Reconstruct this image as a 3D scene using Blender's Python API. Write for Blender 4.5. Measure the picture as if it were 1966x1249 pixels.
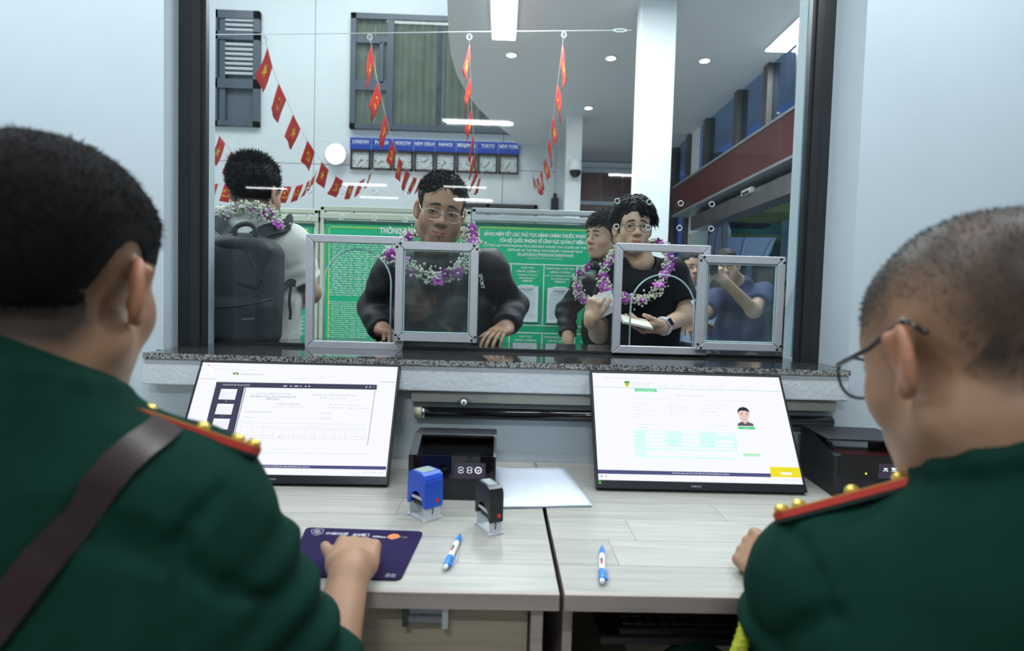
import bpy, bmesh, math, random
import numpy as np
from mathutils import Vector, Matrix
from mathutils.geometry import tessellate_polygon

for _o in list(bpy.data.objects):
    bpy.data.objects.remove(_o)
S = bpy.context.scene
COL = S.collection
PI = math.pi
R = math.radians
random.seed(7)
RNG = np.random.default_rng(7)

# ------------------------------------------------------------------ camera
F_PX, PITCH, ROLL, YAW = 1061.7, .0426, .0278, -.0207
CAM = np.array([0.0, 0.0, 1.223])
_fw = np.array([-math.sin(YAW)*math.cos(PITCH), math.cos(YAW)*math.cos(PITCH), -math.sin(PITCH)])
_rt = np.array([math.cos(YAW), math.sin(YAW), 0.0])
_up = np.cross(_rt, _fw)
_r2 = _rt*math.cos(ROLL)+_up*math.sin(ROLL)
_u2 = _up*math.cos(ROLL)-_rt*math.sin(ROLL)
cam_d = bpy.data.cameras.new('camera')
cam = bpy.data.objects.new('camera', cam_d)
COL.objects.link(cam)
_m = Matrix.Identity(4)
for _i in range(3):
    _m[_i][0], _m[_i][1], _m[_i][2], _m[_i][3] = _r2[_i], _u2[_i], -_fw[_i], CAM[_i]
cam.matrix_world = _m
cam_d.sensor_width = 36
cam_d.lens = F_PX/1966*36
cam_d.clip_start = .02
cam_d.dof.use_dof = True
cam_d.dof.focus_distance = 2.0
cam_d.dof.aperture_fstop = 3.2
S.camera = cam

def W(px, py, Y):
    """the point of the place at depth Y that the photograph shows at (px, py)"""
    d = _fw+_r2*(px-983)/F_PX-_u2*(py-624.5)/F_PX
    p = CAM+d*(Y/d[1])
    return Vector(p)
def WZ(px, py, Z):
    d = _fw+_r2*(px-983)/F_PX-_u2*(py-624.5)/F_PX
    return Vector(CAM+d*((Z-CAM[2])/d[2]))
def WX(px, py, X):
    d = _fw+_r2*(px-983)/F_PX-_u2*(py-624.5)/F_PX
    return Vector(CAM+d*(X/d[0]))

# ------------------------------------------------------------------ world, view
wd = bpy.data.worlds.new('dusk')
S.world = wd
wd.use_nodes = True
wd.node_tree.nodes['Background'].inputs[0].default_value = (.035, .10, .26, 1)
wd.node_tree.nodes['Background'].inputs[1].default_value = 1.0
S.view_settings.view_transform = 'Standard'
S.view_settings.look = 'None'
S.view_settings.gamma = 1
S.view_settings.use_curve_mapping = False
S.view_settings.exposure = 0.15
S.cycles.use_denoising = True
S.cycles.max_bounces = 8
S.cycles.transparent_max_bounces = 24
S.cycles.caustics_reflective = False
S.cycles.caustics_refractive = False
S.cycles.sample_clamp_indirect = 4

def area_light(name, loc, size, power, color, rot=(0, 0, 0)):
    d = bpy.data.lights.new(name, 'AREA')
    d.shape = 'RECTANGLE'; d.size, d.size_y = size
    d.energy = power; d.color = color
    o = bpy.data.objects.new(name, d); COL.objects.link(o)
    o.location = loc; o.rotation_euler = rot
    return o
LAMP_W = (.90, .96, 1.0)
# lamps of the office ceiling: a row above the desks, weaker ones towards the back of the room
for _x in (-1.9, -.35, 1.25):
    area_light('office_lamp_light', (_x, .92, 2.86), (1.2, .2), 20, LAMP_W)
for _x, _y, _e in ((-.24, -1.37, 32), (-2.0, -4.3, 14), (-.5, -5.2, 14), (1.6, -3.2, 14)):
    area_light('office_lamp_light', (_x, _y, 2.84), (.6, .06), _e, LAMP_W)
# lamps of the public hall: two ceiling panels, two unseen lamps added to light faces; unseen high lamps over the void
for _x, _y in ((.03, 4.4), (2.58, 4.6), (-2.6, 2.7), (1.0, 3.1)):
    area_light('hall_panel_and_fill_light', (_x, _y, 3.62), (.2, 1.2), 55, LAMP_W)
for _x, _y in ((-4.2, 6.0), (-1.6, 6.6)):
    area_light('hall_high_light', (_x, _y, 6.9), (1.8, 1.8), 95, LAMP_W)
area_light('outside_canopy_light', (5.2, 6.5, 2.70), (2, 2), 24, (.55, 1.0, .62))

# ------------------------------------------------------------------ materials
MATS = {}
def mat(name, col, rough=.5, metal=0.0, spec=.5, var=0.0, vscale=20.0, bump=0.0, bscale=60.0, emit=None, estr=0.0, coat=0.0, sss=0.0, stretch=None, attr=None):
    if name in MATS:
        return MATS[name]
    m = bpy.data.materials.new(name); m.use_nodes = True
    nt = m.node_tree; n = nt.nodes; L = nt.links
    b = n['Principled BSDF']
    b.inputs['Base Color'].default_value = (*col, 1)
    b.inputs['Roughness'].default_value = rough
    b.inputs['Metallic'].default_value = metal
    b.inputs['Specular IOR Level'].default_value = spec
    if coat: b.inputs['Coat Weight'].default_value = coat
    if emit:
        b.inputs['Emission Color'].default_value = (*emit, 1)
        b.inputs['Emission Strength'].default_value = estr
    if sss:
        b.inputs['Subsurface Weight'].default_value = sss
        b.inputs['Subsurface Radius'].default_value = (.012, .005, .003)
        b.inputs['Subsurface Scale'].default_value = .6
    if var or bump:
        tc = n.new('ShaderNodeTexCoord')
        mp = n.new('ShaderNodeMapping')
        L.new(tc.outputs['Object'], mp.inputs[0])
        if stretch: mp.inputs['Scale'].default_value = stretch
    src = None
    if attr:
        a = n.new('ShaderNodeAttribute'); a.attribute_name = attr
        src = a.outputs['Color']
    if var:
        t = n.new('ShaderNodeTexNoise'); t.inputs['Scale'].default_value = vscale; t.inputs['Detail'].default_value = 4
        L.new(mp.outputs[0], t.inputs['Vector'])
        mr = n.new('ShaderNodeMapRange')
        mr.inputs['From Min'].default_value = .3; mr.inputs['From Max'].default_value = .7
        mr.inputs['To Min'].default_value = 1-var; mr.inputs['To Max'].default_value = 1+var
        L.new(t.outputs['Fac'], mr.inputs['Value'])
        mx = n.new('ShaderNodeMix'); mx.data_type = 'RGBA'; mx.blend_type = 'MULTIPLY'; mx.inputs[0].default_value = 1
        if src: L.new(src, mx.inputs[6])
        else: mx.inputs[6].default_value = (*col, 1)
        L.new(mr.outputs[0], mx.inputs[7])
        src = mx.outputs[2]
    if src: L.new(src, b.inputs['Base Color'])
    if bump:
        t2 = n.new('ShaderNodeTexNoise'); t2.inputs['Scale'].default_value = bscale; t2.inputs['Detail'].default_value = 5
        L.new(mp.outputs[0], t2.inputs['Vector'])
        bp = n.new('ShaderNodeBump'); bp.inputs['Strength'].default_value = bump; bp.inputs['Distance'].default_value = .004
        L.new(t2.outputs['Fac'], bp.inputs['Height']); L.new(bp.outputs[0], b.inputs['Normal'])
    MATS[name] = m
    return m

def glow(name, col, strength):
    if name in MATS: return MATS[name]
    m = bpy.data.materials.new(name); m.use_nodes = True
    nt = m.node_tree; nt.nodes.clear()
    e = nt.nodes.new('ShaderNodeEmission'); e.inputs[0].default_value = (*col, 1); e.inputs[1].default_value = strength
    o = nt.nodes.new('ShaderNodeOutputMaterial'); nt.links.new(e.outputs[0], o.inputs[0])
    MATS[name] = m
    return m

def glass(name, tint=(.93, .97, .96), dirt=.03, base=.045, dscale=6.0):
    if name in MATS: return MATS[name]
    m = bpy.data.materials.new(name); m.use_nodes = True
    nt = m.node_tree; n = nt.nodes; n.clear(); L = nt.links
    tr = n.new('ShaderNodeBsdfTransparent'); tr.inputs[0].default_value = (*tint, 1)
    gl = n.new('ShaderNodeBsdfGlossy'); gl.inputs['Roughness'].default_value = .02
    df = n.new('ShaderNodeBsdfDiffuse'); df.inputs[0].default_value = (.85, .9, .93, 1)
    lw = n.new('ShaderNodeLayerWeight'); lw.inputs[0].default_value = .5
    pw = n.new('ShaderNodeMath'); pw.operation = 'POWER'; pw.inputs[1].default_value = 5
    L.new(lw.outputs['Facing'], pw.inputs[0])
    ma = n.new('ShaderNodeMath'); ma.operation = 'MULTIPLY_ADD'; ma.inputs[1].default_value = .9; ma.inputs[2].default_value = base
    L.new(pw.outputs[0], ma.inputs[0])
    tc = n.new('ShaderNodeTexCoord'); nz = n.new('ShaderNodeTexNoise'); nz.inputs['Scale'].default_value = dscale; nz.inputs['Detail'].default_value = 6
    L.new(tc.outputs['Object'], nz.inputs['Vector'])
    mr = n.new('ShaderNodeMapRange'); mr.inputs['From Min'].default_value = .45; mr.inputs['From Max'].default_value = .75
    mr.inputs['To Min'].default_value = dirt*.4; mr.inputs['To Max'].default_value = dirt*2.2
    L.new(nz.outputs['Fac'], mr.inputs['Value'])
    m1 = n.new('ShaderNodeMixShader'); L.new(mr.outputs[0], m1.inputs[0]); L.new(tr.outputs[0], m1.inputs[1]); L.new(df.outputs[0], m1.inputs[2])
    m2 = n.new('ShaderNodeMixShader'); L.new(ma.outputs[0], m2.inputs[0]); L.new(m1.outputs[0], m2.inputs[1]); L.new(gl.outputs[0], m2.inputs[2])
    o = n.new('ShaderNodeOutputMaterial'); L.new(m2.outputs[0], o.inputs[0])
    MATS[name] = m
    return m

def granite(name, dark, light, rough, scale=260, coat=0.0):
    if name in MATS: return MATS[name]
    m = mat(name, dark, rough=rough, coat=coat)
    nt = m.node_tree; n = nt.nodes; L = nt.links; b = n['Principled BSDF']
    tc = n.new('ShaderNodeTexCoord')
    v = n.new('ShaderNodeTexVoronoi'); v.inputs['Scale'].default_value = scale
    L.new(tc.outputs['Object'], v.inputs['Vector'])
    cr = n.new('ShaderNodeValToRGB')
    cr.color_ramp.elements[0].color = (*dark, 1); cr.color_ramp.elements[1].color = (*light, 1)
    cr.color_ramp.elements[0].position = .25; cr.color_ramp.elements[1].position = .7
    sep = n.new('ShaderNodeSeparateColor')
    L.new(v.outputs['Color'], sep.inputs[0]); L.new(sep.outputs[0], cr.inputs[0]); L.new(cr.outputs[0], b.inputs['Base Color'])
    return m

def wood(name, c1, c2, rough=.35, axis=(1.2, 22, 22)):
    if name in MATS: return MATS[name]
    m = mat(name, c1, rough=rough)
    nt = m.node_tree; n = nt.nodes; L = nt.links; b = n['Principled BSDF']
    tc = n.new('ShaderNodeTexCoord'); mp = n.new('ShaderNodeMapping'); mp.inputs['Scale'].default_value = axis
    oi = n.new('ShaderNodeObjectInfo')
    ad = n.new('ShaderNodeVectorMath'); ad.operation = 'ADD'
    L.new(tc.outputs['Object'], ad.inputs[0]); 
    cmb = n.new('ShaderNodeCombineXYZ'); ml = n.new('ShaderNodeMath'); ml.operation = 'MULTIPLY'; ml.inputs[1].default_value = 9
    L.new(oi.outputs['Random'], ml.inputs[0]); L.new(ml.outputs[0], cmb.inputs[0]); L.new(ml.outputs[0], cmb.inputs[1])
    L.new(cmb.outputs[0], ad.inputs[1]); L.new(ad.outputs[0], mp.inputs[0])
    nz = n.new('ShaderNodeTexNoise'); nz.inputs['Scale'].default_value = 3.2; nz.inputs['Detail'].default_value = 7; nz.inputs['Distortion'].default_value = .8
    L.new(mp.outputs[0], nz.inputs['Vector'])
    cr = n.new('ShaderNodeValToRGB')
    e = cr.color_ramp.elements
    e[0].position = .3; e[0].color = (*c2, 1); e[1].position = .52; e[1].color = (*c1, 1)
    x = cr.color_ramp.elements.new(.8); x.color = tuple(min(1, c*1.12) for c in c1)+(1,)
    L.new(nz.outputs['Fac'], cr.inputs[0])
    hv = n.new('ShaderNodeMapRange'); hv.inputs['To Min'].default_value = .93; hv.inputs['To Max'].default_value = 1.05
    L.new(oi.outputs['Random'], hv.inputs['Value'])
    mx = n.new('ShaderNodeMix'); mx.data_type = 'RGBA'; mx.blend_type = 'MULTIPLY'; mx.inputs[0].default_value = 1
    L.new(cr.outputs[0], mx.inputs[6]); L.new(hv.outputs[0], mx.inputs[7]); L.new(mx.outputs[2], b.inputs['Base Color'])
    return m

# ------------------------------------------------------------------ object helpers
def tag(o, label=None, cat=None, group=None, kind=None):
    if label: o['label'] = label
    if cat: o['category'] = cat
    if group: o['group'] = group
    if kind: o['kind'] = kind
    return o
def empty(name, loc=(0, 0, 0), rz=0.0, label=None, cat=None, group=None, kind=None):
    o = bpy.data.objects.new(name, None); COL.objects.link(o)
    o.empty_display_size = .05
    o.location = loc; o.rotation_euler = (0, 0, rz)
    return tag(o, label, cat, group, kind)
def link(name, me, parent=None, loc=None, rot=None, mtx=None):
    o = bpy.data.objects.new(name, me); COL.objects.link(o)
    if parent: o.parent = parent
    if loc is not None: o.location = loc
    if rot is not None: o.rotation_euler = rot
    if mtx is not None: o.matrix_local = mtx
    return o
class MB:
    """collects shapes for ONE mesh"""
    def __init__(s): s.v = []; s.f = []; s.mi = []; s.cur = 0
    def add(s, vs, fs, M=None):
        b = len(s.v)
        s.v += [tuple(M @ Vector(v)) if M is not None else tuple(v) for v in vs]
        s.f += [tuple(i+b for i in f) for f in fs]
        s.mi += [s.cur]*len(fs)
        return s
    def box(s, lo, hi, M=None, bev=0.0):
        lo = Vector(lo); hi = Vector(hi)
        if not bev:
            vs = [(x, y, z) for x in (lo.x, hi.x) for y in (lo.y, hi.y) for z in (lo.z, hi.z)]
            fs = [(0, 1, 3, 2), (4, 6, 7, 5), (0, 4, 5, 1), (2, 3, 7, 6), (0, 2, 6, 4), (1, 5, 7, 3)]
            return s.add(vs, fs, M)
        bm = bmesh.new(); bmesh.ops.create_cube(bm, size=1)
        for v in bm.verts:
            v.co = Vector([(lo[i]+hi[i])/2+v.co[i]*(hi[i]-lo[i]) for i in range(3)])
        bmesh.ops.bevel(bm, geom=bm.edges[:], offset=bev, segments=2, affect='EDGES', profile=.5)
        bm.verts.index_update()
        vs = [v.co.copy() for v in bm.verts]; fs = [[v.index for v in f.verts] for f in bm.faces]
        bm.free()
        return s.add(vs, fs, M)
    def prism(s, poly, a, b, axis='z', M=None):
        """poly in the other two axes (in order), extruded from a to b along axis"""
        n = len(poly)
        def P(p, h):
            return {'z': (p[0], p[1], h), 'y': (p[0], h, p[1]), 'x': (h, p[0], p[1])}[axis]
        vs = [P(p, a) for p in poly]+[P(p, b) for p in poly]
        tris = tessellate_polygon([[Vector((p[0], p[1], 0)) for p in poly]])
        fs = [tuple(t) for t in tris]+[tuple(i+n for i in reversed(t)) for t in tris]
        fs += [(i, (i+1) % n, (i+1) % n+n, i+n) for i in range(n)]
        return s.add(vs, fs, M)
    def tube(s, pts, r, n=8, caps=True, closed=False, M=None):
        pts = [Vector(p) for p in pts]; N = len(pts)
        rs = r if isinstance(r, (list, tuple)) else [r]*N
        vs = []; fs = []
        prev = None
        for i, p in enumerate(pts):
            if closed: t = pts[(i+1) % N]-pts[i-1]
            else: t = pts[min(i+1, N-1)]-pts[max(i-1, 0)]
            t.normalize()
            if prev is None:
                u = t.cross(Vector((0, 0, 1)))
                if u.length < .05: u = t.cross(Vector((1, 0, 0)))
            else:
                u = prev-t*prev.dot(t)
            u.normalize(); prev = u; w = t.cross(u)
            for k in range(n):
                a = 2*PI*k/n
                vs.append(p+(u*math.cos(a)+w*math.sin(a))*rs[i])
        seg = N if closed else N-1
        for i in range(seg):
            for k in range(n):
                a = i*n+k; b = i*n+(k+1) % n; c = ((i+1) % N)*n+(k+1) % n; d = ((i+1) % N)*n+k
                fs.append((a, b, c, d))
        if caps and not closed:
            fs.append(tuple(reversed(range(n)))); fs.append(tuple(range((N-1)*n, N*n)))
        return s.add(vs, fs, M)
    def lathe(s, prof, n=20, M=None, caps=True):
        """prof: (radius, z) from bottom to top"""
        vs = []; fs = []
        for r, z in prof:
            for k in range(n):
                a = 2*PI*k/n; vs.append((r*math.cos(a), r*math.sin(a), z))
        for i in range(len(prof)-1):
            for k in range(n):
                fs.append((i*n+k, i*n+(k+1) % n, (i+1)*n+(k+1) % n, (i+1)*n+k))
        if caps and prof[0][0] > 1e-6: fs.append(tuple(reversed(range(n))))
        if caps and prof[-1][0] > 1e-6: fs.append(tuple(range((len(prof)-1)*n, len(prof)*n)))
        return s.add(vs, fs, M)
    def ball(s, c, r, nu=8, nv=6, M=None):
        r = r if isinstance(r, (tuple, list)) else (r, r, r)
        T = Matrix.Translation(c) @ Matrix.Diagonal((*r, 1))
        if M is not None: T = M @ T
        return s.lathe([(max(math.sin(PI*i/nv), 1e-7), -math.cos(PI*i/nv)) for i in range(nv+1)], nu, T)
    def me(s, name, mats, smooth=False):
        me = bpy.data.meshes.new(name)
        me.from_pydata(s.v, [], s.f); 
        mats = mats if isinstance(mats, (list, tuple)) else [mats]
        for m in mats: me.materials.append(m)
        if len(mats) > 1: me.polygons.foreach_set('material_index', s.mi)
        if smooth: me.polygons.foreach_set('use_smooth', [True]*len(s.f))
        bm = bmesh.new(); bm.from_mesh(me); bmesh.ops.recalc_face_normals(bm, faces=bm.faces[:]); bm.to_mesh(me); bm.free()
        me.update()
        return me
    def build(s, name, mats, parent=None, smooth=False, loc=None, rot=None, mtx=None):
        o = link(name, s.me(name, mats, smooth), parent, loc, rot, mtx)
        if smooth == 'auto':
            try: o.data.set_sharp_from_angle(angle=R(35))
            except Exception: pass
        return o
def set_smooth(o, ang=35):
    o.data.polygons.foreach_set('use_smooth', [True]*len(o.data.polygons))
    o.data.set_sharp_from_angle(angle=R(ang))
    return o

_tc = {}
def text_me(txt, size, m, bold=0.0, align='CENTER', shear=0.0, width=None, sx=1.0):
    """lettering as a flat mesh in its XZ plane, facing -Y, on the base line"""
    key = (txt, size, m.name, bold, align, sx)
    if key in _tc: return _tc[key]
    cu = bpy.data.curves.new('lettering', 'FONT')
    cu.body = txt; cu.size = size; cu.align_x = align; cu.offset = bold*size; cu.resolution_u = 2
    cu.shear = shear; cu.space_line = 1.0
    o = bpy.data.objects.new('lettering', cu)
    me = bpy.data.meshes.new_from_object(o)
    bpy.data.objects.remove(o); bpy.data.curves.remove(cu)
    me.transform(Matrix.Rotation(PI/2, 4, 'X') @ Matrix.Diagonal((sx, 1, 1, 1)))
    me.materials.clear(); me.materials.append(m)
    me.name = 'lettering'
    _tc[key] = me
    return me
def join_texts(items, m):
    """items: (txt, size, (x, z), align, bold, sx) -> one flat mesh in XZ"""
    vs = []; fs = []
    for txt, size, (x, z), align, bold, sx in items:
        me = text_me(txt, size, m, bold, align, 0, None, sx)
        b = len(vs)
        vs += [(v.co.x+x, v.co.y, v.co.z+z) for v in me.vertices]
        fs += [tuple(i+b for i in p.vertices) for p in me.polygons]
    me = bpy.data.meshes.new('lettering'); me.from_pydata(vs, [], fs); me.materials.append(m); me.update()
    return me

# ------------------------------------------------------------------ distance fields for bodies and clothes
def _n(fn, lo, hi): return (fn, np.array(lo, float), np.array(hi, float))
def v3(p): return np.array([p[0], p[1], p[2]], np.float32)
def cap(a, b, ra, rb=None, flat=False):
    a = v3(a); b = v3(b); rb = ra if rb is None else rb
    ab = b-a; L2 = float(ab @ ab)+1e-12; un = ab/math.sqrt(L2)
    def fn(P):
        q = P-a; t = np.clip(q @ ab/L2, 0, 1)
        d = np.linalg.norm(q-t[:, None]*ab, axis=1)-(ra+(rb-ra)*t)
        if flat: d = np.maximum(d, (P-b) @ un)
        return d
    r = max(ra, rb)
    return _n(fn, np.minimum(a, b)-r, np.maximum(a, b)+r)
def ell(c, r, M=None):
    c = v3(c); r = v3(r)
    Mr = None if M is None else np.array([[M[i][j] for j in range(3)] for i in range(3)], np.float32)
    def fn(P):
        q = P-c
        if Mr is not None: q = q @ Mr
        k0 = np.linalg.norm(q/r, axis=1); k1 = np.linalg.norm(q/(r*r), axis=1)+1e-9
        return k0*(k0-1)/k1
    m = float(max(r)) if M is not None else r
    return _n(fn, c-m, c+m)
def rbox(c, h, r=.01, M=None):
    c = v3(c); h = v3(h)-r
    Mr = None if M is None else np.array([[M[i][j] for j in range(3)] for i in range(3)], np.float32)
    def fn(P):
        q = P-c
        if Mr is not None: q = q @ Mr
        q = np.abs(q)-h
        return np.linalg.norm(np.maximum(q, 0), axis=1)+np.minimum(q.max(axis=1), 0)-r
    m = float(np.linalg.norm(h)+r) if M is not None else h+r
    return _n(fn, c-m, c+m)
MARG = .09
def U(k, *ns):
    ns = [x for x in ns if x is not None]
    lo = np.min([x[1] for x in ns], axis=0); hi = np.max([x[2] for x in ns], axis=0)
    def fn(P):
        out = np.full(len(P), 1.0, np.float32)
        for f, l, h in ns:
            m = np.all((P > l-MARG) & (P < h+MARG), axis=1)
            if not m.any(): continue
            d = f(P[m]).astype(np.float32); o = out[m]
            if k > 0:
                hh = np.clip(.5+.5*(o-d)/k, 0, 1)
                out[m] = o*(1-hh)+d*hh-k*hh*(1-hh)
            else:
                out[m] = np.minimum(o, d)
        return out
    return _n(fn, lo-k, hi+k)
def D(k, a, b):
    """a without b"""
    def fn(P):
        o = a[0](P).astype(np.float32)
        m = np.all((P > b[1]-MARG) & (P < b[2]+MARG), axis=1)
        if m.any():
            d = -b[0](P[m]); x = o[m]
            if k > 0:
                hh = np.clip(.5-.5*(x-d)/k, 0, 1)
                o[m] = x*(1-hh)+d*hh+k*hh*(1-hh)
            else: o[m] = np.maximum(x, d)
        return o
    return _n(fn, a[1], a[2])
def above(a, p, nrm, k=0.0):
    """keep the part of a on the side of the plane that nrm points to"""
    p = v3(p); nn = v3(nrm); nn = nn/np.linalg.norm(nn)
    def fn(P):
        return np.maximum(a[0](P), -((P-p) @ nn))
    return _n(fn, a[1], a[2])
def warp(a, g, pad=.02):
    """add a displacement g(P) to a field"""
    return _n(lambda P: a[0](P)+g(P), a[1]-pad, a[2]+pad)
def xf(a, M):
    """field a, given in local metres, placed by the 4x4 matrix M (rotation, translation, uniform scale)"""
    s = M.to_scale()[0]; Mi = np.array(M.inverted(), np.float32)
    def fn(P): return a[0](P @ Mi[:3, :3].T+Mi[:3, 3])*s
    cs = [M @ Vector((x, y, z)) for x in (a[1][0], a[2][0]) for y in (a[1][1], a[2][1]) for z in (a[1][2], a[2][2])]
    lo = np.min([list(c) for c in cs], axis=0); hi = np.max([list(c) for c in cs], axis=0)
    return _n(fn, lo, hi)
_C8 = np.array([[i, j, k] for i in (0, 1) for j in (0, 1) for k in (0, 1)], np.int64)
def sdf_mesh(name, node, h, mats, parent=None, color=None, lo=None, hi=None):
    fn = node[0]
    lo = node[1]-2*h if lo is None else np.array(lo, float)
    hi = node[2]+2*h if hi is None else np.array(hi, float)
    lv = 8; H = h*lv
    n = np.ceil((hi-lo)/H).astype(int)+1
    cells = np.stack(np.meshgrid(*[np.arange(x) for x in n], indexing='ij'), -1).reshape(-1, 3).astype(np.int64)
    while True:
        ctr = (lo+(cells+.5)*H).astype(np.float32)
        d = fn(ctr)
        cells = cells[np.abs(d) < H*1.25+.002]
        if lv == 1: break
        lv //= 2; H = h*lv
        cells = (cells[:, None, :]*2+_C8[None]).reshape(-1, 3)
    M_ = 1 << 20
    key = lambda c: (c[..., 0]*M_+c[..., 1])*M_+c[..., 2]
    ck = key(cells[:, None, :]+_C8[None])
    uk, inv = np.unique(ck.ravel(), return_inverse=True)
    uc = np.stack([uk//(M_*M_), (uk//M_) % M_, uk % M_], -1)
    val = fn((lo+uc*h).astype(np.float32))
    cv = val[inv].reshape(-1, 8)
    sg = cv < 0
    act = sg.any(1) & ~sg.all(1)
    cells = cells[act]; cv = cv[act]
    pos = np.zeros((len(cells), 3)); cnt = np.zeros(len(cells))
    for a in range(8):
        for ax in (4, 2, 1):
            if a & ax: continue
            b = a | ax
            x = (cv[:, a] < 0) != (cv[:, b] < 0)
            t = cv[:, a]/(cv[:, a]-cv[:, b]+1e-20)
            p = _C8[a]+(t[:, None]*(_C8[b]-_C8[a]))
            pos[x] += p[x]; cnt[x] += 1
    vert = lo+(cells+pos/np.maximum(cnt, 1)[:, None])*h
    k = key(cells); order = np.argsort(k); ks = k[order]
    def find(c):
        q = key(c); i = np.searchsorted(ks, q); i = np.minimum(i, len(ks)-1)
        return np.where(ks[i] == q, order[i], -1)
    quads = []
    for ax, bit in ((0, 4), (1, 2), (2, 1)):
        s0 = cv[:, 0] < 0; s1 = cv[:, bit] < 0
        x = np.nonzero(s0 != s1)[0]
        o1 = np.zeros(3, np.int64); o2 = np.zeros(3, np.int64); o1[(ax+1) % 3] = 1; o2[(ax+2) % 3] = 1
        c = cells[x]
        ia = x; ib = find(c-o1); ic = find(c-o1-o2); id_ = find(c-o2)
        ok = (ib >= 0) & (ic >= 0) & (id_ >= 0)
        q = np.stack([ia, ib, ic, id_], -1)[ok]
        fl = s0[x][ok]
        q[~fl] = q[~fl][:, ::-1]
        quads.append(q)
    q = np.concatenate(quads)
    me = bpy.data.meshes.new(name)
    me.vertices.add(len(vert)); me.vertices.foreach_set('co', vert.astype(np.float32).ravel())
    me.loops.add(q.size); me.loops.foreach_set('vertex_index', q.ravel().astype(np.int32))
    me.polygons.add(len(q)); me.polygons.foreach_set('loop_start', np.arange(0, q.size, 4, dtype=np.int32))
    me.polygons.foreach_set('loop_total', np.full(len(q), 4, np.int32))
    me.polygons.foreach_set('use_smooth', np.ones(len(q), bool))
    me.update(); me.validate()
    for m in (mats if isinstance(mats, (list, tuple)) else [mats]): me.materials.append(m)
    if color is not None:
        c = color(vert)
        at = me.color_attributes.new('Col', 'FLOAT_COLOR', 'POINT')
        at.data.foreach_set('color', np.concatenate([c, np.ones((len(c), 1))], 1).astype(np.float32).ravel())
    return link(name, me, parent)
def frame(pos, fwd, up=(0, 0, 1), s=1.0):
    """local x = right hand side, y = forward, z = up"""
    f = Vector(fwd).normalized(); u = Vector(up); r = f.cross(u).normalized(); u = r.cross(f)
    M = Matrix.Identity(4)
    for i in range(3):
        M[i][0], M[i][1], M[i][2], M[i][3] = r[i]*s, f[i]*s, u[i]*s, pos[i]
    return M
def snoise(P, f, seed=0):
    """cheap smooth noise in -1..1"""
    r = np.random.default_rng(seed); out = 0
    for i in range(4):
        a = r.normal(size=(3,)); b = r.normal(size=(3,)); ph = r.uniform(0, 6.28, 2)
        a *= f/np.linalg.norm(a); b *= f*.8/np.linalg.norm(b)
        out = out+np.sin(P @ a+ph[0]+1.3*np.sin(P @ b+ph[1]))
    return out/4
# ================================================================== SETTING
M_WALL = mat('wall_paint', (.57, .67, .735), rough=.55, var=.03, vscale=3, bump=.05, bscale=140)
M_WHITE = mat('hall_paint', (.78, .82, .83), rough=.6, var=.02, vscale=2)
M_CEIL = mat('ceiling_paint', (.72, .74, .76), rough=.7, var=.02, vscale=2)
M_FLOOR = mat('floor_tile', (.46, .46, .44), rough=.25, var=.06, vscale=5)
M_BLACKF = mat('black_aluminium', (.022, .025, .028), rough=.38, spec=.4, var=.15, vscale=8)
M_ALU = mat('anodised_aluminium', (.52, .55, .60), rough=.42, metal=.35, var=.03, vscale=30)
M_GRAN_TOP = granite('polished_granite', (.012, .013, .014), (.06, .063, .066), .06)
M_GRAN_EDGE = granite('sawn_granite', (.035, .037, .04), (.42, .43, .43), .5, 330)
M_GLASS = glass('window_glass', (.955, .985, .98), dirt=.004, base=.040, dscale=3.5)
M_GLASS2 = glass('hatch_glass', (.90, .95, .945), dirt=.03, base=.042, dscale=9)
M_GLASSE = mat('glass_edge', (.42, .62, .62), rough=.15)

def struct(name, mb, m, label=None, smooth=False, parent=None):
    o = mb.build(name, m, parent, smooth)
    if parent is None: tag(o, label, None, None, 'structure')
    return o
struct('floor', MB().box((-6.6, -6.6, -.08), (4.7, 1.7, 0)).box((-6.6, 1.7, -.08), (9, 16, 0)), M_FLOOR, 'grey tiled floor of office and hall')
# office shell
struct('ceiling', MB().box((-4.6, -2.3, 2.9), (4.6, 1.8, 3.0)), M_CEIL, 'white ceiling of the office')
M_REAR = mat('rear_low_reflection', (.06, .065, .07), rough=.6)  # dark finish and separate rear ceiling added to weaken the window glass reflection
struct('ceiling_rear_added', MB().box((-4.6, -6.6, 2.88), (4.6, -2.3, 3.0)), M_REAR, 'unseen dark rear ceiling, added to darken the glass reflection')
struct('wall_left', MB().box((-4.6, -6.6, 0), (-4.5, 1.66, 2.9)), M_WALL, 'pale office wall beside the desks')
struct('wall_right', MB().box((4.5, -6.6, 0), (4.6, 1.66, 2.9)), M_WALL, 'pale office wall on the far side')
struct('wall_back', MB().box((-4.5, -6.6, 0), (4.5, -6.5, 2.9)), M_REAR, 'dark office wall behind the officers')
wf = MB()
wf.prism([(-6.5, 1.66), (-1.0, 1.66), (-1.027, 1.78), (-1.027, 1.855), (-1.0, 1.862), (-1.0, 1.95), (-6.5, 1.95)], 0, 7)
wf.prism([(1.063, 1.66), (1.041, 1.78), (1.041, 1.862), (1.012, 1.862), (1.008, 1.945), (4.6, 1.945), (4.6, 1.66)], 0, 7)
wf.box((-1.027, 1.625, 0), (1.045, 1.93, 1.03))
wf.box((-1.027, 1.66, 2.55), (1.05, 1.95, 7))
struct('wall_front', wf, M_WALL, 'pale painted wall around the service window')

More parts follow.
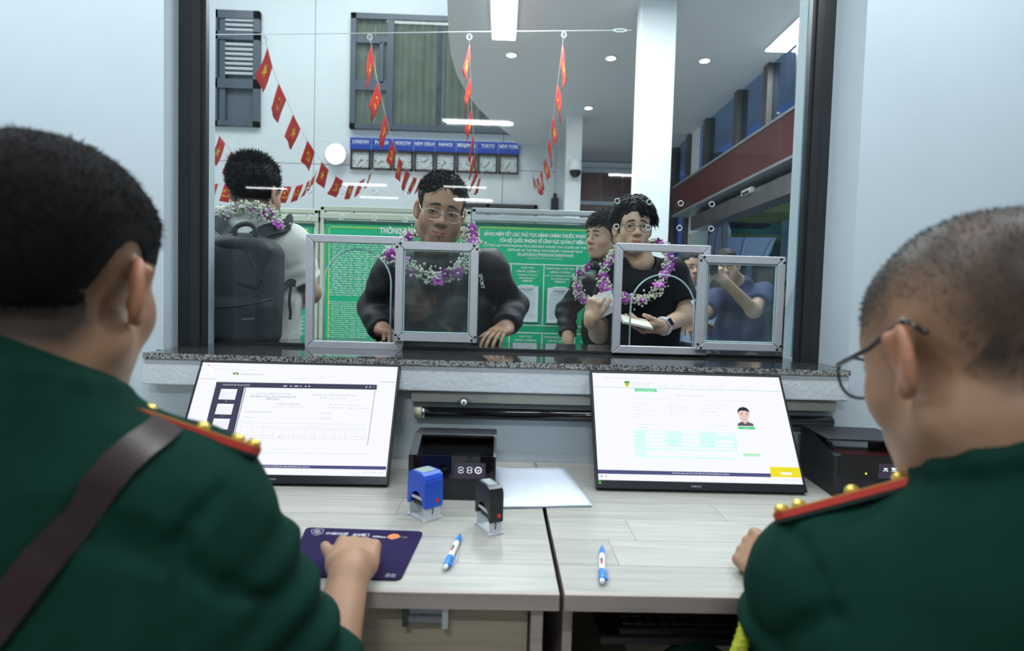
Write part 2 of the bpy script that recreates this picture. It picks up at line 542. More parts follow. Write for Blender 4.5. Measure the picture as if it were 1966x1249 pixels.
# the service window: dark frame, pane with two arched holes, ringed speaking holes
win = empty('window_1', (0, 1.85, 1.05), kind='structure', label='big fixed glass service window in dark frame')
def wpart(name, mb, m, smooth=False):
    o = mb.build(name, m, win, smooth); o.matrix_parent_inverse = Matrix.Translation((0, -1.85, -1.05)); return o
fr = MB()
fr.prism([(-1.03, 1.78), (-.942, 1.78), (-.942, 1.80), (-.992, 1.80), (-.992, 1.86), (-1.03, 1.86)], 1.04, 2.56)
fr.box((-.984, 1.772, 1.045), (-.955, 1.782, 2.56))
wpart('frame_post', fr, M_BLACKF)
fr = MB()
fr.prism([(1.045, 1.78), (.965, 1.78), (.965, 1.80), (1.008, 1.80), (1.008, 1.86), (1.045, 1.86)], 1.04, 2.56)
fr.box((.978, 1.772, 1.045), (1.0, 1.782, 2.56))
wpart('frame_post', fr, M_BLACKF)
wpart('frame_head', MB().box((-1.02, 1.775, 2.48), (1.04, 1.86, 2.56)), M_BLACKF)
wpart('bottom_channel', MB().box((-.94, 1.862, 1.050), (.965, 1.884, 1.058)).box((-.94, 1.862, 1.058), (.965, 1.866, 1.064)).box((-.94, 1.880, 1.058), (.965, 1.884, 1.064)), M_BLACKF)
GY = 1.872
def arch(px0, px1, pyt, pyb, n=22):
    a = W(px0, pyb, GY); b = W(px1, pyb, GY); t = W((px0+px1)/2, pyt, GY)
    cx = (a.x+b.x)/2; rx = (b.x-a.x)/2; z0 = 1.064; rz = min(rx*1.02, t.z-z0-.02); zc = t.z-rz
    pts = [(a.x, z0)]+[(cx-rx*math.cos(PI*i/n), zc+rz*math.sin(PI*i/n)) for i in range(n+1)]+[(b.x, z0)]
    return pts
archL = arch(621, 749, 478, 652)
archR = arch(1208, 1330, 527, 662)
def pane_with_holes(outer, holes, y0, y1):
    mb = MB()
    for y in (y0, y1):
        loops = [[Vector((p[0], p[1], 0)) for p in outer]]+[[Vector((p[0], p[1], 0)) for p in h] for h in holes]
        flat = [p for l in loops for p in l]
        tris = tessellate_polygon(loops)
        mb.add([(p.x, y, p.y) for p in flat], [tuple(t) for t in tris])
    return mb
wpart('glass_pane', pane_with_holes([(-.985, 1.06), (1.001, 1.06), (1.001, 2.5), (-.985, 2.5)], [archL, archR], GY-.005, GY+.005), M_GLASS)
for a_ in (archL, archR):
    wpart('cut_edge', MB().tube([(x, GY, z) for x, z in a_], .0030, 6), M_GLASSE, True)
for x_ in (-.988, 1.0045):
    wpart('cut_edge', MB().box((x_-.003, GY-.005, 1.06), (x_+.003, GY+.005, 2.5)), mat('glass_edge_blue', (.16, .30, .42), rough=.1))
ringm = MB().tube([(.0085*math.cos(2*PI*i/18), 0,   .0085*math.sin(2*PI*i/18)) for i in range(18)], .0017, 6, closed=True).me('hole_ring', mat('ring_metal', (.62, .68, .72), rough=.3, metal=.4), True)
for px, py in ((593.4, 365.4), (656.4, 366.7), (719, 368.8), (779, 370), (594, 416.3), (656.4, 417), (718.4, 419), (778, 421.5),
               (1185.2, 385.6), (1246.7, 387.5), (1306.9, 390.2), (1366.8, 392), (1183.4, 434.9), (1244.2, 437), (1304.5, 437.4), (1365.3, 438.9)):
    p = W(px, py, GY-.006)
    o = link('hole_ring', ringm, win, (p.x, p.y-1.85, p.z-1.05))

# granite sill with its painted apron
sill = empty('granite_sill', (0, 1.565, 1.036), label='speckled grey granite sill running below the service window', cat='sill')
sp = MB()
sp.prism([(-1.0, 1.5655), (1.01, 1.5655), (1.01, 1.66), (1.04, 1.66), (1.04, 1.9), (1.0, 1.95), (1.9, 1.95), (1.9, 2.32), (-2.4, 2.32), (-2.4, 1.95), (-1.0, 1.95), (-1.02, 1.9), (-1.02, 1.66), (-1.0, 1.66)], 1.038, 1.0525)
o = sp.build('polished_top', M_GRAN_TOP, sill); o.matrix_parent_inverse = Matrix.Translation((0, -1.565, -1.036))
o = MB().box((-1.001, 1.564, 1.0365), (1.011, 1.572, 1.0518)).build('sawn_edge', M_GRAN_EDGE, sill); o.matrix_parent_inverse = Matrix.Translation((0, -1.565, -1.036))
M_APRON = mat('apron_paint', (.66, .73, .78), rough=.6, var=.04, vscale=14, bump=.5, bscale=70)
o = MB().box((-1.008, 1.57, .962), (1.012, 1.66, 1.036), bev=.004).build('apron', M_APRON, sill); o.matrix_parent_inverse = Matrix.Translation((0, -1.565, -1.036))

# sliding hatches: mitred frames
SCREW = MB().lathe([(.0001, -.002), (.0042, -.002), (.0042, .0005), (.003, .0016), (.0001, .0018)], 10).me('screw', mat('dark_screw', (.03, .03, .035), rough=.35, metal=.6), True)
def hatch(label, px, Y, fw, depth, pane, screws, skew=0.0):
    """px: outer corners TL, TR, BL, BR in the photograph"""
    c = [W(*p, Y) for p in px]
    x0 = (c[0].x+c[2].x)/2; x1 = (c[1].x+c[3].x)/2; z1 = (c[0].z+c[1].z)/2; z0 = (c[2].z+c[3].z)/2
    t = empty('hatch_frame', ((x0+x1)/2, Y, z0), label=label, cat='window frame', group='aluminium frames of the service hatches')
    w = x1-x0; h = z1-z0
    for nm, poly in (('rail', [(-w/2, 0), (w/2, 0), (w/2-fw, fw), (-w/2+fw, fw)]), ('rail', [(-w/2, h), (-w/2+fw, h-fw), (w/2-fw, h-fw), (w/2, h)]),
                     ('stile', [(-w/2, 0), (-w/2+fw, fw), (-w/2+fw, h-fw), (-w/2, h)]), ('stile', [(w/2, 0), (w/2, h), (w/2-fw, h-fw), (w/2-fw, fw)])):
        bm = MB(); cx = sum(p[0] for p in poly)/4; cz = sum(p[1] for p in poly)/4
        g = .0006
        bm.prism([(p[0]+(g if p[0] < cx else -g), p[1]+(g if p[1] < cz else -g)) for p in poly], 0, depth, 'y')
        ins = []
        o = bm.build(nm, M_ALU, t)
        md = o.modifiers.new('b', 'BEVEL'); md.width = .0022; md.segments = 2; md.limit_method = 'ANGLE'
    if pane:
        MB().box((-w/2+fw*.8, depth*.45, fw*.8), (w/2-fw*.8, depth*.45+.005, h-fw*.8)).build('glass_pane', M_GLASS2, t)
        ge = MB()
        ge.tube([(-w/2+fw+.003, .006, fw+.002), (-w/2+fw+.003, .006, h-fw-.002)], .0022, 5).tube([(w/2-fw-.003, .006, fw+.002), (w/2-fw-.003, .006, h-fw-.002)], .0022, 5)
        ge.tube([(-w/2+fw, .006, fw+.003), (w/2-fw, .006, fw+.003)], .0022, 5).tube([(-w/2+fw, .006, h-fw-.003), (w/2-fw, .006, h-fw-.003)], .0022, 5)
        ge.build('pane_edge', M_GLASSE, t)
    for sx, sz in screws:
        for a, b in ((.62, .30), (.22, .72)):
            link('screw', SCREW, t, (sx*(w/2-fw*a), -.0005, (fw*b if sz < 0 else h-fw*b)), (PI/2, 0, 0))
    return t
four = [(-1, -1), (1, -1), (-1, 1), (1, 1)]
hatch('wide grey aluminium frame around the arched hole, beside backpack wearer', [(586, 449), (775, 453), (585, 668), (773, 673)], 1.846, .0265, .022, False, [])
hatch('small grey aluminium hatch frame in front of the jacket wearer', [(757, 464), (918, 464), (758, 653), (917, 659)], 1.822, .027, .020, True, four)
hatch('wide grey aluminium frame around the arched hole in front of glasses wearer', [(1181, 463), (1367, 473), (1177, 677), (1356, 683)], 1.846, .0265, .022, False, [])
hatch('small grey aluminium hatch frame in front of the photographer', [(1347, 487), (1511, 494), (1332, 670), (1500, 677)], 1.822, .027, .020, True, four)

# ------------------------------------------------------------------ the public hall
BY = 8.8
backw = tag(MB().box((-6.6, BY, 0), (.80, BY+.3, 7.1)).build('wall_far', mat('joint_grey', (.45, .48, .5), rough=.7)), 'white panelled wall at the back of the hall', None, None, 'structure')
zj = W(603, 315, BY).z; xj = W(603, 315, BY).x
xs = [-6.6, xj-2.9, xj, xj+2.95, .80]; zs = [0, zj-1.9, zj, zj+3.0, 7.1]
for i in range(4):
    for k in range(4):
        MB().box((xs[i]+.006, BY-.015, zs[k]+.006), (xs[i+1]-.006, BY+.02, zs[k+1]-.006)).build('wall_panel', M_WHITE, backw)
struct('wall_hall_left', MB().box((-6.6, 1.9, 0), (-6.5, BY, 7.1)), M_WHITE, 'white side wall of the hall')
struct('ceiling_high', MB().box((-6.6, 1.9, 7.0), (3.3, 10, 7.1)), M_CEIL, 'high white ceiling over the open hall')
SZ = 3.66
cpx = [(982, 261), (947, 235), (918.6, 208), (896, 179), (877, 144), (865.7, 105.7), (861, 61), (858.7, 0)]
cp = [WZ(x, y, SZ) for x, y in cpx]
poly = [(p.x, p.y) for p in cp]
poly += [(poly[-1][0]-.02, 3.4), (poly[-1][0]+.10, 1.95), (3.3, 1.95), (3.3, 10.0), (.55, 10.0)]
struct('ceiling_low', MB().prism(poly, SZ, SZ+.5), mat('soffit_paint', (.74, .76, .78), rough=.65), 'low grey hall ceiling with a curved edge')
struct('wall_hall_corner', MB().box((.80, BY, 0), (.95, 9.7, SZ)).box((.95, 9.6, 2.9), (2.7, 9.7, SZ)), M_WHITE, 'white return wall beside the stone wall')
stone = tag(MB().box((.95, 9.62, 0), (2.72, 9.75, 3.5)).build('wall_stone', mat('stone_joint', (.05, .035, .035), rough=.7)), 'red-brown stone wall behind the dome camera', None, None, 'structure')
STONES = [mat('red_stone_%s' % 'abc'[i], c, rough=.3, var=.25, vscale=5) for i, c in enumerate([(.16, .07, .06), (.19, .09, .075), (.13, .06, .055)])]
for i in range(5):
    for k in range(8):
        x0 = .96+i*.36; z0 = .05+k*.43
        MB().box((x0, 9.59, z0), (x0+.352, 9.64, z0+.422)).build('stone_tile', random.choice(STONES), stone)
struct('trim_1', MB().box((.95, 9.56, 2.93), (2.7, 9.6, 2.99)).box((.95, 9.5, 3.56), (2.7, 9.56, 3.64)), M_WHITE, 'white ledges across the stone wall')
# columns
M_COLM = mat('column_paint', (.86, .89, .90), rough=.5, var=.015, vscale=2)
tag(MB().box((1.055, 4.5, 0), (1.345, 4.63, SZ+.01), bev=.008).build('column', M_COLM), 'broad white column behind the glasses wearer', 'column')
a = W(1087, 300, 7.3); b = W(1117, 300, 7.3)
tag(MB().box((a.x, 7.3, 0), (b.x, 7.45, SZ+.01), bev=.006).build('column', M_COLM), 'slim white column carrying the dome camera', 'column')
tag(MB().box((2.625, 7.55, 0), (2.80, 7.85, SZ+.01), bev=.006).build('column', M_COLM), 'white column at the end of the red fascia', 'column')
# facade with glazed upper band
M_RED = mat('red_fascia_paint', (.115, .035, .033), rough=.35, var=.1, vscale=4)
M_STEEL = mat('brushed_steel', (.26, .25, .25), rough=.28, metal=.75, var=.12, vscale=6)
fa = empty('door_fascia', (2.5, 4.8, 2.5), label='long dark red fascia beam over the entrance doors', cat='beam')
def child(mb, name, m, par, smooth=False):
    o = mb.build(name, m, par, smooth); o.matrix_parent_inverse = Matrix.Translation(-par.location) if not any(par.rotation_euler) else par.matrix_basis.inverted()
    return o
child(MB().box((2.40, 2.0, 2.51), (2.62, 7.85, 2.89)), 'board', M_RED, fa)
child(MB().box((2.385, 2.0, 2.89), (2.63, 7.86, 2.915)), 'top_trim', mat('grey_trim', (.28, .30, .32), rough=.4), fa)
child(MB().box((2.385, 2.0, 2.485), (2.63, 7.86, 2.51)), 'bottom_trim', mat('grey_trim', (.28, .30, .32), rough=.4), fa)
hd = empty('door_header', (2.5, 4.8, 2.22), label='brushed steel header of the automatic sliding door', cat='door header')
child(MB().box((2.45, 2.0, 2.22), (2.66, 7.25, 2.40), bev=.008), 'casing', M_STEEL, hd)
p = WX(1437, 368, 2.44)
child(MB().box((2.41, p.y-.11, p.z-.025), (2.455, p.y+.11, p.z+.03), bev=.008), 'motion_sensor', mat('sensor_plastic', (.55, .56, .56), rough=.4), hd)
child(MB().box((2.405, p.y-.07, p.z-.02), (2.412, p.y+.07, p.z+.0)), 'sensor_window', mat('black_gloss', (.01, .01, .012), rough=.1), hd)
cw = empty('window_2', (2.62, 5, 0), kind='structure', label='blue glazed band between dark posts above the red fascia')
M_DARKPOST = mat('dark_post', (.07, .065, .06), rough=.4, var=.1, vscale=5)
M_BGL = glass('facade_glass', (.70, .80, .95), dirt=.004, base=.05)
for i, y in enumerate((9.3, 8.6, 7.92, 7.23, 6.28, 5.58, 4.95, 4.28, 3.6, 2.95, 2.3)):
    child(MB().box((2.58, y-.05, 0 if y > 7.3 else 2.40), (2.70, y+.05, SZ)), 'mullion', M_DARKPOST, cw)
ys = [9.58, 9.3, 8.6, 7.92, 7.23, 6.28, 5.58, 4.95, 4.28, 3.6, 2.95, 2.3]
for i in range(len(ys)-1):
    child(MB().box((2.635, ys[i+1]+.05, 0 if ys[i+1] > 7.3 else 2.41), (2.645, ys[i]-.05, SZ)), 'pane', M_BGL, cw)
child(MB().box((2.59, 2.0, 2.445), (2.69, 7.5, 2.465)), 'transom', M_DARKPOST, cw)
# glass door leaf, half open
dl = empty('door_1', (2.5, 6.2, 0), kind='structure', label='glass leaf of the sliding entrance door')
child(MB().box((2.50, 6.24, .02), (2.54, 6.28, 2.2)), 'edge_profile', M_STEEL, dl)
child(MB().box((2.515, 6.28, .02), (2.525, 7.5, 2.2)), 'door_glass', glass('door_glass', (.9, .95, .92), dirt=.01, base=.05), dl)
# outside, seen through the door
M_CG = mat('green_canopy', (.10, .30, .17), rough=.5, var=.3, vscale=2)
M_CY = mat('yellow_canopy', (.42, .40, .10), rough=.5, var=.2, vscale=2)
cn = empty('entrance_canopy', (6, 10.5, 0), label='green and yellow outdoor canopy beyond the door', cat='canopy')
def outside(name, x0, x1, z0p, z1p, Y, dep, m):
    a = W(x0, z1p, Y); b = W(x1, z0p, Y)
    return child(MB().box((a.x, Y, max(a.z, 0)), (b.x, Y+dep, b.z), bev=.02), name, m, cn)
outside('front_beam', 1395, 1560, 372, 404, 9.0, 1.2, M_CY)
outside('green_beam', 1395, 1560, 431, 452, 12.5, .6, M_CG)
outside('edge_beam', 1395, 1560, 452, 458, 12.3, .5, M_CY)
outside('post', 1503, 1517, 400, 900, 10.5, .25, mat('cream_post', (.55, .56, .42), rough=.6))
outside('dark_box', 1412, 1482, 404, 433, 11.5, .4, mat('canopy_dark', (.02, .02, .022), rough=.6))
outside('back_wall', 1340, 1640, 300, 900, 13.6, .3, mat('green_dusk_wall', (.10, .17, .09), rough=.7, var=.2, vscale=1))
M_LAV = mat('lavender_sheet', (.42, .42, .66), rough=.35, var=.05, vscale=3)
lv = empty('lavender_panels', W(1430, 620, 8.4), label='lavender sheets outside the entrance door', cat='sheet_panel')  # plain lavender sheets with ribs on a mast
def lav_poly(pts, Y, nm, m, dep=.05):
    mb = MB(); q = [W(x, y, Y) for x, y in pts]
    mb.prism([(p.x, p.z) for p in q], Y, Y+dep, 'y'); return child(mb, nm, m, lv)
lav_poly([(1360, 500), (1362, 452), (1378, 428), (1386, 416), (1386, 500)], 8.4, 'sheet', M_LAV)
lav_poly([(1388, 500), (1388, 418), (1392, 416), (1398, 450), (1405, 455), (1490, 456), (1478, 487), (1470, 500)], 8.4, 'sheet', M_LAV)
for x0, y0, x1, y1 in ((1373, 495, 1381, 436), (1424, 492, 1432, 458), (1468, 492, 1486, 458)):
    child(MB().tube([W(x0, y0, 8.38), W((x0+x1)/2-1, (y0+y1)/2, 8.38), W(x1, y1, 8.38)], .018, 6), 'rib', mat('lavender_rib', (.62, .62, .82), rough=.3), lv)
child(MB().box((W(1440, 500, 8.4).x-.04, 8.41, 0), (W(1440, 500, 8.4).x+.04, 8.47, 1.9)), 'mast', M_STEEL, lv)
lav_poly([(1390, 412), (1393, 412), (1404, 446), (1401, 456)], 8.35, 'edge', mat('white_edge', (.8, .8, .74), rough=.5), .06)

# far windows
M_FRM = mat('slate_frame', (.085, .11, .14), rough=.4, var=.08, vscale=3)
def yellow_curtain():
    m = mat('pleated_curtain', (.36, .36, .22), rough=.8, var=.08, vscale=3)
    return m
w2 = empty('window_3', W(830, 255, BY), kind='structure', label='wide dark-framed window with olive curtains')
A = W(677, 31, BY); B = W(1010, 262, BY)
x0, x1, z0, z1 = A.x, W(1012, 150, BY).x, W(760, 252, BY).z, W(760, 33, BY).z
yb = BY-.04
def fbar(par, a, b, c, d, dep=.06, m=None, nm='frame_bar', y=None):
    return child(MB().box((min(a, c), (y or yb)-dep, min(b, d)), (max(a, c), (y or yb)+.03, max(b, d))), nm, m or M_FRM, par)
fw_ = .085
fbar(w2, x0, z0, x1, z0+fw_*.9); fbar(w2, x0, z1-fw_, x1, z1); fbar(w2, x0, z0, x0+fw_, z1); fbar(w2, x1-fw_, z0, x1, z1)
xm = W(751, 150, BY).x; fbar(w2, xm-.05, z0, xm+.05, z1, .055)
xm2 = W(843, 150, BY).x; fbar(w2, xm2-.035, z0, xm2+.035, z1, .02)
xm3 = W(925, 230, BY).x; fbar(w2, xm3-.03, z0, xm3+.03, z1, .02)
for py in (80, 162, 172):
    zz = W(715, py, BY).z; fbar(w2, x0, zz-.04, xm, zz+.04, .05)
fbar(w2, x0+.1, W(700, 88, BY).z, xm-.12, W(700, 84, BY).z, .07); fbar(w2, xm-.16, W(700, 160, BY).z, xm-.10, W(700, 86, BY).z, .07)
cu = MB(); n = 90; vs = []; fs = []
for i in range(n+1):
    x = x0+(x1-x0)*i/n; y = yb+.005+.018*math.sin(i*1.7)+.008*math.sin(i*.63+1)
    vs += [(x, y, z0), (x, y, z1)]
    if i: fs.append((2*i-2, 2*i, 2*i+1, 2*i-1))
cu.add(vs, fs); o = child(cu, 'curtain', yellow_curtain(), w2, True)
child(MB().box((x0+.05, yb-.045, z0+.05), (x1-.05, yb-.04, z1-.05)), 'pane', glass('far_glass', (.80, .84, .86), dirt=.02, base=.06), w2)

w3 = empty('window_4', W(455, 245, BY), kind='structure', label='tall dark window with slatted blind')
x0, x1 = W(408, 130, BY).x, W(502, 130, BY).x; z0, z1 = W(455, 244, BY).z, W(455, 25, BY).z
child(MB().box((x0, BY-.02, z0), (x1, BY+.01, z1)), 'backing', mat('night_glass', (.10, .13, .16), rough=.15), w3)
for a_, b_, c_, d_ in ((x0, z0, x1, z0+.07), (x0, z1-.12, x1, z1), (x1-.09, z0, x1, z1), (x0, z0, x0+.12, z1)):
    fbar(w3, a_, b_, c_, d_, .05)
zz = W(455, 158, BY).z; fbar(w3, x0, zz-.12, x1, zz+.02, .05)
zz2 = W(455, 73, BY).z; fbar(w3, x0, zz2-.06, x1, zz2+.06, .05)
xa = W(437, 100, BY).x; fbar(w3, xa-.09, z0, xa, z1, .03)
for k in range(12):
    zc = W(470, 44+k*9.2, BY).z
    if abs(zc-zz2) < .07: continue
    MBs = MB().box((xa, BY-.075, zc-.012), (x1-.10, BY-.035, zc+.026))
    child(MBs, 'slat', mat('blind_slat', (.52, .55, .58), rough=.5), w3)
w4 = empty('window_5', W(955, 418, BY), kind='structure', label='low dark-framed window behind the notice boards')
x0, x1 = W(886, 400, BY).x, W(1031, 400, BY).x; z1 = W(955, 393, BY).z; z0 = z1-1.5
child(MB().box((x0, BY-.02, z0), (x1, BY-.016, z1)), 'pane', mat('grey_green_glass', (.34, .40, .36), rough=.12), w4)
for a_, b_, c_, d_ in ((x0, z1-.05, x1, z1), (x0, z0, x0+.05, z1), (x1-.05, z0, x1, z1), (W(937, 400, BY).x-.025, z0, W(937, 400, BY).x+.025, z1)):
    fbar(w4, a_, b_, c_, d_, .05, mat('black_bar', (.02, .02, .022), rough=.4))

# desks: laminate printed planks on a carcass
M_LAM = wood('grey_laminate', (.41, .405, .37), (.33, .33, .30), rough=.30)
M_EDGE = wood('desk_edge', (.40, .335, .305), (.33, .275, .25), rough=.4)
M_CARC = wood('desk_carcass', (.34, .28, .205), (.27, .22, .16), rough=.5)
M_BODY = mat('desk_core', (.30, .27, .25), rough=.6)
rows = [.883, .981, 1.09, 1.199, 1.305, 1.41, 1.52, 1.62]
def desk(label, x0, x1, offs):
    d = empty('desk', ((x0+x1)/2, .877, 0), label=label, cat='desk', group='office desks')
    child(MB().box((x0+.002, .884, .7235), (x1-.002, 1.622, .7485)), 'desktop', M_BODY, d)
    child(MB().box((x0, .877, .7225), (x1, .886, .7502), bev=.0012), 'front_edge', M_EDGE, d)
    for i in range(len(rows)-1):
        x = x0+offs[i]-.62
        while x < x1:
            a = max(x, x0); b = min(x+.62, x1)
            if b-a > .03:
                o = MB().box((-(b-a)/2+.0005, rows[i]+.0005, 0), ((b-a)/2-.0005, rows[i+1]-.0005, .0015)).build('plank', M_LAM, d)
                o.location = ((a+b)/2-d.location.x, -d.location.y, .7485)
            x += .62
    return d
dL = desk('grey wood-grain desk with the mouse pad and stamps', -1.75, .108, [(.0-.066+1.75) % .62 if i == 1 else (i*.27+.1) % .62 for i in range(7)])
dR = desk('grey wood-grain desk under the form-showing monitor', .116, 1.75, [(.228-.116) % .62 if i == 1 else (i*.23+.33) % .62 for i in range(7)])
child(MB().box((-1.4, .93, .25), (.06, .95, .722)), 'drawer_front', M_CARC, dL)
child(MB().box((.064, .90, 0), (.084, 1.6, .722), bev=.001), 'side_panel', M_EDGE, dL)
child(MB().box((-1.74, .90, 0), (-1.72, 1.6, .722)), 'side_panel', M_EDGE, dL)
child(MB().box((.127, .98, 0), (.145, 1.6, .722), bev=.001), 'side_panel', M_EDGE, dR)
child(MB().box((1.72, .90, 0), (1.74, 1.6, .722)), 'side_panel', M_EDGE, dR)
child(MB().box((.15, 1.55, .1), (1.72, 1.57, .722)), 'back_panel', M_CARC, dR)
child(MB().box((.15, 1.05, .44), (.30, 1.55, .455)), 'shelf', M_CARC, dR)
child(MB().box((.20, .99, .598), (.62, 1.30, .61)), 'keyboard_tray', mat('tray_black', (.012, .012, .012), rough=.6), dR)
br = empty('metal_bracket', WZ(816, 1200, .70), label='grey metal bracket fixed under the desk edge', cat='bracket')
yb2 = .8965
a = W(772, 1172, yb2); b = W(860, 1204, yb2)
child(MB().box((a.x, yb2, b.z), (a.x+.010, yb2+.03, .722)), 'dark_cheek', mat('dark_metal', (.02, .03, .03), rough=.4), br)
child(MB().box((b.x-.010, yb2-.002, b.z-.001), (b.x, yb2+.03, .722)), 'pale_cheek', mat('pale_metal', (.42, .47, .45), rough=.4, metal=.3), br)
child(MB().box((a.x+.010, yb2+.008, b.z+.004), (b.x-.010, yb2+.012, .722)).tube([(a.x+.010, yb2+.006, b.z+.011), (b.x-.010, yb2+.006, b.z+.011)], .006, 10), 'plate', mat('zinc_plate', (.22, .23, .25), rough=.35, metal=.5), br)
kb = empty('keyboard', (.40, 1.06, .61), label='black keyboard on the tray under the desk', cat='keyboard')
child(MB().box((.235, .995, .6105), (.59, 1.12, .626), bev=.004), 'body', mat('kb_black', (.012, .012, .013), rough=.5), kb)
for i in range(15):
    for k in range(5):
        child(MB().box((.242+i*.0228, 1.002+k*.0225, .626), (.262+i*.0228, 1.021+k*.0225, .632), bev=.002), 'key', mat('key_black', (.02, .02, .022), rough=.45), kb)

# under the sill: channel with a lock and the rolled blind
ch = empty('steel_channel', W(960, 775, 1.60), label='cream steel channel with a white lock under the sill', cat='channel')
ca = W(789, 763, 1.59); cb = W(1300, 800, 1.59)
M_CREAM = mat('cream_steel', (.50, .52, .48), rough=.45, var=.06, vscale=12)
child(MB().box((ca.x, 1.59, .928), (.99, 1.64, .957), bev=.002), 'channel', M_CREAM, ch)
lk = W(891, 771, 1.588)
Mx = Matrix.Translation((lk.x, 1.5885, lk.z)) @ Matrix.Rotation(PI/2, 4, 'X')
child(MB().lathe([(.0001, .0), (.0115, .0), (.0115, .006), (.010, .007), (.0001, .007)], 22, Mx), 'lock_ring', mat('black_gloss', (.01, .01, .012), rough=.1), ch, True)
child(MB().lathe([(.0001, .004), (.0095, .004), (.0092, .0125), (.0001, .013)], 22, Mx), 'lock_cylinder', mat('lock_white', (.75, .78, .80), rough=.3), ch, True)
child(MB().box((lk.x-.0015, 1.5745, lk.z-.004), (lk.x+.0015, 1.576, lk.z+.004)), 'key_slot', mat('black_gloss', (.01, .01, .012), rough=.1), ch)
for s_ in (-1, 1):
    child(MB().ball((lk.x+s_*.0175, 1.589, lk.z+.001), .0032), 'rivet', mat('grey_trim', (.28, .30, .32), rough=.4), ch, True)
rl = empty('rolled_blind', W(960, 797, 1.60), label='rolled black blind hanging under the cream channel', cat='blind')
ra = W(796, 790, 1.585)
zr = ra.z-.003
M_RB = mat('black_blind', (.006, .006, .008), rough=.12, spec=.6)
child(MB().tube([(ra.x+.028, 1.595, zr), (.98, 1.595, zr)], .0165, 20), 'roll', M_RB, rl, True)
child(MB().tube([(ra.x+.020, 1.595, zr), (ra.x+.029, 1.595, zr)], .0168, 20), 'ring', mat('chrome', (.7, .72, .74), rough=.15, metal=1), rl, True)
child(MB().tube([(ra.x, 1.595, zr), (ra.x+.02, 1.595, zr)], .0172, 20), 'end_cap', mat('cream_cap', (.50, .48, .34), rough=.5), rl, True)
# ================================================================== LAMPS
M_TUBE = glow('lamp_white', (.95, .98, 1.0), 14)
M_LAMPB = mat('lamp_body', (.75, .76, .77), rough=.4)
def batten(x, y, label):
    t = empty('ceiling_lamp', (x, y, 2.87), label=label, cat='ceiling lamp', group='short lamps on the office ceiling')
    MB().box((-.32, -.045, .012), (.32, .045, .03), bev=.004).build('lamp_body', M_LAMPB, t)
    MB().box((-.31, -.032, 0), (.31, .032, .014), bev=.004).build('diffuser', M_TUBE, t)
for px, py, lb in ((914, 235, 'white ceiling lamp mirrored across the olive curtain'), (701, 355, 'white ceiling lamp mirrored beside the hanging flags, upper'), (893, 360, 'white ceiling lamp mirrored above the dark low window'),
                   (728, 380, 'white ceiling lamp mirrored beside the hanging flags, lower'), (910, 386, 'white ceiling lamp mirrored just over the dark low window'), (512, 362, 'white ceiling lamp mirrored beside the backpack wearer')):
    q = WZ(px, py, 2.868)
    batten(q.x, 2*GY-q.y, lb)
def panel_lamp(x0, x1, y0, y1, label):
    t = empty('panel_lamp', ((x0+x1)/2, (y0+y1)/2, SZ-.03), label=label, cat='ceiling lamp', group='long panel lamps in the hall ceiling')
    child(MB().box((x0-.012, y0-.012, SZ-.02), (x1+.012, y1+.012, SZ-.001)), 'lamp_body', M_LAMPB, t)
    child(MB().box((x0, y0, SZ-.03), (x1, y1, SZ-.018)), 'diffuser', glow('panel_white', (.95, .98, 1), 5), t)
q0 = WZ(946, 70, SZ); q1 = WZ(989, 70, SZ)
panel_lamp(q0.x, q1.x, q0.y-1.25, q0.y, 'long white panel lamp overhead in the middle')
q0 = WZ(1470, 93, SZ); q1 = WZ(1510, 95, SZ)
panel_lamp(q0.x, q1.x, q0.y-1.25, q0.y, 'long white panel lamp over the red fascia')
for px, py, lb in ((982, 104, 'round downlight beside the middle panel lamp'), (1173, 110, 'round downlight beside the broad column'), (1353, 115, 'round downlight near the panel lamp over the fascia'),
                   (1130, 206, 'round downlight farthest back, over the slim column'), (1275, 208, 'round downlight half hidden behind the broad column')):
    q = WZ(px, py, SZ)
    t = empty('downlight', (q.x, q.y, SZ-.015), label=lb, cat='downlight', group='round downlights in the hall ceiling')
    MB().lathe([(.048, .002), (.062, .002), (.066, .008), (.066, .014), (.048, .014), (.048, .002)], 24, None, False).build('ring', M_LAMPB, t, True)
    MB().lathe([(.0001, .003), (.047, .003), (.047, .009), (.0001, .009)], 24).build('diffuser', glow('downlight_white', (.95, .98, 1), 9), t)
q = W(645, 296, BY-.1)
t = empty('flash_stand_in', q, label='glaring round lamp standing in for a camera flash at the hall wall', cat='flash_stand_in')  # wall lamp stands in for the glare of a camera flash
Mx = Matrix.Rotation(PI/2, 4, 'X')
MB().lathe([(.0001, -.08), (.10, -.08), (.17, .0), (.175, .02), (.16, .02), (.0001, .0)], 28, Mx).build('housing', M_LAMPB, t, True)
MB().lathe([(.0001, .022), (.10, .022), (.158, .018), (.158, .012), (.0001, .012)], 28, Mx).build('lens', glow('flash_white', (.93, .96, 1), 30), t, True)

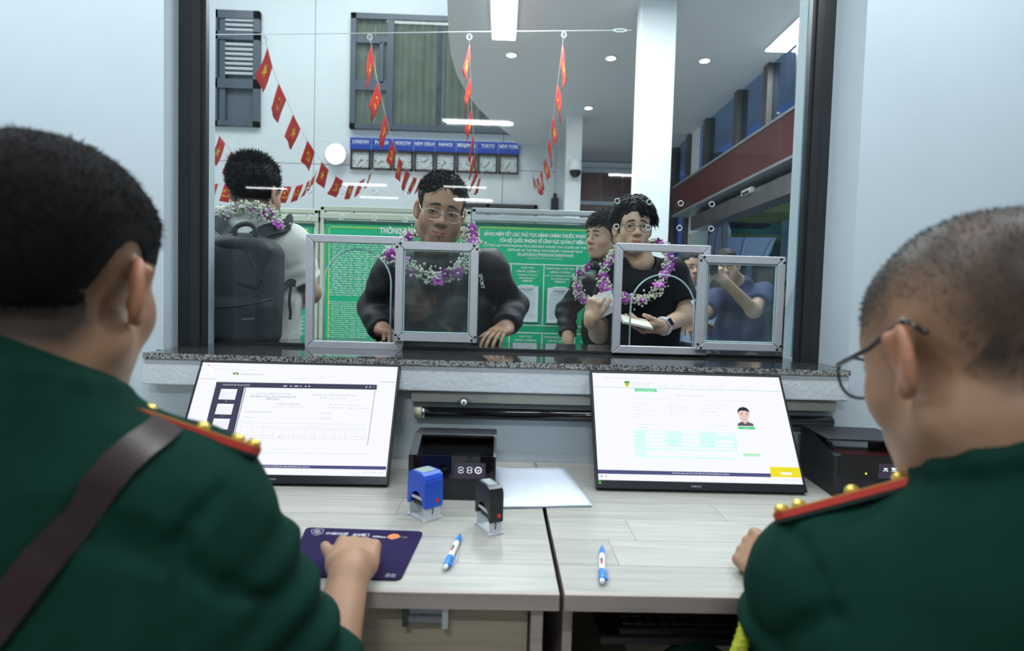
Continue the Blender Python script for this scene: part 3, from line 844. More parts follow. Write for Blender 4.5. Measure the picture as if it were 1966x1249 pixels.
# ================================================================== WIRE, BUNTING
M_WIRE = mat('wire_white', (.72, .75, .76), rough=.4)
wr = empty('steel_wire', W(810, 62, 4.5), label='thin steel wire stretched across the hall to the column', cat='wire')
pts = [W(340, 67, 4.5), W(610, 65, 4.5), W(900, 61, 4.5), W(1213, 58, 4.5)]
child(MB().tube(pts, .0035, 5), 'wire', M_WIRE, wr)
child(MB().tube([W(1178, 58, 4.49), W(1184, 56, 4.49), W(1196, 56, 4.49), W(1203, 58, 4.49)], .007, 6).tube([W(1178, 59, 4.49), W(1184, 61, 4.49), W(1196, 61, 4.49), W(1203, 59, 4.49)], .006, 6), 'turnbuckle', M_WIRE, wr)
M_FLAG = mat('flag_red', (.62, .035, .03), rough=.7, var=.08, vscale=20)
M_GOLD = mat('flag_yellow', (.80, .52, .03), rough=.6)
def catmull(p, n=14):
    out = []
    q = [p[0]*2-p[1]]+p+[p[-1]*2-p[-2]]
    for i in range(1, len(q)-2):
        for k in range(n):
            t = k/n
            out.append(.5*((2*q[i])+(-q[i-1]+q[i+1])*t+(2*q[i-1]-5*q[i]+4*q[i+1]-q[i+2])*t*t+(-q[i-1]+3*q[i]-3*q[i+1]+q[i+2])*t**3))
    out.append(q[-2]); return out
def star_poly(r):
    return [((r if i % 2 == 0 else r*.40)*math.sin(i*PI/5), (r if i % 2 == 0 else r*.40)*math.cos(i*PI/5)) for i in range(10)]
def sickle_polys(r):
    n = 12
    outer = [(r*math.cos(a), r*math.sin(a)) for a in np.linspace(-2.5, 1.5, n)]
    inner = [(r*.12+r*.72*math.cos(a), r*.05+r*.72*math.sin(a)) for a in np.linspace(1.5, -2.3, n)]
    return [outer+inner, [(-r*.75, r*.55), (-r*.5, r*.8), (r*.85, -r*.75), (r*.65, -r*.95)], [(-r*.95, r*.45), (-r*.45, r*.95), (-r*.2, r*.7), (-r*.7, r*.2)], [(-r*.55, -r*.95), (-r*.35, -r*.75), (-r*.65, -r*.5), (-r*.85, -r*.7)]]
def bunting(label, ctl, spacing=.47, wid=.24, hgt=.22, first=.12):
    P = catmull([W(*c) for c in ctl])
    t = empty('flag_bunting', P[0], label=label, cat='bunting', group='strings of small red flags')
    child(MB().tube(P[::3]+[P[-1]], .003, 4), 'string', M_WIRE, t)
    ring = MB().tube([P[0]+Vector((.018*math.cos(a), 0, -.02+.022*math.sin(a))) for a in np.linspace(0, 2*PI, 12, endpoint=False)], .005, 5, closed=True)
    child(ring, 'hook', M_WIRE, t)
    cum = [0]
    for i in range(1, len(P)): cum.append(cum[-1]+(P[i]-P[i-1]).length)
    def at(s):
        s = min(max(s, 0), cum[-1]-1e-4); i = int(np.searchsorted(cum, s))-1; i = max(i, 0)
        k = (s-cum[i])/(cum[i+1]-cum[i]); return P[i].lerp(P[i+1], k)
    s = first; idx = 0
    while s+wid < cum[-1]:
        a = at(s); b = at(s+wid)
        sw = random.uniform(-.25, .25); ph = random.uniform(0, 6)
        side = (b-a).cross(Vector((0, 0, 1))); side = side.normalized() if side.length > 1e-5 else Vector((0, 1, 0))
        vs = []; fs = []; NX, NZ = 5, 5
        hx = -math.copysign(.065, b.x/b.y-a.x/a.y)
        def pt(u, v):
            base = a.lerp(b, u)
            return base+Vector((hx*v, 0, -hgt*v))+side*(v*v*sw*.12+.012*math.sin(ph+u*5+v*3)*v)
        for j in range(NZ+1):
            for i in range(NX+1): vs.append(pt(i/NX, j/NZ))
        for j in range(NZ):
            for i in range(NX):
                k = j*(NX+1)+i; fs.append((k, k+1, k+NX+2, k+NX+1))
        fo = child(MB().add(vs, fs), 'flag', M_FLAG, t, True)
        md = fo.modifiers.new('s', 'SOLIDIFY'); md.thickness = .0015
        em = MB()
        polys = [star_poly(.060)] if idx % 2 == 0 else sickle_polys(.050)
        for off in (-.003, .003):
            for pl in polys:
                pv = [pt(.5+x/wid, .5-z/hgt)+side*off for x, z in pl]
                tr = tessellate_polygon([[Vector((x, z, 0)) for x, z in pl]])
                em.add(pv, [tuple(q) for q in tr])
        eo = em.build('emblem', M_GOLD, fo)
        s += spacing; idx += 1
bunting('string of red flags dropping from the wire past the louvred window', [(508, 70, 4.5), (526, 138, 4.9), (550, 192, 5.3), (574, 242, 5.7), (598, 282, 6.1), (622, 316, 6.5), (645, 338, 6.9), (668, 350, 7.3), (690, 348, 7.8), (708, 336, 8.2), (719, 320, 8.7)])
bunting('string of red flags dropping past the olive curtain', [(710, 66, 4.5), (720, 132, 4.9), (733, 190, 5.3), (745, 240, 5.7), (757, 280, 6.1), (768, 305, 6.5), (780, 325, 6.9), (792, 338, 7.3), (806, 343, 7.8), (820, 335, 8.2), (833, 320, 8.7)])
bunting('string of red flags hanging down across the blue clock board', [(901, 66, 4.5), (903, 130, 4.95), (905, 190, 5.4), (908, 240, 5.8), (910, 275, 6.2), (913, 305, 6.6), (916, 330, 7.0), (920, 343, 7.5), (924, 338, 8.1), (928, 320, 8.7)])
bunting('string of red flags nearest the slim column', [(1083, 62, 4.5), (1074, 135, 4.9), (1066, 195, 5.3), (1059, 240, 5.7), (1053, 275, 6.1), (1046, 305, 6.5), (1040, 326, 6.9), (1033, 341, 7.4), (1026, 343, 7.9), (1018, 322, 8.7)])
bunting('string of red flags entering from the dark window frame', [(360, 67, 4.5), (370, 140, 4.55), (388, 210, 4.65), (410, 246, 4.9), (436, 280, 5.4), (462, 312, 5.9), (500, 335, 6.5), (540, 345, 7.2)], .47, .24, .22, .08)
bunting('low arc of red flags behind the backpack wearer', [(396, 352, 7.2), (430, 353, 7.25), (470, 358, 7.3), (535, 357, 7.4), (556, 358, 7.5), (573, 356, 7.6), (590, 349, 7.7), (602, 337, 7.9), (612, 320, 8.1)], .18, .11, .22, .03)

# ================================================================== CLOCKS
M_BLUE = mat('clock_board_blue', (.03, .075, .42), rough=.35)
M_BROWN = mat('clock_frame_wood', (.055, .035, .03), rough=.35)
M_FACE = mat('clock_face', (.62, .67, .69), rough=.4)
M_BRASS = mat('clock_brass', (.50, .38, .16), rough=.3, metal=.6)
M_LET = mat('white_lettering', (.86, .88, .88), rough=.5)
a = W(672, 263, BY-.06); b = W(997, 299, BY-.06)
zt, zb = (a.z+W(997, 274, BY-.06).z)/2, (W(672, 286, BY-.06).z+W(997, 296, BY-.06).z)/2
cb = empty('clock_header', ((a.x+b.x)/2, BY-.06, zb), label='long blue board with white city names over the clocks', cat='sign')
child(MB().box((a.x, BY-.06, zb), (b.x, BY-.016, zt), bev=.004), 'board', M_BLUE, cb)
cities = ['LONDON', 'PARIS', 'MOSCOW', 'NEW DELHI', 'HANOI', 'BEIJING', 'TOKYO', 'NEW YORK']
wc = (b.x-a.x)/8
hb = zt-zb
def fit_text(txt, m, x0, x1, z0, cap_h, bold=.02, max_sx=1.15):
    me0 = text_me(txt, 1.0, m, bold, 'LEFT')
    xs = [v.co.x for v in me0.vertices]; wd0 = max(xs)-min(xs); s = cap_h/.73
    sx = (x1-x0)/wd0
    return [((v.co.x-min(xs))*sx+x0, 0, v.co.z*s+z0) for v in me0.vertices], [tuple(p.vertices) for p in me0.polygons]
def letters(items, m, parent, y, name='lettering'):
    """items: (txt, x0, x1, z0, cap_h, bold) in world X, Z on the plane Y = y"""
    mb = MB()
    for it in items:
        vs, fs = fit_text(it[0], m, *it[1:])
        mb.add(vs, fs, Matrix.Translation((0, y, 0)))
    me = bpy.data.meshes.new(name); me.from_pydata(mb.v, [], mb.f); me.materials.append(m); me.update()
    o = link(name, me, parent); o.matrix_parent_inverse = parent.matrix_basis.inverted()
    return o
its = []
for i, c in enumerate(cities):
    cx = a.x+wc*(i+.5); hw = wc*.46*min(1, len(c)/8.2+.08)
    its.append((c, cx-hw, cx+hw, zb+hb*.50, hb*.30, .02))
letters(its, M_LET, cb, BY-.0625)
child(MB().box((a.x, BY-.0615, zb+hb*.40), (b.x, BY-.0605, zb+hb*.415)), 'rule', mat('pale_rule', (.35, .42, .7), rough=.5), cb)
for i in range(1, 8):
    child(MB().box((a.x+wc*i-.003, BY-.0615, zb), (a.x+wc*i+.003, BY-.0602, zt)), 'divider', mat('pale_rule', (.35, .42, .7), rough=.5), cb)
times = [(3.1, 7.0), (4.0, 7.6), (6.2, 7.8), (9.6, 1.6), (11, 7.6), (12, 4), (1.2, 7.5), (12.8, 7.2)]
for i, c in enumerate(cities):
    cx = a.x+wc*(i+.5); r = wc*.465; cz = zb-.015-r*.95
    t = empty('wall_clock', (cx, BY-.06, cz-r), label='square brown-framed wall clock under the name %s' % c.title(), cat='clock', group='row of city clocks')
    fr = MB()
    for q0, q1 in (((-r, -r*.93), (r, -r*.78)), ((-r, r*.78), (r, r*.93)), ((-r, -r*.93), (-r*.84, r*.93)), ((r*.84, -r*.93), (r, r*.93))):
        fr.box((cx+q0[0], BY-.07, cz+q0[1]), (cx+q1[0], BY-.016, cz+q1[1]))
    child(fr, 'clock_frame', M_BROWN, t)
    child(MB().box((cx-r*.85, BY-.045, cz-r*.8), (cx+r*.85, BY-.03, cz+r*.8)), 'dial', M_FACE, t)
    for k in range(12):
        an = k*PI/6; rr = r*.64
        child(MB().ball((cx+rr*math.sin(an), BY-.047, cz+rr*math.cos(an)), .009 if k % 3 else .014, 6, 4), 'hour_mark', M_BRASS, t)
    for nm, ln, tt in (('hour_hand', r*.34, times[i][0]), ('minute_hand', r*.52, times[i][1])):
        an = tt*PI/6
        child(MB().tube([(cx-.1*ln*math.sin(an), BY-.05, cz-.1*ln*math.cos(an)), (cx+ln*math.sin(an), BY-.05, cz+ln*math.cos(an))], .006, 5), nm, M_BRASS, t)

# ================================================================== NOTICE BOARDS
NY = 3.5
M_GREEN = mat('board_green', (.010, .45, .21), rough=.35, var=.03, vscale=3)
M_DGREEN = mat('board_dark_edge', (.01, .09, .05), rough=.4)
M_YEL = mat('board_yellow_line', (.62, .72, .08), rough=.5)
M_CRM = mat('cream_rail', (.62, .64, .50), rough=.4, var=.04, vscale=8)
M_SIL = mat('satin_rail', (.52, .56, .57), rough=.35, metal=.3, var=.05, vscale=8)
def zpy(py, px=800): return W(px, py, NY).z
def xpx(px, py=500): return W(px, py, NY).x
def board(name_label, x0, x1, ztop, rail_m, y=NY):
    t = empty('notice_board', ((x0+x1)/2, y, 0), label=name_label, cat='notice board', group='green notice boards in the hall')
    child(MB().box((x0, y, .45), (x1, y+.02, ztop), bev=.003), 'panel', M_GREEN, t)
    child(MB().box((x0-.01, y-.004, ztop-.003), (x1+.01, y+.026, ztop+.016)), 'top_edge', M_DGREEN, t)
    for x in (x0-.020, x1+.020):
        child(MB().box((x-.013, y+.0, 0), (x+.013, y+.045, ztop+.10), bev=.004), 'post', rail_m, t)
    child(MB().box((x0-.033, y-.004, ztop+.025), (x1+.033, y+.05, ztop+.062), bev=.004), 'rail', rail_m, t)
    child(MB().box((x0-.033, y+.0, ztop+.075), (x1+.033, y+.046, ztop+.105), bev=.004), 'rail', rail_m, t)
    for s in (.18, .82):
        xx = x0+(x1-x0)*s; child(MB().box((xx-.012, y+.005, ztop+.06), (xx+.012, y+.04, ztop+.08)), 'spacer', rail_m, t)
    for x in (x0-.020, x1+.020):
        child(MB().box((x-.013, y-.18, 0), (x+.013, y+.22, .03), bev=.005), 'foot', rail_m, t)
    return t
def yline(t, x0, x1, z0, z1, y, wd=.006):
    mb = MB()
    mb.box((x0, y-.0012, z1-wd), (x1, y, z1)).box((x0, y-.0012, z0), (x0+wd, y, z1)).box((x1-wd, y-.0012, z0), (x1, y, z1))
    child(mb, 'yellow_border', M_YEL, t)
# B: announcement
bx0, bx1 = xpx(624), xpx(892); bz = zpy(431, 760)
nb = board('green announcement board with small print behind the jacket wearer', bx0, bx1, bz, M_CRM)
yline(nb, bx0+.022, bx1-.022, .5, bz-.022, NY)
letters([('THÔNG BÁO', xpx(728), xpx(797), zpy(448, 740), .038, .03)], M_LET, nb, NY-.0015)
lines = ['- Tinh thần, thái độ của cán bộ, chiến sĩ Bộ đội Biên phòng trong thực hiện nhiệm vụ', 'xuất nhập cảnh, xuất nhập khẩu hợp pháp của các tổ chức, cá nhân trong và ngoài', '- Tham gia góp ý phê bình đối với chủ trương chính sách, về vấn đề biên giới',
         '- Các thông tin khác có liên quan đến Bộ đội Biên phòng', '- Số điện thoại tiếp nhận thông tin:', '1. Đồng chí Tư lệnh Bộ đội Biên phòng - Phụ trách chung các đơn', '- Số điện thoại: 0983 454 663', '- Tiếp nhận các cuộc gọi, tin nhắn trong giờ hành chính.',
         '2. Đồng chí Cục trưởng Cục Cửa khẩu Bộ đội Biên phòng', '- Số điện thoại: 0989 178 652', '- Tiếp nhận các cuộc gọi, tin nhắn trong giờ hành chính.', '3. Đồng chí Chỉ huy trưởng Bộ đội Biên phòng tỉnh Lạng Sơn', '- Số điện thoại: 0982 269 618',
         '- Tiếp nhận các cuộc gọi, tin nhắn 24/24h.', '4. Đồng chí Chính ủy Bộ đội Biên phòng tỉnh Lạng Sơn', '- Số điện thoại: 0988 082 869', '- Tiếp nhận các cuộc gọi, tin nhắn 24/24h.', '5. Đồng chí Đồn trưởng Đồn Biên phòng Hữu Nghị', '- Số điện thoại: 0967 609 188',
         '- Tiếp nhận các cuộc gọi, tin nhắn 24/24h.', 'Bộ Tư lệnh Bộ đội Biên phòng trân trọng cảm ơn, mong nhận được', 'Bộ đội Biên phòng tại các Cửa khẩu để kịp thời xử lý theo', 'Xin trân trọng cảm ơn./.']
eng = ['Implement the Instruction No. 37/SCAR-SP1 about work on receiving', 'Process: Receive all information provided by people about', '- Spirit and attitude of officers and soldiers of the Border Guard in', 'export of domestic and foreign organizations, individuals',
       "- Participate in people's comments on policies and border", '- Other information related to the Border Guard.', '- Phone numbers to receive information:', '1. Comrade Deputy Commander of the Border Guard', 'Phone number: 0983 454 663', '- Receive calls and messages during office hours.',
       '2. Comrade Director of the Border Gate Department', 'Phone number: 0989 178 652', '- Receive calls and messages during office hours.', '3. Comrade Commander of the Border Guard of Lang Son', 'Phone number: 0982 269 618', '- Receive calls and messages 24/24h.',
       '4. Comrade Political Commissar of the Border Guard', 'Phone number: 0988 082 869', '- Receive calls and messages 24/24h.', '5. Comrade Head of Huu Nghi Border Guard Station']
its = []
for i, l in enumerate(lines):
    its.append((l, xpx(633), xpx(633)+.0162*len(l)*.60, zpy(470.5+i*4.43, 690), .0085, .012))
for i, l in enumerate(eng):
    its.append((l, xpx(633), xpx(633)+.0162*len(l)*.56, zpy(581+i*3.95, 690), .0078, .01))
letters(its, M_LET, nb, NY-.0015)
# A: visa fees
ax0, ax1 = xpx(322), xpx(600)
na = board('green fee table board behind the backpack wearer', ax0, ax1, zpy(432, 560), M_CRM)
yline(na, ax0+.022, ax1-.02, .5, zpy(432, 560)-.02, NY)
letters([('LỆ PHÍ CẤP THỊ THỰC', xpx(480), xpx(590), zpy(447, 570), .022, .03)]+[(s, xpx(569), xpx(584), zpy(y, 575), .012, .02) for s, y in (('145 USD', 612), ('155 USD', 619), ('25 USD', 625.5), ('5 USD', 633), ('5 USD', 643))], M_LET, na, NY-.0015)
mb = MB()
for y in (452, 568, 577, 606, 615, 622, 629, 637, 647):
    mb.box((ax0+.05, NY-.0012, zpy(y, 560)-.002), (ax1-.04, NY, zpy(y, 560)+.001))
child(mb, 'table_rules', M_LET, na)
# C: list of procedures
cx0, cx1 = xpx(914), xpx(1180); cz = zpy(434.5, 1040)
nc = board('green procedures board with clipboards, beside the jacket wearer', cx0, cx1, cz, M_SIL)
yline(nc, cx0+.012, cx1-.012, .5, cz-.014, NY)
def zz_(py, px=1046): return W(px, py, NY).z
letters([('BẢNG NIÊM YẾT CÁC THỦ TỤC HÀNH CHÍNH THUỘC PHẠM VI QUẢN LÝ', xpx(929), xpx(1163), zz_(455), .0225, .03), ('CỦA BỘ QUỐC PHÒNG VỀ LĨNH VỰC QUẢN LÝ BIÊN GIỚI', xpx(958), xpx(1134), zz_(466.6), .0225, .03),
         ('LISTING ADMINISTRATIVE PROCEDURES UNDER THE SCOPE OF THE MINISTRY OF', xpx(928), xpx(1164), zz_(475.6), .0145, .012), ('DEFENSE IN THE FIELD OF BORDER MANAGEMENT', xpx(974), xpx(1118), zz_(483.4), .0145, .012),
         ('国防部范围内边界管理领域行政程序的标明', xpx(993), xpx(1100), zz_(492), .016, .008)], M_LET, nc, NY-.0015)
rl_ = MB().box((xpx(1011), NY-.0012, zz_(496.5)-.001), (xpx(1080), NY, zz_(496.5)+.001))
cols = [xpx(919), xpx(981.5), xpx(1045), xpx(1108), xpx(1171)]
for zt_, zb_ in ((zz_(508), zz_(625)), (zz_(639.5), zz_(760))):
    rl_.box((cols[0], NY-.0012, zt_-.003), (cols[-1], NY, zt_+.003)).box((cols[0], NY-.0012, zb_-.003), (cols[-1], NY, zb_+.003))
    for c in cols: rl_.box((c-.0028, NY-.0012, zb_), (c+.0028, NY, zt_))
child(rl_, 'white_rules', M_LET, nc)
M_PAPER = mat('paper', (.78, .83, .87), rough=.7)
def procs(base, n0):
    items = []
    for i in range(4):
        c0, c1 = cols[i], cols[i+1]; w = c1-c0; c = (c0+c1)/2
        def row(t, py, k, h): items.append((t, c-w*k/2, c+w*k/2, zz_(base+py), h, .015))
        if i == 2:
            row('DANH MỤC THỦ TỤC', 0, .86, .0125); row('HÀNH CHÍNH', 7, .62, .0125); row('LIST OF ADMINISTRATIVE', 13.5, .92, .0095); row('PROCEDURES', 19.5, .56, .0095); row('行政目录', 25.5, .34, .0115)
        else:
            nn = n0+{0: 0, 1: 1, 3: 2}[i]
            row('THỦ TỤC', 0, .40, .0125); row('HÀNH CHÍNH %d' % nn, 7, .66, .0125); row('ADMINISTRATIVE', 13.5, .60, .0095); row('PROCEDURE %d' % nn, 19.5, .48, .0095); row('行政程序%d' % nn, 25.5, .32, .0115)
    letters(items, M_LET, nc, NY-.0015)
procs(516.5, 0+0); procs(648.5, 5)
def clipboard(i, pyt, pyb, label):
    c0, c1 = cols[i], cols[i+1]; w = (c1-c0)
    x0, x1 = c0+w*.10, c1-w*.13; zt_, zb_ = zz_(pyt), zz_(pyb)
    t = empty('clipboard', ((x0+x1)/2, NY-.012, zb_), label=label, cat='clipboard', group='clipboards hung on the procedures board')
    child(MB().box((x0, NY-.012, zb_), (x1, NY-.0016, zt_), bev=.002), 'backing', mat('clear_backing', (.10, .38, .28), rough=.2), t)
    pp = child(MB().box((x0+.004, NY-.016, zb_+.006), (x1-.006, NY-.0125, zt_-.004)), 'sheet', M_PAPER, t)
    mb = MB()
    for k in range(18):
        z = zt_-.045-k*(zt_-zb_-.07)/18
        mb.box((x0+.014, NY-.0168, z), (x1-.016-random.random()*.03, NY-.0161, z+.0022))
    so = mb.build('print', mat('faint_print', (.55, .58, .62), rough=.7), pp)
    cx = (x0+x1)/2
    child(MB().box((cx-w*.20, NY-.024, zt_-.022), (cx+w*.20, NY-.014, zt_+.003), bev=.003).prism([(cx-.018, zt_-.02), (cx, zt_-.034), (cx+.018, zt_-.02)], NY-.022, NY-.016, 'y'), 'clip', mat('clip_clear', (.62, .68, .72), rough=.25), t)
clipboard(1, 549, 620, 'clipboard sheet under the heading of the first procedure')
clipboard(2, 551, 621, 'clipboard sheet partly hidden by the dark sleeve')

# dome camera, black box on the wall
q = W(1103, 320, 7.27)
dc = empty('dome_camera', q, label='white dome camera on the slim column', cat='camera')
child(MB().lathe([(.0001, .10), (.03, .10), (.05, .085), (.075, .06), (.085, .02), (.088, -.06), (.084, -.075), (.0001, -.075)], 24, Matrix.Translation(q+Vector((0, -.09, 0)))), 'housing', M_COLM, dc, True)
child(MB().lathe([(.074, -.075), (.07, -.105), (.05, -.14), (.025, -.155), (.0001, -.16)], 24, Matrix.Translation(q+Vector((0, -.09, 0)))), 'dome', mat('black_gloss', (.01, .01, .012), rough=.1), dc, True)
child(MB().box((q.x-.03, q.y-.06, q.z+.0), (q.x+.03, q.y+.03, q.z+.06), bev=.005), 'bracket', M_COLM, dc)
q = W(1065, 395, BY-.1)
sb = empty('wall_speaker', q, label='small black box on the far wall beside the slim column', cat='speaker')
child(MB().box((q.x-.055, q.y-.02, q.z-.12), (q.x+.055, q.y+.1, q.z+.12), bev=.01), 'cabinet', mat('speaker_black', (.015, .015, .017), rough=.4), sb)
child(MB().box((q.x-.02, q.y+.03, q.z+.10), (q.x+.03, q.y+.09, q.z+.20), bev=.005), 'bracket', mat('speaker_black', (.015, .015, .017), rough=.4), sb)

# ================================================================== MONITORS
M_BEZ = mat('monitor_black', (.012, .014, .020), rough=.35, spec=.5)
M_SCR = glow('screen_white', (.93, .94, 1.0), .93)
def E_(r, g, b, s=1.0): return glow('screen_%02x%02x%02x' % (int(r*255), int(g*255), int(b*255)), (r, g, b), s)
def monitor(label, loc, yaw, lean, group='flat monitors on the desks'):
    t = empty('monitor', loc, label=label, cat='monitor', group=group)
    t.rotation_euler = (-lean, 0, yaw)
    Wd, H = .54, .324
    fr = MB().box((-Wd/2, .0, 0), (Wd/2, .026, H), bev=.003)
    fr.build('housing', M_BEZ, t)
    MB().box((-Wd/2, -.004, 0), (Wd/2, .002, .021), bev=.0015).build('chin', M_BEZ, t)
    MB().box((-Wd/2, -.0025, H-.006), (Wd/2, .002, H), bev=.001).build('bezel_strip', M_BEZ, t)
    for s in (-1, 1): MB().box((s*(Wd/2-.003)-.003, -.0025, .02), (s*(Wd/2-.003)+.003, .002, H), bev=.001).build('bezel_strip', M_BEZ, t)
    sc = MB().box((-Wd/2+.005, -.0012, .020), (Wd/2-.005, .001, H-.005)).build('screen', M_SCR, t)
    st = MB()
    st.box((-.03, .024, .05), (.03, .06, .16), bev=.004)
    st.build('stand_neck', M_BEZ, t)
    Mi = Matrix.Rotation(lean, 4, 'X')
    hz = loc[2]-.75
    vs = MB().box((-.09, .02, -.006), (.09, .16, 0.004), Mi @ Matrix.Identity(4), bev=.002)
    vs.build('stand_base', M_BEZ, t, mtx=Matrix.Translation((0, .0, -hz*math.cos(lean)+.010)))
    MB().box((-.045, .03, .02), (.045, .05, .10)).build('stand_link', M_BEZ, t)
    return t, sc
def scr_fn(loc, yaw, lean):
    M = Matrix.Translation(loc) @ Matrix.Rotation(yaw, 4, 'Z') @ Matrix.Rotation(-lean, 4, 'X')
    Mi = M.inverted()
    o = Mi @ Vector(CAM)
    def f(px, py):
        d = _fw+_r2*(px-983)/F_PX-_u2*(py-624.5)/F_PX
        d = Mi.to_3x3() @ Vector(d)
        t = (-.0014-o.y)/d.y
        p = o+d*t
        return (p.x, p.z)
    return f
class Screen:
    def __init__(s, t, sc, f, ox, oy, k): s.t, s.sc, s.f, s.ox, s.oy, s.k = t, sc, f, ox, oy, k; s.lay = {}
    def P(s, u, v): return s.f(s.ox+u/s.k, s.oy+v/s.k)
    def poly(s, pts, m, lev=1):
        q = [s.P(*p) for p in pts]
        mb = s.lay.setdefault((m.name, lev), (MB(), m))[0]
        tr = tessellate_polygon([[Vector((a, b, 0)) for a, b in q]])
        mb.add([(a, -.0013-.00012*lev, b) for a, b in q], [tuple(x) for x in tr])
    def rect(s, u0, v0, u1, v1, m, lev=1, dv=0.0, du=0.0):
        s.poly([(u0, v0), (u1, v0+dv), (u1+du, v1+dv), (u0+du, v1)], m, lev)
    def text(s, txt, u0, v0, u1, v1, h, m, bold=.0, lev=2):
        a = s.P(u0, v0); b = s.P(u1, v1); c = s.P(u0, v0-h)
        vs, fs = fit_text(txt, m, 0, 1, 0, 1, bold)
        mb = s.lay.setdefault((m.name, lev), (MB(), m))[0]
        hh = abs(c[1]-a[1]); dx, dz = b[0]-a[0], b[1]-a[1]
        mb.add([(a[0]+v[0]*dx, -.0013-.00012*lev, a[1]+v[0]*dz+v[2]*hh) for v in vs], fs)
    def done(s):
        for (n, lev), (mb, m) in s.lay.items():
            me = bpy.data.meshes.new('screen_print'); me.from_pydata(mb.v, [], mb.f); me.materials.append(m); me.update()
            link('screen_print', me, s.sc)['kind'] = 'stuff'
LMON = ((-.5419, 1.3672, .7565), .0115, .5065); RMON = ((.5246, 1.3796, .7565), -.0042, .535)
tL, sL = monitor('wide monitor showing a document page, beside the strapped officer', *LMON)
tR, sR = monitor('wide monitor showing a green form with portrait photo', *RMON)
g1, g2, g3 = E_(.58, .58, .66), E_(.42, .42, .52), E_(.28, .28, .38)
navy, dgrey = E_(.075, .085, .20), E_(.055, .06, .10)
A_ = Screen(tL, sL, scr_fn(*LMON), 330, 670, 4.183)
A_.rect(215, 235, 350, 237.5, g3, dv=3); A_.poly([(1670, 262), (1803, 265), (1803, 268), (1670, 265)], g3)
A_.poly([(358, 262), (1648, 285), (1644, 325), (349, 303)], dgrey)
A_.poly([(349, 303), (583, 307), (455, 850), (212, 838)], dgrey)
A_.poly([(590, 308), (598, 308), (470, 835), (462, 835)], g3, 1)
for k, (u, v) in enumerate(((397, 318), (368, 437), (338, 556), (308, 678))):
    A_.poly([(u, v), (u+130, v+3), (u+108, v+88), (u-24, v+84)], M_SCR, 2)
    for j in range(4): A_.poly([(u+2-j*5, v+25+j*16), (u+112-j*5, v+28+j*16), (u+111-j*5, v+33+j*16), (u+1-j*5, v+30+j*16)], E_(.70, .68, .82), 3)
    A_.poly([(u+35, v+98), (u+41, v+98), (u+40, v+102), (u+34, v+102)], M_SCR, 2)
A_.poly([(1630, 330), (1635, 330), (1573, 768), (1568, 768)], g3, 2)
A_.text('vTHỐNG KÊ XUẤT NHẬP CẢNH QUA CỬA KHẨU', 405, 290, 625, 293, 10, g1, .02)
for u, w_ in ((895, 30), (950, 12), (985, 30), (1030, 10), (1068, 14), (1096, 14), (1556, 12), (1586, 14), (1620, 4)):
    A_.rect(u, 291+(u-895)*.012, u+w_, 300+(u-895)*.012, g1, 2)
A_.text('BỘ CHỈ HUY BĐBP TỈNH LẠNG SƠN', 675, 362, 958, 366, 12, g2, 0)
A_.text('ĐỒN BIÊN PHÒNG HỮU NGHỊ CỬA KHẨU', 625, 384, 1000, 390, 12, g3, .01); A_.text('ĐỒNG ĐĂNG', 755, 404, 860, 407, 12, g3, .01)
A_.text('CỘNG HÒA XÃ HỘI CHỦ NGHĨA VIỆT NAM', 1118, 372, 1478, 378, 12, g2, 0); A_.text('Độc lập - Tự do - Hạnh phúc', 1190, 396, 1395, 400, 12, g2, 0)
A_.text('THỐNG KÊ TỔNG HỢP', 835, 444, 1028, 448, 12, g2, .01); A_.text('Từ ngày: 29/08/2024  -  Đến ngày: 31/08/2024', 782, 466, 1066, 470, 11, g1, 0)
A_.text('I. LƯU LƯỢNG NGƯỜI XNC', 582, 506, 805, 511, 12, g2, .01); A_.text('1. Nhập cảnh', 572, 550, 662, 553, 12, g2, 0); A_.text('2. Xuất cảnh', 1195, 517, 1285, 520, 12, g2, 0)
A_.text('Đơn vị: Người', 1265, 449, 1500, 454, 10, g1, 0); A_.text('Phương tiện', 1250, 473, 1570, 479, 10, g1, 0); A_.text('3. Phương tiện', 1188, 560, 1280, 562, 11, g2, 0)
A_.text('(Lượt người)', 560, 578, 640, 580, 10, g1, 0); A_.text('Tổng số', 575, 626, 625, 628, 9, g1, 0); A_.text('Quốc tịch', 665, 628, 728, 630, 9, g1, 0); A_.text('Trong đó', 1090, 618, 1140, 620, 9, g1, 0)
for v in (590, 690, 712): A_.poly([(560-(v-590)*.28, v), (1560-(v-590)*.1, v+12), (1560-(v-590)*.1, v+14), (560-(v-590)*.28, v+2)], g1)
A_.poly([(745, 625), (1555, 637), (1555, 639), (745, 627)], g1)
for k, u in enumerate((560, 655, 740, 822, 900, 985, 1070, 1150, 1232, 1312, 1395, 1480, 1556)):
    tp = 590 if k < 3 else 628
    A_.poly([(u, tp+k), (u+2, tp+k), (u-20+k*1.2, 712+k), (u-22+k*1.2, 712+k)], g1)
    if 2 < k < 12: A_.text('Cửa khẩu', u+12, 648+k*.6, u+62, 649+k*.6, 8, g1, 0); A_.text('%d' % (k*3-8), u+36, 705+k, u+46, 705+k, 9, g2, 0)
A_.poly([(640, 828), (1600, 840), (1600, 843), (640, 831)], E_(.66, .66, .85))
A_.poly([(600, 925), (1722, 940), (1718, 968), (600, 950)], navy)
A_.text('Bản quyền thuộc về Cục Cửa Khẩu, Bộ Tư lệnh Bộ đội Biên phòng Việt Nam', 640, 943, 1105, 950, 10, g1, .03)
A_.poly([(490, 190), (500, 188), (513, 185), (526, 188), (537, 190), (534, 206), (492, 204)], E_(.06, .28, .08)); A_.poly([(508, 192), (519, 192), (522, 205), (504, 204)], E_(.75, .70, .08), 2)
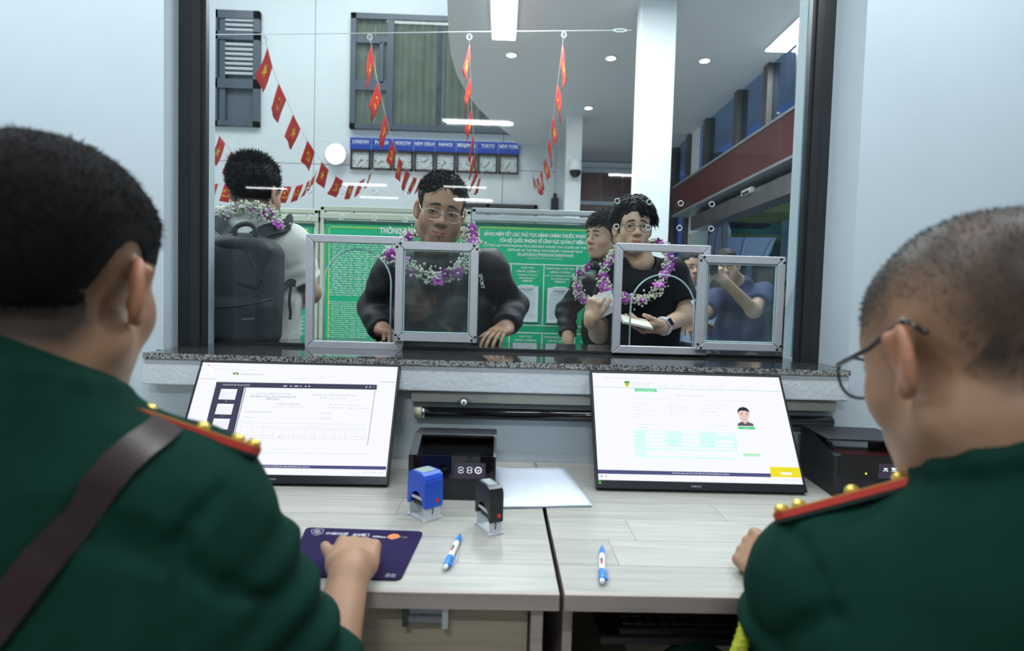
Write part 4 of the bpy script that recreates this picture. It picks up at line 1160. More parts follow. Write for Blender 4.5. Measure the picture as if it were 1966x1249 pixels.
A_.text('PHẦN MỀM QUẢN LÝ CỬA KHẨU', 545, 205, 738, 210, 12, g2, .01); A_.text('Báo cáo tổng hợp', 935, 240, 1075, 243, 10, g1, 0)
A_.poly([(288, 123), (297, 123), (297, 132), (288, 132)], E_(.8, .1, .1)); A_.text('Kiểm soát xuất nhập cảnh', 305, 131, 390, 132, 8, g1, 0)
A_.text('192.168.1.10/quanlycuakhau/baocao/tonghop', 360, 164, 675, 170, 8, g1, 0); A_.rect(350, 155, 354, 163, E_(.7, .1, .1), 2)
for u, v in ((812, 208), (945, 211), (1048, 214), (1126, 214), (1202, 215), (1282, 216)): A_.rect(u, v, u+9, v+5, g1, 2)
for u in (1540, 1572, 1600, 1622): A_.rect(u, 986, u+8, 994, g2, 2)
A_.text('10:12 SA', 1655, 990, 1700, 991, 8, g1, 0); A_.text('31/08/2024', 1648, 1000, 1702, 1001, 8, g1, 0)
A_.text('Tổng hợp', 785, 806, 850, 807, 9, g1, 0); A_.text('Chi tiết', 868, 808, 945, 809, 9, g1, 0); A_.text('In báo cáo', 960, 808, 1010, 809, 9, g1, 0)
A_.done()
B_ = Screen(tR, sR, scr_fn(*RMON), 1110, 680, 4.183)
tealc, mint, grn = E_(.20, .62, .50), E_(.66, .95, .88), E_(.08, .60, .22)
B_.poly([(120, 257), (1640, 296), (1640, 299), (120, 260)], tealc)
B_.poly([(370, 220), (380, 213), (392, 216), (404, 213), (414, 220), (412, 245), (392, 263), (374, 248)], E_(.82, .74, .06)); B_.poly([(370, 220), (380, 213), (392, 216), (404, 213), (414, 220), (413, 230), (371, 230)], E_(.03, .33, .16), 2)
B_.poly([(382, 232), (392, 224), (403, 232), (400, 250), (392, 257), (385, 250)], E_(.22, .55, .05), 2)
B_.text('PHẦN MỀM QUẢN LÝ CỬA KHẨU', 430, 232, 606, 237, 11, g1, 0); B_.text('XUẤT NHẬP CẢNH', 430, 250, 566, 254, 12, E_(.55, .68, .74), .01)
for u, w_ in ((636, 105), (765, 105), (890, 52), (960, 55), (1038, 50), (1105, 65), (1270, 98)):
    B_.text('Quản lý danh mục'[:max(4, w_//7)], u, 256+(u-636)*.027, u+w_, 258+(u-636)*.027, 8, g1, 0); B_.rect(u+w_/2, 238+(u-636)*.02, u+w_/2+8, 243+(u-636)*.02, g1, 2)
B_.poly([(450, 273), (630, 278), (630, 301), (453, 296), (458, 285)], E_(.10, .62, .36)); B_.text('Thông tin xuất nhập cảnh', 470, 292, 615, 296, 10, E_(.75, .95, .5), .02, 3)
B_.text('THÔNG TIN CHI TIẾT NGƯỜI XNC', 775, 334, 1010, 340, 11, g1, 0)
for r, (v, segs) in enumerate(((357, ((420, 65), (520, 55), (615, 110), (1010, 80), (1140, 100), (1270, 95))), (396, ((445, 50), (520, 55), (728, 50), (1010, 40), (1085, 25), (1140, 15), (1175, 30))), (422, ((424, 70), (710, 70), (805, 90), (985, 30), (1037, 40), (1115, 60))), (450, ((447, 50), (525, 75), (740, 40), (805, 50), (985, 70), (1078, 50))), (478, ((470, 30), (740, 36))), (503, ((432, 70), (725, 55))), (560, ((470, 60), (545, 100), (1040, 195))), (588, ((470, 105),)))):
    for u, w_ in segs: B_.text('Họ và tên đệm khai báo'[:max(5, w_//6)], u, v+(u-420)*.022, u+w_, v+2+(u-420)*.022, 8, g1, 0)
B_.poly([(443, 603), (1265, 625), (1293, 846), (460, 826)], mint)
def field(u0, v0, u1, v1): B_.poly([(u0, v0), (u1, v0+(u1-u0)*.024), (u1+3, v1+(u1-u0)*.024), (u0+3, v1)], M_SCR, 2)
for j in range(4):
    v = 612+j*31
    field(543+j*2, v, 700+j*3-(20 if j == 2 else 0), v+22); field(825+j*2, v+8, 975+j*3-(20 if j == 3 else 0), v+28)
    if j != 1: field(1108+j*2, v+14, 1250+j*2-(12 if j > 1 else 0), v+34)
    B_.text('Thông tin', 455+j*2, v+16, 525+j*2, v+17, 9, E_(.35, .68, .62), 0, 3); B_.text('Cửa khẩu', 738+j*2, v+26, 810+j*2, v+27, 9, E_(.35, .68, .62), 0, 3); B_.text('Phương tiện', 1000+j*2, v+32, 1090+j*2, v+34, 9, E_(.35, .68, .62), 0, 3)
field(550, 738, 1276, 752); field(553, 766, 1282, 812)
B_.poly([(1274, 416), (1398, 420), (1413, 577), (1281, 573)], E_(.86, .87, .92), 1)
def eP(cx, cy, rx, ry, a0=0, a1=2*PI, n=20, sk=.10): return [(cx+rx*math.cos(a0+(a1-a0)*i/n)-(0)+(ry*math.sin(a0+(a1-a0)*i/n))*sk, cy+ry*math.sin(a0+(a1-a0)*i/n)) for i in range(n)]
B_.poly([(1281, 573), (1281, 556), (1312, 540), (1318, 532), (1364, 534), (1372, 546), (1402, 556), (1413, 577)], E_(.10, .10, .13), 2)
B_.poly([(1310, 505), (1362, 508), (1366, 540), (1342, 560), (1316, 538)], E_(.66, .48, .42), 3)
B_.poly(eP(1330, 480, 44, 62), E_(.78, .58, .52), 4)
B_.poly([(1282, 478), (1279, 448), (1292, 430), (1320, 423), (1352, 430), (1370, 450), (1373, 474), (1364, 462), (1340, 452), (1300, 452), (1288, 462)], E_(.03, .03, .04), 5)
for u in (1312, 1352): B_.rect(u-11, 470, u+11, 474, E_(.10, .08, .08), 5, dv=1); B_.rect(u-9, 481, u+9, 485, E_(.14, .10, .10), 5, dv=1)
B_.rect(1322, 498, 1346, 503, E_(.58, .38, .34), 5, dv=1); B_.rect(1318, 520, 1352, 525, E_(.52, .30, .28), 5, dv=1)
B_.poly([(1283, 579), (1418, 583), (1420, 603), (1286, 599)], grn, 2); B_.text('Xác nhận', 1330, 595, 1375, 596, 8, M_SCR, 0, 3)
B_.poly([(1325, 794), (1460, 798), (1462, 820), (1328, 816)], E_(.42, .78, .50), 2); B_.text('Ghi nhận thông tin', 1350, 810, 1435, 812, 8, M_SCR, 0, 3)
B_.poly([(157, 924), (1545, 956), (1550, 985), (158, 956)], navy); B_.text('2017 © Bản quyền thuộc về Cục Cửa Khẩu, Bộ Tư lệnh Bộ đội Biên phòng Việt Nam', 755, 956, 1215, 967, 10, g1, .03)
B_.poly([(1537, 903), (1790, 908), (1801, 989), (1550, 983)], E_(.80, .70, .03), 2); B_.poly([(1628, 946), (1715, 948), (1719, 968), (1630, 965)], M_SCR, 3); B_.text('Yêu cầu từ xa', 1630, 935, 1720, 938, 9, E_(.35, .33, .02), 0, 3)
B_.rect(180, 968, 197, 986, E_(.25, .55, .85), 2); B_.rect(218, 970, 232, 986, E_(.75, .45, .42), 2)
for u in (1665, 1690, 1716): B_.rect(u, 1004, u+8, 1012, g2, 2)
B_.text('10:12 SA', 1745, 1004, 1788, 1005, 8, g1, 0); B_.text('31/08/2024', 1738, 1016, 1790, 1018, 8, g1, 0)
B_.rect(150, 146, 159, 154, E_(.75, .15, .15), 2); B_.text('Kiểm soát xuất nhập cảnh', 165, 155, 300, 157, 8, g1, 0); B_.text('192.168.1.10/quanlycuakhau/xuatnhapcanh', 235, 190, 510, 197, 8, g1, 0); B_.rect(220, 180, 227, 188, g2, 2)
B_.done()
M_LOGO = mat('bezel_lettering', (.34, .36, .40), rough=.4)
for t, x0_, in ((tL, -.032), (tR, -.028)):
    vs, fs = fit_text('SAMSUNG', M_LOGO, x0_, x0_+.026, .0075, .0042, .03)
    me = bpy.data.meshes.new('lettering'); me.from_pydata([(v[0], -.0043, v[2]) for v in vs], [], fs); me.materials.append(M_LOGO); link('lettering', me, t)
me = MB().prism([(-.2665, .011), (-.2565, .011), (-.2615, .0205)], -.0047, -.004, 'y').me('sticker', mat('sticker_green', (.16, .52, .08), rough=.4)); link('sticker', me, tR)
me = MB().prism([(-.2645, .0122), (-.2600, .0122), (-.2620, .0165)], -.0052, -.0046, 'y').me('sticker_print', mat('sticker_ink', (.02, .06, .03), rough=.4)); link('sticker_print', me, tR)

# ================================================================== DOCUMENT READERS
M_DEV = mat('device_black', (.014, .015, .020), rough=.42, spec=.5, var=.1, vscale=40)
M_GLOSSB = mat('device_gloss', (.006, .006, .007), rough=.06)
def reader(label, loc, rz, lid):
    """front left bottom corner at loc; x right, y back"""
    t = empty('document_reader', loc, rz, label, 'document reader', 'black document readers on the desks')
    w, d, h = .206, .195, .108
    MB().prism([(0, 0), (d, 0), (d, h), (.012, h), (0, h-.004)], 0, w, 'x').build('body', M_DEV, t)
    MB().box((.012, -.0015, .05), (w-.004, .001, h-.003)).build('front_glass', M_GLOSSB, t)
    MB().box((.0, -.001, 0), (w, .002, .012)).build('plinth', M_DEV, t)
    if lid:
        hood = MB()
        hood.prism([(.0, h-.002), (d, h-.002), (d, .126), (.085, .137), (.075, .135)], 0, .02, 'x')
        hood.build('hood_cheek', M_DEV, t)
        MB().prism([(.03, h-.002), (d, h-.002), (d, .126), (.085, .137), (.075, .135)], w-.006, w, 'x').build('hood_cheek', M_DEV, t)
        MB().prism([(.078, .131), (d, .119), (d, .126), (.085, .137), (.078, .136)], .0205, w-.0065, 'x').build('hood_roof', M_DEV, t)
        MB().box((.02, .15, h), (w-.006, .16, .118)).build('hood_back', M_GLOSSB, t)
        MB().box((.02, .004, h-.0005), (w-.006, .15, h+.0012)).build('scan_glass', M_GLOSSB, t)
    else:
        hood = MB()
        hood.prism([(.055, h-.002), (d, h-.002), (d, .136), (.12, .136)], 0, .02, 'x')
        hood.build('hood_cheek', M_DEV, t)
        MB().prism([(.055, h-.002), (d, h-.002), (d, .136), (.12, .136)], w-.02, w, 'x').build('hood_cheek', M_DEV, t)
        MB().box((.0, .035, .135), (w, d, .141), bev=.002).build('lid', M_DEV, t)
        MB().box((.02, .005, h-.0005), (w-.01, .15, h+.0015)).build('scan_glass', mat('dark_red_gloss', (.05, .012, .014), rough=.06), t)
    sx = .108; s = MB().box((sx, -.0025, .053), (sx+.074, -.001, .090)).build('display', glow('lcd_dark', (.045, .04, .06), 1.0), t)
    ic = MB()
    for k in range(3):
        cx = sx+.016+k*.0205; cz = .0725
        if lid:
            if k < 2:
                ic.tube([(cx+.0072*math.cos(q), -.003, cz+.0072*math.sin(q)) for q in np.linspace(.4, PI-.4, 7)], .0007, 4); ic.tube([(cx+.0072*math.cos(q), -.003, cz+.0072*math.sin(q)) for q in np.linspace(-.4, -PI+.4, 7)], .0007, 4)
                for u in ((-.003, 0, .003) if k == 0 else (-.0035, .0035)):
                    ic.tube([(cx+u-.0012, -.003, cz-.0016), (cx+u+.0012, -.003, cz+.0016)], .0008 if k == 0 else .0016, 5)
            else:
                ic.tube([(cx+.0072*math.cos(q), -.003, cz+.0072*math.sin(q)) for q in np.linspace(0, 2*PI, 18, endpoint=False)], .0013, 5, closed=True)
                ic.tube([(cx-.0028, -.003, cz+.0005), (cx-.0003, -.003, cz-.0022), (cx+.003, -.003, cz+.0018)], .0011, 5)
        else:
            ic.tube([(cx+.006*math.cos(q), -.003, cz-.004+.006*math.sin(q)) for q in np.linspace(.5, PI-.5, 7)], .0011, 4)
            if k == 1: ic.box((cx-.006, -.0032, cz+.004), (cx+.006, -.0028, cz+.009))
            if k == 0: ic.tube([(cx-.004, -.003, cz+.006), (cx+.004, -.003, cz+.006)], .0016, 5)
    io = ic.build('display_icons', glow('icon_white', (.85, .93, 1.0), 1.0), s)
    MB().ball((.078, -.002, .063), (.0028, .0014, .0028)).build('status_light', glow('led_yellow_green', (.62, .85, .05), 1.1), t, True)
    return t
pL = WZ(783, 957, .7505)
reader('black document reader standing by the blue stamp', (pL.x, pL.y, .7505), 0.0, True)
pR = WZ(1598, 952, .7505)
reader('black document reader with open lid at the desk end', (pR.x, pR.y, .7505), -.10, False)

# ================================================================== SMALL THINGS ON THE DESKS
ps = empty('paper_stack', (.0153, 1.2459, .7505), .1085, 'loose pile of blank white paper between the monitors', 'paper')
for k in range(4):
    n = 10; vs = []; fs = []
    dx, dy, a_ = random.uniform(-.002, .002), random.uniform(-.003, .001), random.uniform(-.012, .012)
    for j in range(n+1):
        for i in range(n+1):
            u, v = i/n, j/n
            z = .0008+k*.0012+(.010*max(0, .22-u)/.22*max(0, v-.45)+.005*max(0, .15-v)/.15*max(0, .3-abs(u-.15)))*(1 if k == 3 else .6)+.0006*math.sin(7*u+3*k)*(v < .2)
            x, y = .21*u, .297*v
            vs.append((dx+x*math.cos(a_)-y*math.sin(a_), dy+x*math.sin(a_)+y*math.cos(a_), z))
    for j in range(n):
        for i in range(n): q = j*(n+1)+i; fs.append((q, q+1, q+n+2, q+n+1))
    o = MB().add(vs, fs).build('sheet', mat('blank_paper', (.74, .82, .93), rough=.6), ps, True)
    md = o.modifiers.new('s', 'SOLIDIFY'); md.thickness = .0006; md.offset = -1
def pen(label, tail, tip, roll_):
    a = Vector((*tail, .757)); b = Vector((*tip, .757)); d = b-a
    t = empty('ballpoint_pen', a, math.atan2(d.y, d.x)-PI/2, label, 'pen', 'blue and white pens on the desks')
    L = d.length; M = Matrix.Rotation(-PI/2, 4, 'X')
    B1 = mat('pen_blue', (.02, .22, .72), rough=.3); W1 = mat('pen_white', (.82, .84, .86), rough=.3)
    MB().lathe([(.0052, .036), (.0058, .05), (.0056, .098), (.0052, .102)], 16, M).build('barrel', W1, t, True)
    MB().lathe([(.0001, .006), (.0052, .006), (.006, .010), (.0064, .034), (.0058, .040)], 16, M).build('cap', B1, t, True)
    MB().lathe([(.0001, -.002), (.0040, -.001), (.0044, .002), (.0044, .008)], 14, M).build('button', W1, t, True)
    MB().lathe([(.0053, .100), (.0056, .104), (.0050, .120), (.0026, L-.004), (.0012, L), (.0001, L)], 16, M).build('grip', B1, t, True)
    MB().box((.0058, .008, -.001), (.0095, .012, .003)).box((.0080, .010, -.001), (.0100, .040, .002), bev=.0006).build('clip', B1, t)
    MB().box((-.0030, .055, .0046), (.0012, .064, .0060)).build('red_print', mat('pen_print_red', (.6, .03, .04), rough=.5), t)
    MB().box((-.0030, .064, .0046), (.0012, .078, .0060)).build('dark_print', mat('pen_print_ink', (.04, .04, .06), rough=.5), t)
pen('blue and white pen lying beside the mouse pad', (-.0849, .9477), (-.0687, 1.0862), 0)
pen('blue and white pen lying alone on the second desk', (.1824, .9075), (.2079, 1.0472), 0)
def stamp(label, c, rz, lx, ly, h, cap_m, grp='self-inking stamps on the desk'):
    """corner c is the near corner; x runs right, y back after rotation"""
    t = empty('rubber_stamp', c, rz, label, 'rubber stamp', grp)
    G = mat('stamp_grey', (.58, .62, .66), rough=.35); K = mat('stamp_black', (.012, .012, .014), rough=.4)
    b = .003
    MB().box((-lx-b, -b, 0), (b, ly+b, .004), bev=.001).box((-lx, 0, .004), (-lx+.004, ly, h*.52)).box((-.004, 0, .004), (0, ly, h*.52)).build('base', G, t) if False else None
    base = MB()
    base.prism([(-lx-b, -b), (b, -b), (b, b+.004), (-.002, b+.004), (-.002, ly-b-.004), (b, ly-b-.004), (b, ly+b), (-lx-b, ly+b), (-lx-b, ly-b), (-lx+.0, ly-b), (-lx+.0, b), (-lx-b, b)], 0, .004)
    base.box((-lx, .0, .003), (0, .004, h*.50)).box((-lx, ly-.004, .003), (0, ly, h*.50))
    base.box((-.004, 0, h*.42), (0, ly, h*.47)).box((-lx, 0, h*.42), (-lx+.004, ly, h*.47))
    base.build('base', G, t)
    MB().box((-lx+.006, .008, h*.26), (-.006, ly-.008, h*.44), bev=.003).build('die_holder', K, t)
    MB().tube([(-lx/2, .004, h*.24), (-lx/2, ly-.004, h*.24)], .003, 8).build('axle', K, t)
    MB().box((-.0055, .006, h*.47), (-.0005, ly-.006, h*.54)).build('ink_pad', K, t)
    cp = MB(); k = .012
    prof = [(-.002, h*.30), (-.002, h-k), (.002, h-.004), (k, h), (ly-k, h), (ly-.002, h-.004), (ly+.002, h-k), (ly+.002, h*.30), (ly-.006, h*.30), (ly-.008, h*.46)]
    n = 10
    arc = [(ly-.008-(ly-.016)*i/n, h*.46+(h*.13)*math.sin(PI*i/n)) for i in range(1, n)]
    prof = prof+arc+[(.008, h*.46), (.006, h*.30)]
    cp.prism(prof, -lx-.002, .002, 'x')
    o = cp.build('cap', cap_m, t)
    # flat short sides of the cap
    MB().box((-lx-.002, -.0035, h*.27), (.002, .0, h-.016), bev=.0008).build('side_cover', cap_m, t)
    MB().box((-lx-.002, ly, h*.27), (.002, ly+.0035, h-.016), bev=.0008).build('side_cover', cap_m, t)
    MB().box((-lx+.003, .013, h-.002), (-.003, ly-.012, h+.0015), bev=.001).build('window', mat('stamp_window', (.30, .36, .36), rough=.05), t)
    MB().ball((-lx*.30, -.0036, h*.40), (.0048, .0012, .0048), 12, 8).build('red_button', mat('stamp_red', (.62, .03, .015), rough=.35), t, True)
    MB().tube([(-lx*.55, -.0005, .012), (-lx*.5, -.0008, .022), (-lx*.62, -.0008, .030), (-lx*.5, -.0005, .040)], .0012, 5).build('slot', K, t)
    return t
s1 = WZ(815, 1002, .7505); s1r = WZ(846, 992, .7505)
# near corner at the bottom front, narrow face looking towards the pen
rzb = math.atan2(s1r.y-s1.y, s1r.x-s1.x)
M_SB = mat('stamp_blue', (.015, .09, .62), rough=.32)
t = stamp('blue self-inking stamp with grey base, the larger one', (s1r.x, s1r.y, .7505), rzb, (s1r-s1).length, .058, .102, M_SB)
s2 = WZ(941, 1027, .7505); s2r = WZ(962, 1024, .7505)
stamp('slim black self-inking stamp with grey base', (s2r.x, s2r.y, .7505), math.atan2(s2r.y-s2.y, s2r.x-s2.x)+.10, .026, .066, .098, mat('stamp_case_black', (.012, .013, .015), rough=.3))
# mouse pad
mc = [WZ(588, 1012, .7525), WZ(813, 1020, .7525), WZ(769, 1113, .7525), WZ(548, 1104, .7525)]
ctr = (mc[0]+mc[1]+mc[2]+mc[3])/4
mp_ = empty('mouse_pad', (ctr.x, ctr.y, .7505), label='dark purple mouse pad under the officer hand', cat='mouse pad')
rad = .014; outl = []
for i in range(4):
    p0, p1, p2 = mc[i-1], mc[i], mc[(i+1) % 4]
    d0 = (p0-p1).normalized(); d1 = (p2-p1).normalized()
    for k in range(6):
        u = k/5; outl.append((p1+d0*rad*(1-u)**2+d1*rad*u**2))
child(MB().prism([(p.x, p.y) for p in outl], .7505, .7532), 'pad', mat('pad_cloth', (.020, .014, .058), rough=.85, spec=.1, var=.12, vscale=9), mp_)
M_PADL = mat('pad_print_white', (.62, .62, .68), rough=.6); M_PADG = mat('pad_print_grey', (.30, .29, .30), rough=.6)
ux = (mc[1]-mc[0]).normalized(); uy = (mc[0]-mc[3]).normalized()
def pad_text(txt, px0, py0, px1, py1, h, m, bold=.01):
    a = WZ(px0, py0, .7536); b = WZ(px1, py1, .7536); d = b-a; L = d.length; dx = d.normalized(); dy = Vector((-dx.y, dx.x, 0))
    vs, fs = fit_text(txt, m, 0, L, 0, h, bold)
    me = bpy.data.meshes.new('lettering'); me.from_pydata([tuple(a+dx*v[0]+dy*v[2]) for v in vs], [], fs); me.materials.append(m); me.update()
    o = link('lettering', me, mp_); o.matrix_parent_inverse = mp_.matrix_basis.inverted()
pad_text('中国边检', 624, 1025, 668, 1026, .009, M_PADL); pad_text('阳光国门', 677, 1028, 708, 1028, .009, M_PADL, .02); pad_text('nihao', 715, 1030, 740, 1032, .0075, M_PADL, .03)
pad_text('你好', 772, 1032, 782, 1032, .005, M_PADG); pad_text('总站', 738, 1106, 758, 1107, .010, M_PADG)
pts = [(598, 1017), (608, 1014), (622, 1016), (618, 1024), (606, 1027), (599, 1023)]
child(MB().tube([WZ(x, y, .7534) for x, y in pts], .0005, 4, closed=True).tube([WZ(609+6*math.cos(a), 1020+3.4*math.sin(a), .7534) for a in np.linspace(0, 2*PI, 12, endpoint=False)], .0006, 4, closed=True).tube([WZ(609+3*math.cos(a), 1020+1.7*math.sin(a), .7534) for a in np.linspace(0, 2*PI, 10, endpoint=False)], .0007, 4, closed=True), 'shield_print', M_PADL, mp_)
pts = [WZ(x, y, .7534) for x, y in ((742, 1031), (748, 1026), (756, 1024), (764, 1025), (770, 1030), (762, 1033), (752, 1035))]
child(MB().prism([(p.x, p.y) for p in pts], .7532, .7535), 'orange_print', mat('pad_orange', (.62, .20, .05), rough=.6), mp_)
# ================================================================== PEOPLE
def hit(node, px, py, t0=.2, t1=6.0):
    """where the camera's line through (px, py) first meets a surface"""
    d = _fw+_r2*(px-983)/F_PX-_u2*(py-624.5)/F_PX; d = d/np.linalg.norm(d)
    t = t0
    for _ in range(400):
        p = CAM+d*t
        v = float(node[0](p[None].astype(np.float32))[0])
        if v < .0008: break
        t += max(min(v, .08)*.7, .0006)
        if t > t1: return None
    return Vector(p)
def normal(node, p):
    p = np.array(p, np.float32); e = .002; g = []
    for i in range(3):
        a = p.copy(); a[i] += e; b = p.copy(); b[i] -= e
        g.append(float(node[0](a[None])[0]-node[0](b[None])[0]))
    return Vector(g).normalized()
def skin_mat(name, rough=.48): return mat(name, (.5, .3, .2), rough=rough, attr='Col', var=.05, vscale=60, bump=.06, bscale=420, spec=.35)
M_SKIN = skin_mat('skin')
M_HAIR = mat('black_hair', (.012, .011, .012), rough=.55, spec=.22, var=.35, vscale=120, bump=.5, bscale=260, stretch=(1, 1, .25))
M_HAIRF = mat('cropped_hair', (.01, .01, .01), rough=.8, spec=.1, attr='Col', bump=.35, bscale=500)
def mirror(fn): return [fn(-1), fn(1)]
def head_field(fat=0.0, nose=1.0, ears=1.0, jaw=0.0):
    """a head in its own metres: y forward, z up, ears at the origin's height"""
    w = 1+fat*.10
    n = [ell((0, -.015, .042), (.074, .094, .080)), ell((0, .034, .034), (.061, .050, .062)), ell((0, .028, -.035), (.059*w, .058, .076))]
    for s in (-1, 1):
        n.append(ell((s*.038*w, .046, -.030-fat*.012), (.025+fat*.010, .029, .031+fat*.012)))
        n.append(cap((s*.050*w, -.006, -.058-fat*.012), (s*.018, .056, -.098), .020+fat*.009, .018+fat*.006))
        n.append(cap((s*.014, .074, .021), (s*.040, .060, .020), .012, .011))
    n.append(ell((0, .064, -.100), (.022+fat*.006, .019, .016)))
    n.append(ell((0, .074, -.068), (.030, .018, .022)))
    h = U(.022, *n)
    h = D(.012, h, U(0, ell((-.032, .104, -.002), (.020, .021, .012)), ell((.032, .104, -.002), (.020, .021, .012))))
    lids = U(0, ell((-.0315, .0705, -.001), (.0165, .0125, .0100)), ell((.0315, .0705, -.001), (.0165, .0125, .0100)))
    nos = U(.008, cap((0, .079, .010), (0, .1005*nose, -.026), .0075, .0105), ell((0, .103*nose, -.032), (.0125, .0115, .0105)), ell((-.0135, .093*nose, -.036), (.0085, .0105, .0078)), ell((.0135, .093*nose, -.036), (.0085, .0105, .0078)))
    lips = U(.003, cap((-.021, .0835, -.0655), (-.006, .0925, -.0625), .0040, .0056), cap((.021, .0835, -.0655), (.006, .0925, -.0625), .0040, .0056), cap((-.006, .0925, -.0625), (.006, .0925, -.0625), .0052),
             cap((-.018, .0835, -.0695), (0, .0915, -.0735), .0045, .0065), cap((.018, .0835, -.0695), (0, .0915, -.0735), .0045, .0065))
    h = U(.008, h, nos, lids); h = U(.005, h, lips)
    h = D(.003, h, cap((-.020, .0895, -.0672), (.020, .0895, -.0672), .0016))
    h = D(.003, h, U(0, ell((-.0075, .1005, -.0415), (.0042, .0062, .004)), ell((.0075, .1005, -.0415), (.0042, .0062, .004))))
    es = []
    for s in (-1, 1):
        Mr = Matrix.Rotation(s*.50, 3, 'Z') @ Matrix.Rotation(-.16, 3, 'X')
        c = Vector((s*(.0755+.004*ears), -.013, -.006))
        e = ell(c, (.0075, .0195*ears, .033*ears), Mr)
        e = D(.004, e, ell(c+Vector((s*.0085, .006, .004)), (.007, .0115, .019), Mr))
        e = U(.004, e, ell(c+Vector((-s*.003, .008, -.026)), (.0065, .009, .010)))
        e = D(.006, e, ell(c+Vector((s*.001, -.022, -.004)), (.004, .012, .026), Mr))
        es.append(U(.006, e, cap(c+Vector((s*.002, .012, .018)), c+Vector((-s*.008, .010, -.014)), .006)))
    return U(.007, h, *es)
def neck_cap(M, base, r0=.054, r1=.062): return cap(M @ Vector((0, -.018, -.055)), base, r0, r1)
SIDE = {}
def hand_field(M, side=1, curls=((.5, .6, .4),)*4, spread=(.10, .03, -.04, -.11), thumb=(.7, .25, .25), thumb_dir=None, s=1.0):
    """wrist at the origin, y to the finger tips, z the back of the hand, thumb on the side of +x*side"""
    fx = (.0285, .0095, -.0095, -.0275); fl = ((.043, .027, .022), (.047, .030, .023), (.044, .028, .022), (.034, .021, .019)); fy = (.086, .089, .085, .077); fr = (.0088, .0090, .0086, .0076)
    palm = U(.014, rbox((0, .045, 0), (.038, .044, .0125), .012), ell((side*.026, .030, -.008), (.017, .030, .014)), ell((-side*.026, .030, -.007), (.013, .034, .012)), cap((0, -.02, 0), (0, .012, 0), .024, .026))
    fs = []
    for i in range(4):
        p = Vector((side*fx[i], fy[i]-.006, .001)); a = spread[i]*side; ang = 0
        cs = curls[i] if len(curls) > 1 else curls[0]
        segs = [ell((side*fx[i], fy[i]-.004, .0055), (.0088, .0105, .0085))]
        r = fr[i]
        for j in range(3):
            ang += cs[j]
            d = Vector((math.sin(a)*math.cos(ang), math.cos(a)*math.cos(ang), -math.sin(ang)))
            q = p+d*fl[i][j]
            segs.append(cap(p, q, r, r*.93)); r *= .93; p = q
        fs.append(U(.003, *segs))
    p = Vector((side*.024, .018, -.006)); t = []
    td = Vector(thumb_dir) if thumb_dir else Vector((math.sin(thumb[0]), math.cos(thumb[0]), -.25))
    td = Vector((td.x*side, td.y, td.z)).normalized(); r = .0125
    inn = Vector((-side, .5, -.2)).normalized()
    for j, L in enumerate((.036, .031, .026)):
        q = p+td*L; t.append(cap(p, q, r, r*.88)); r *= .88; p = q
        td = (td+inn*thumb[min(j+1, 2)]).normalized()
    hnd = U(.009, palm, U(0, *fs)); hnd = U(.010, hnd, U(.004, *t))
    return xf(hnd, M)
def color_fn(M, base, lip=(.42, .17, .14), stub=None, blush=.12):
    """skin tint per vertex: lips, slightly redder nose, cheeks and ears; stub(q) gives the share of cropped hair"""
    Mi = np.array(M.inverted()); base = np.array(base); lip = np.array(lip)
    def f(V):
        q = V @ Mi[:3, :3].T+Mi[:3, 3]
        c = np.tile(base, (len(V), 1))
        lm = np.clip(1-(np.abs(q[:, 2]+.068)/.0105)**4, 0, 1)*np.clip(1-(np.abs(q[:, 0])/.0245)**4, 0, 1)*(q[:, 1] > .079)
        rd = np.exp(-((np.abs(q[:, 0])-.04)/.02)**2-((q[:, 2]+.03)/.02)**2)*(q[:, 1] > .03)+np.exp(-(q[:, 0]/.015)**2-((q[:, 2]+.03)/.02)**2)*(q[:, 1] > .09)
        er = (np.abs(q[:, 0]) > .0765)*(np.abs(q[:, 2]) < .05)*(np.abs(q[:, 1]) < .05)
        rd = np.clip(rd+er*1.3, 0, 1.5)*blush
        c = c*(1+rd[:, None]*np.array([.35, -.35, -.45]))
        c = c*(1-lm[:, None])+lip*lm[:, None]
        if stub is not None:
            s = np.clip(stub(q), 0, 1)[:, None]; c = c*(1-s)+np.array([.018, .016, .015])*s
        return np.clip(c, 0, 1)
    return f
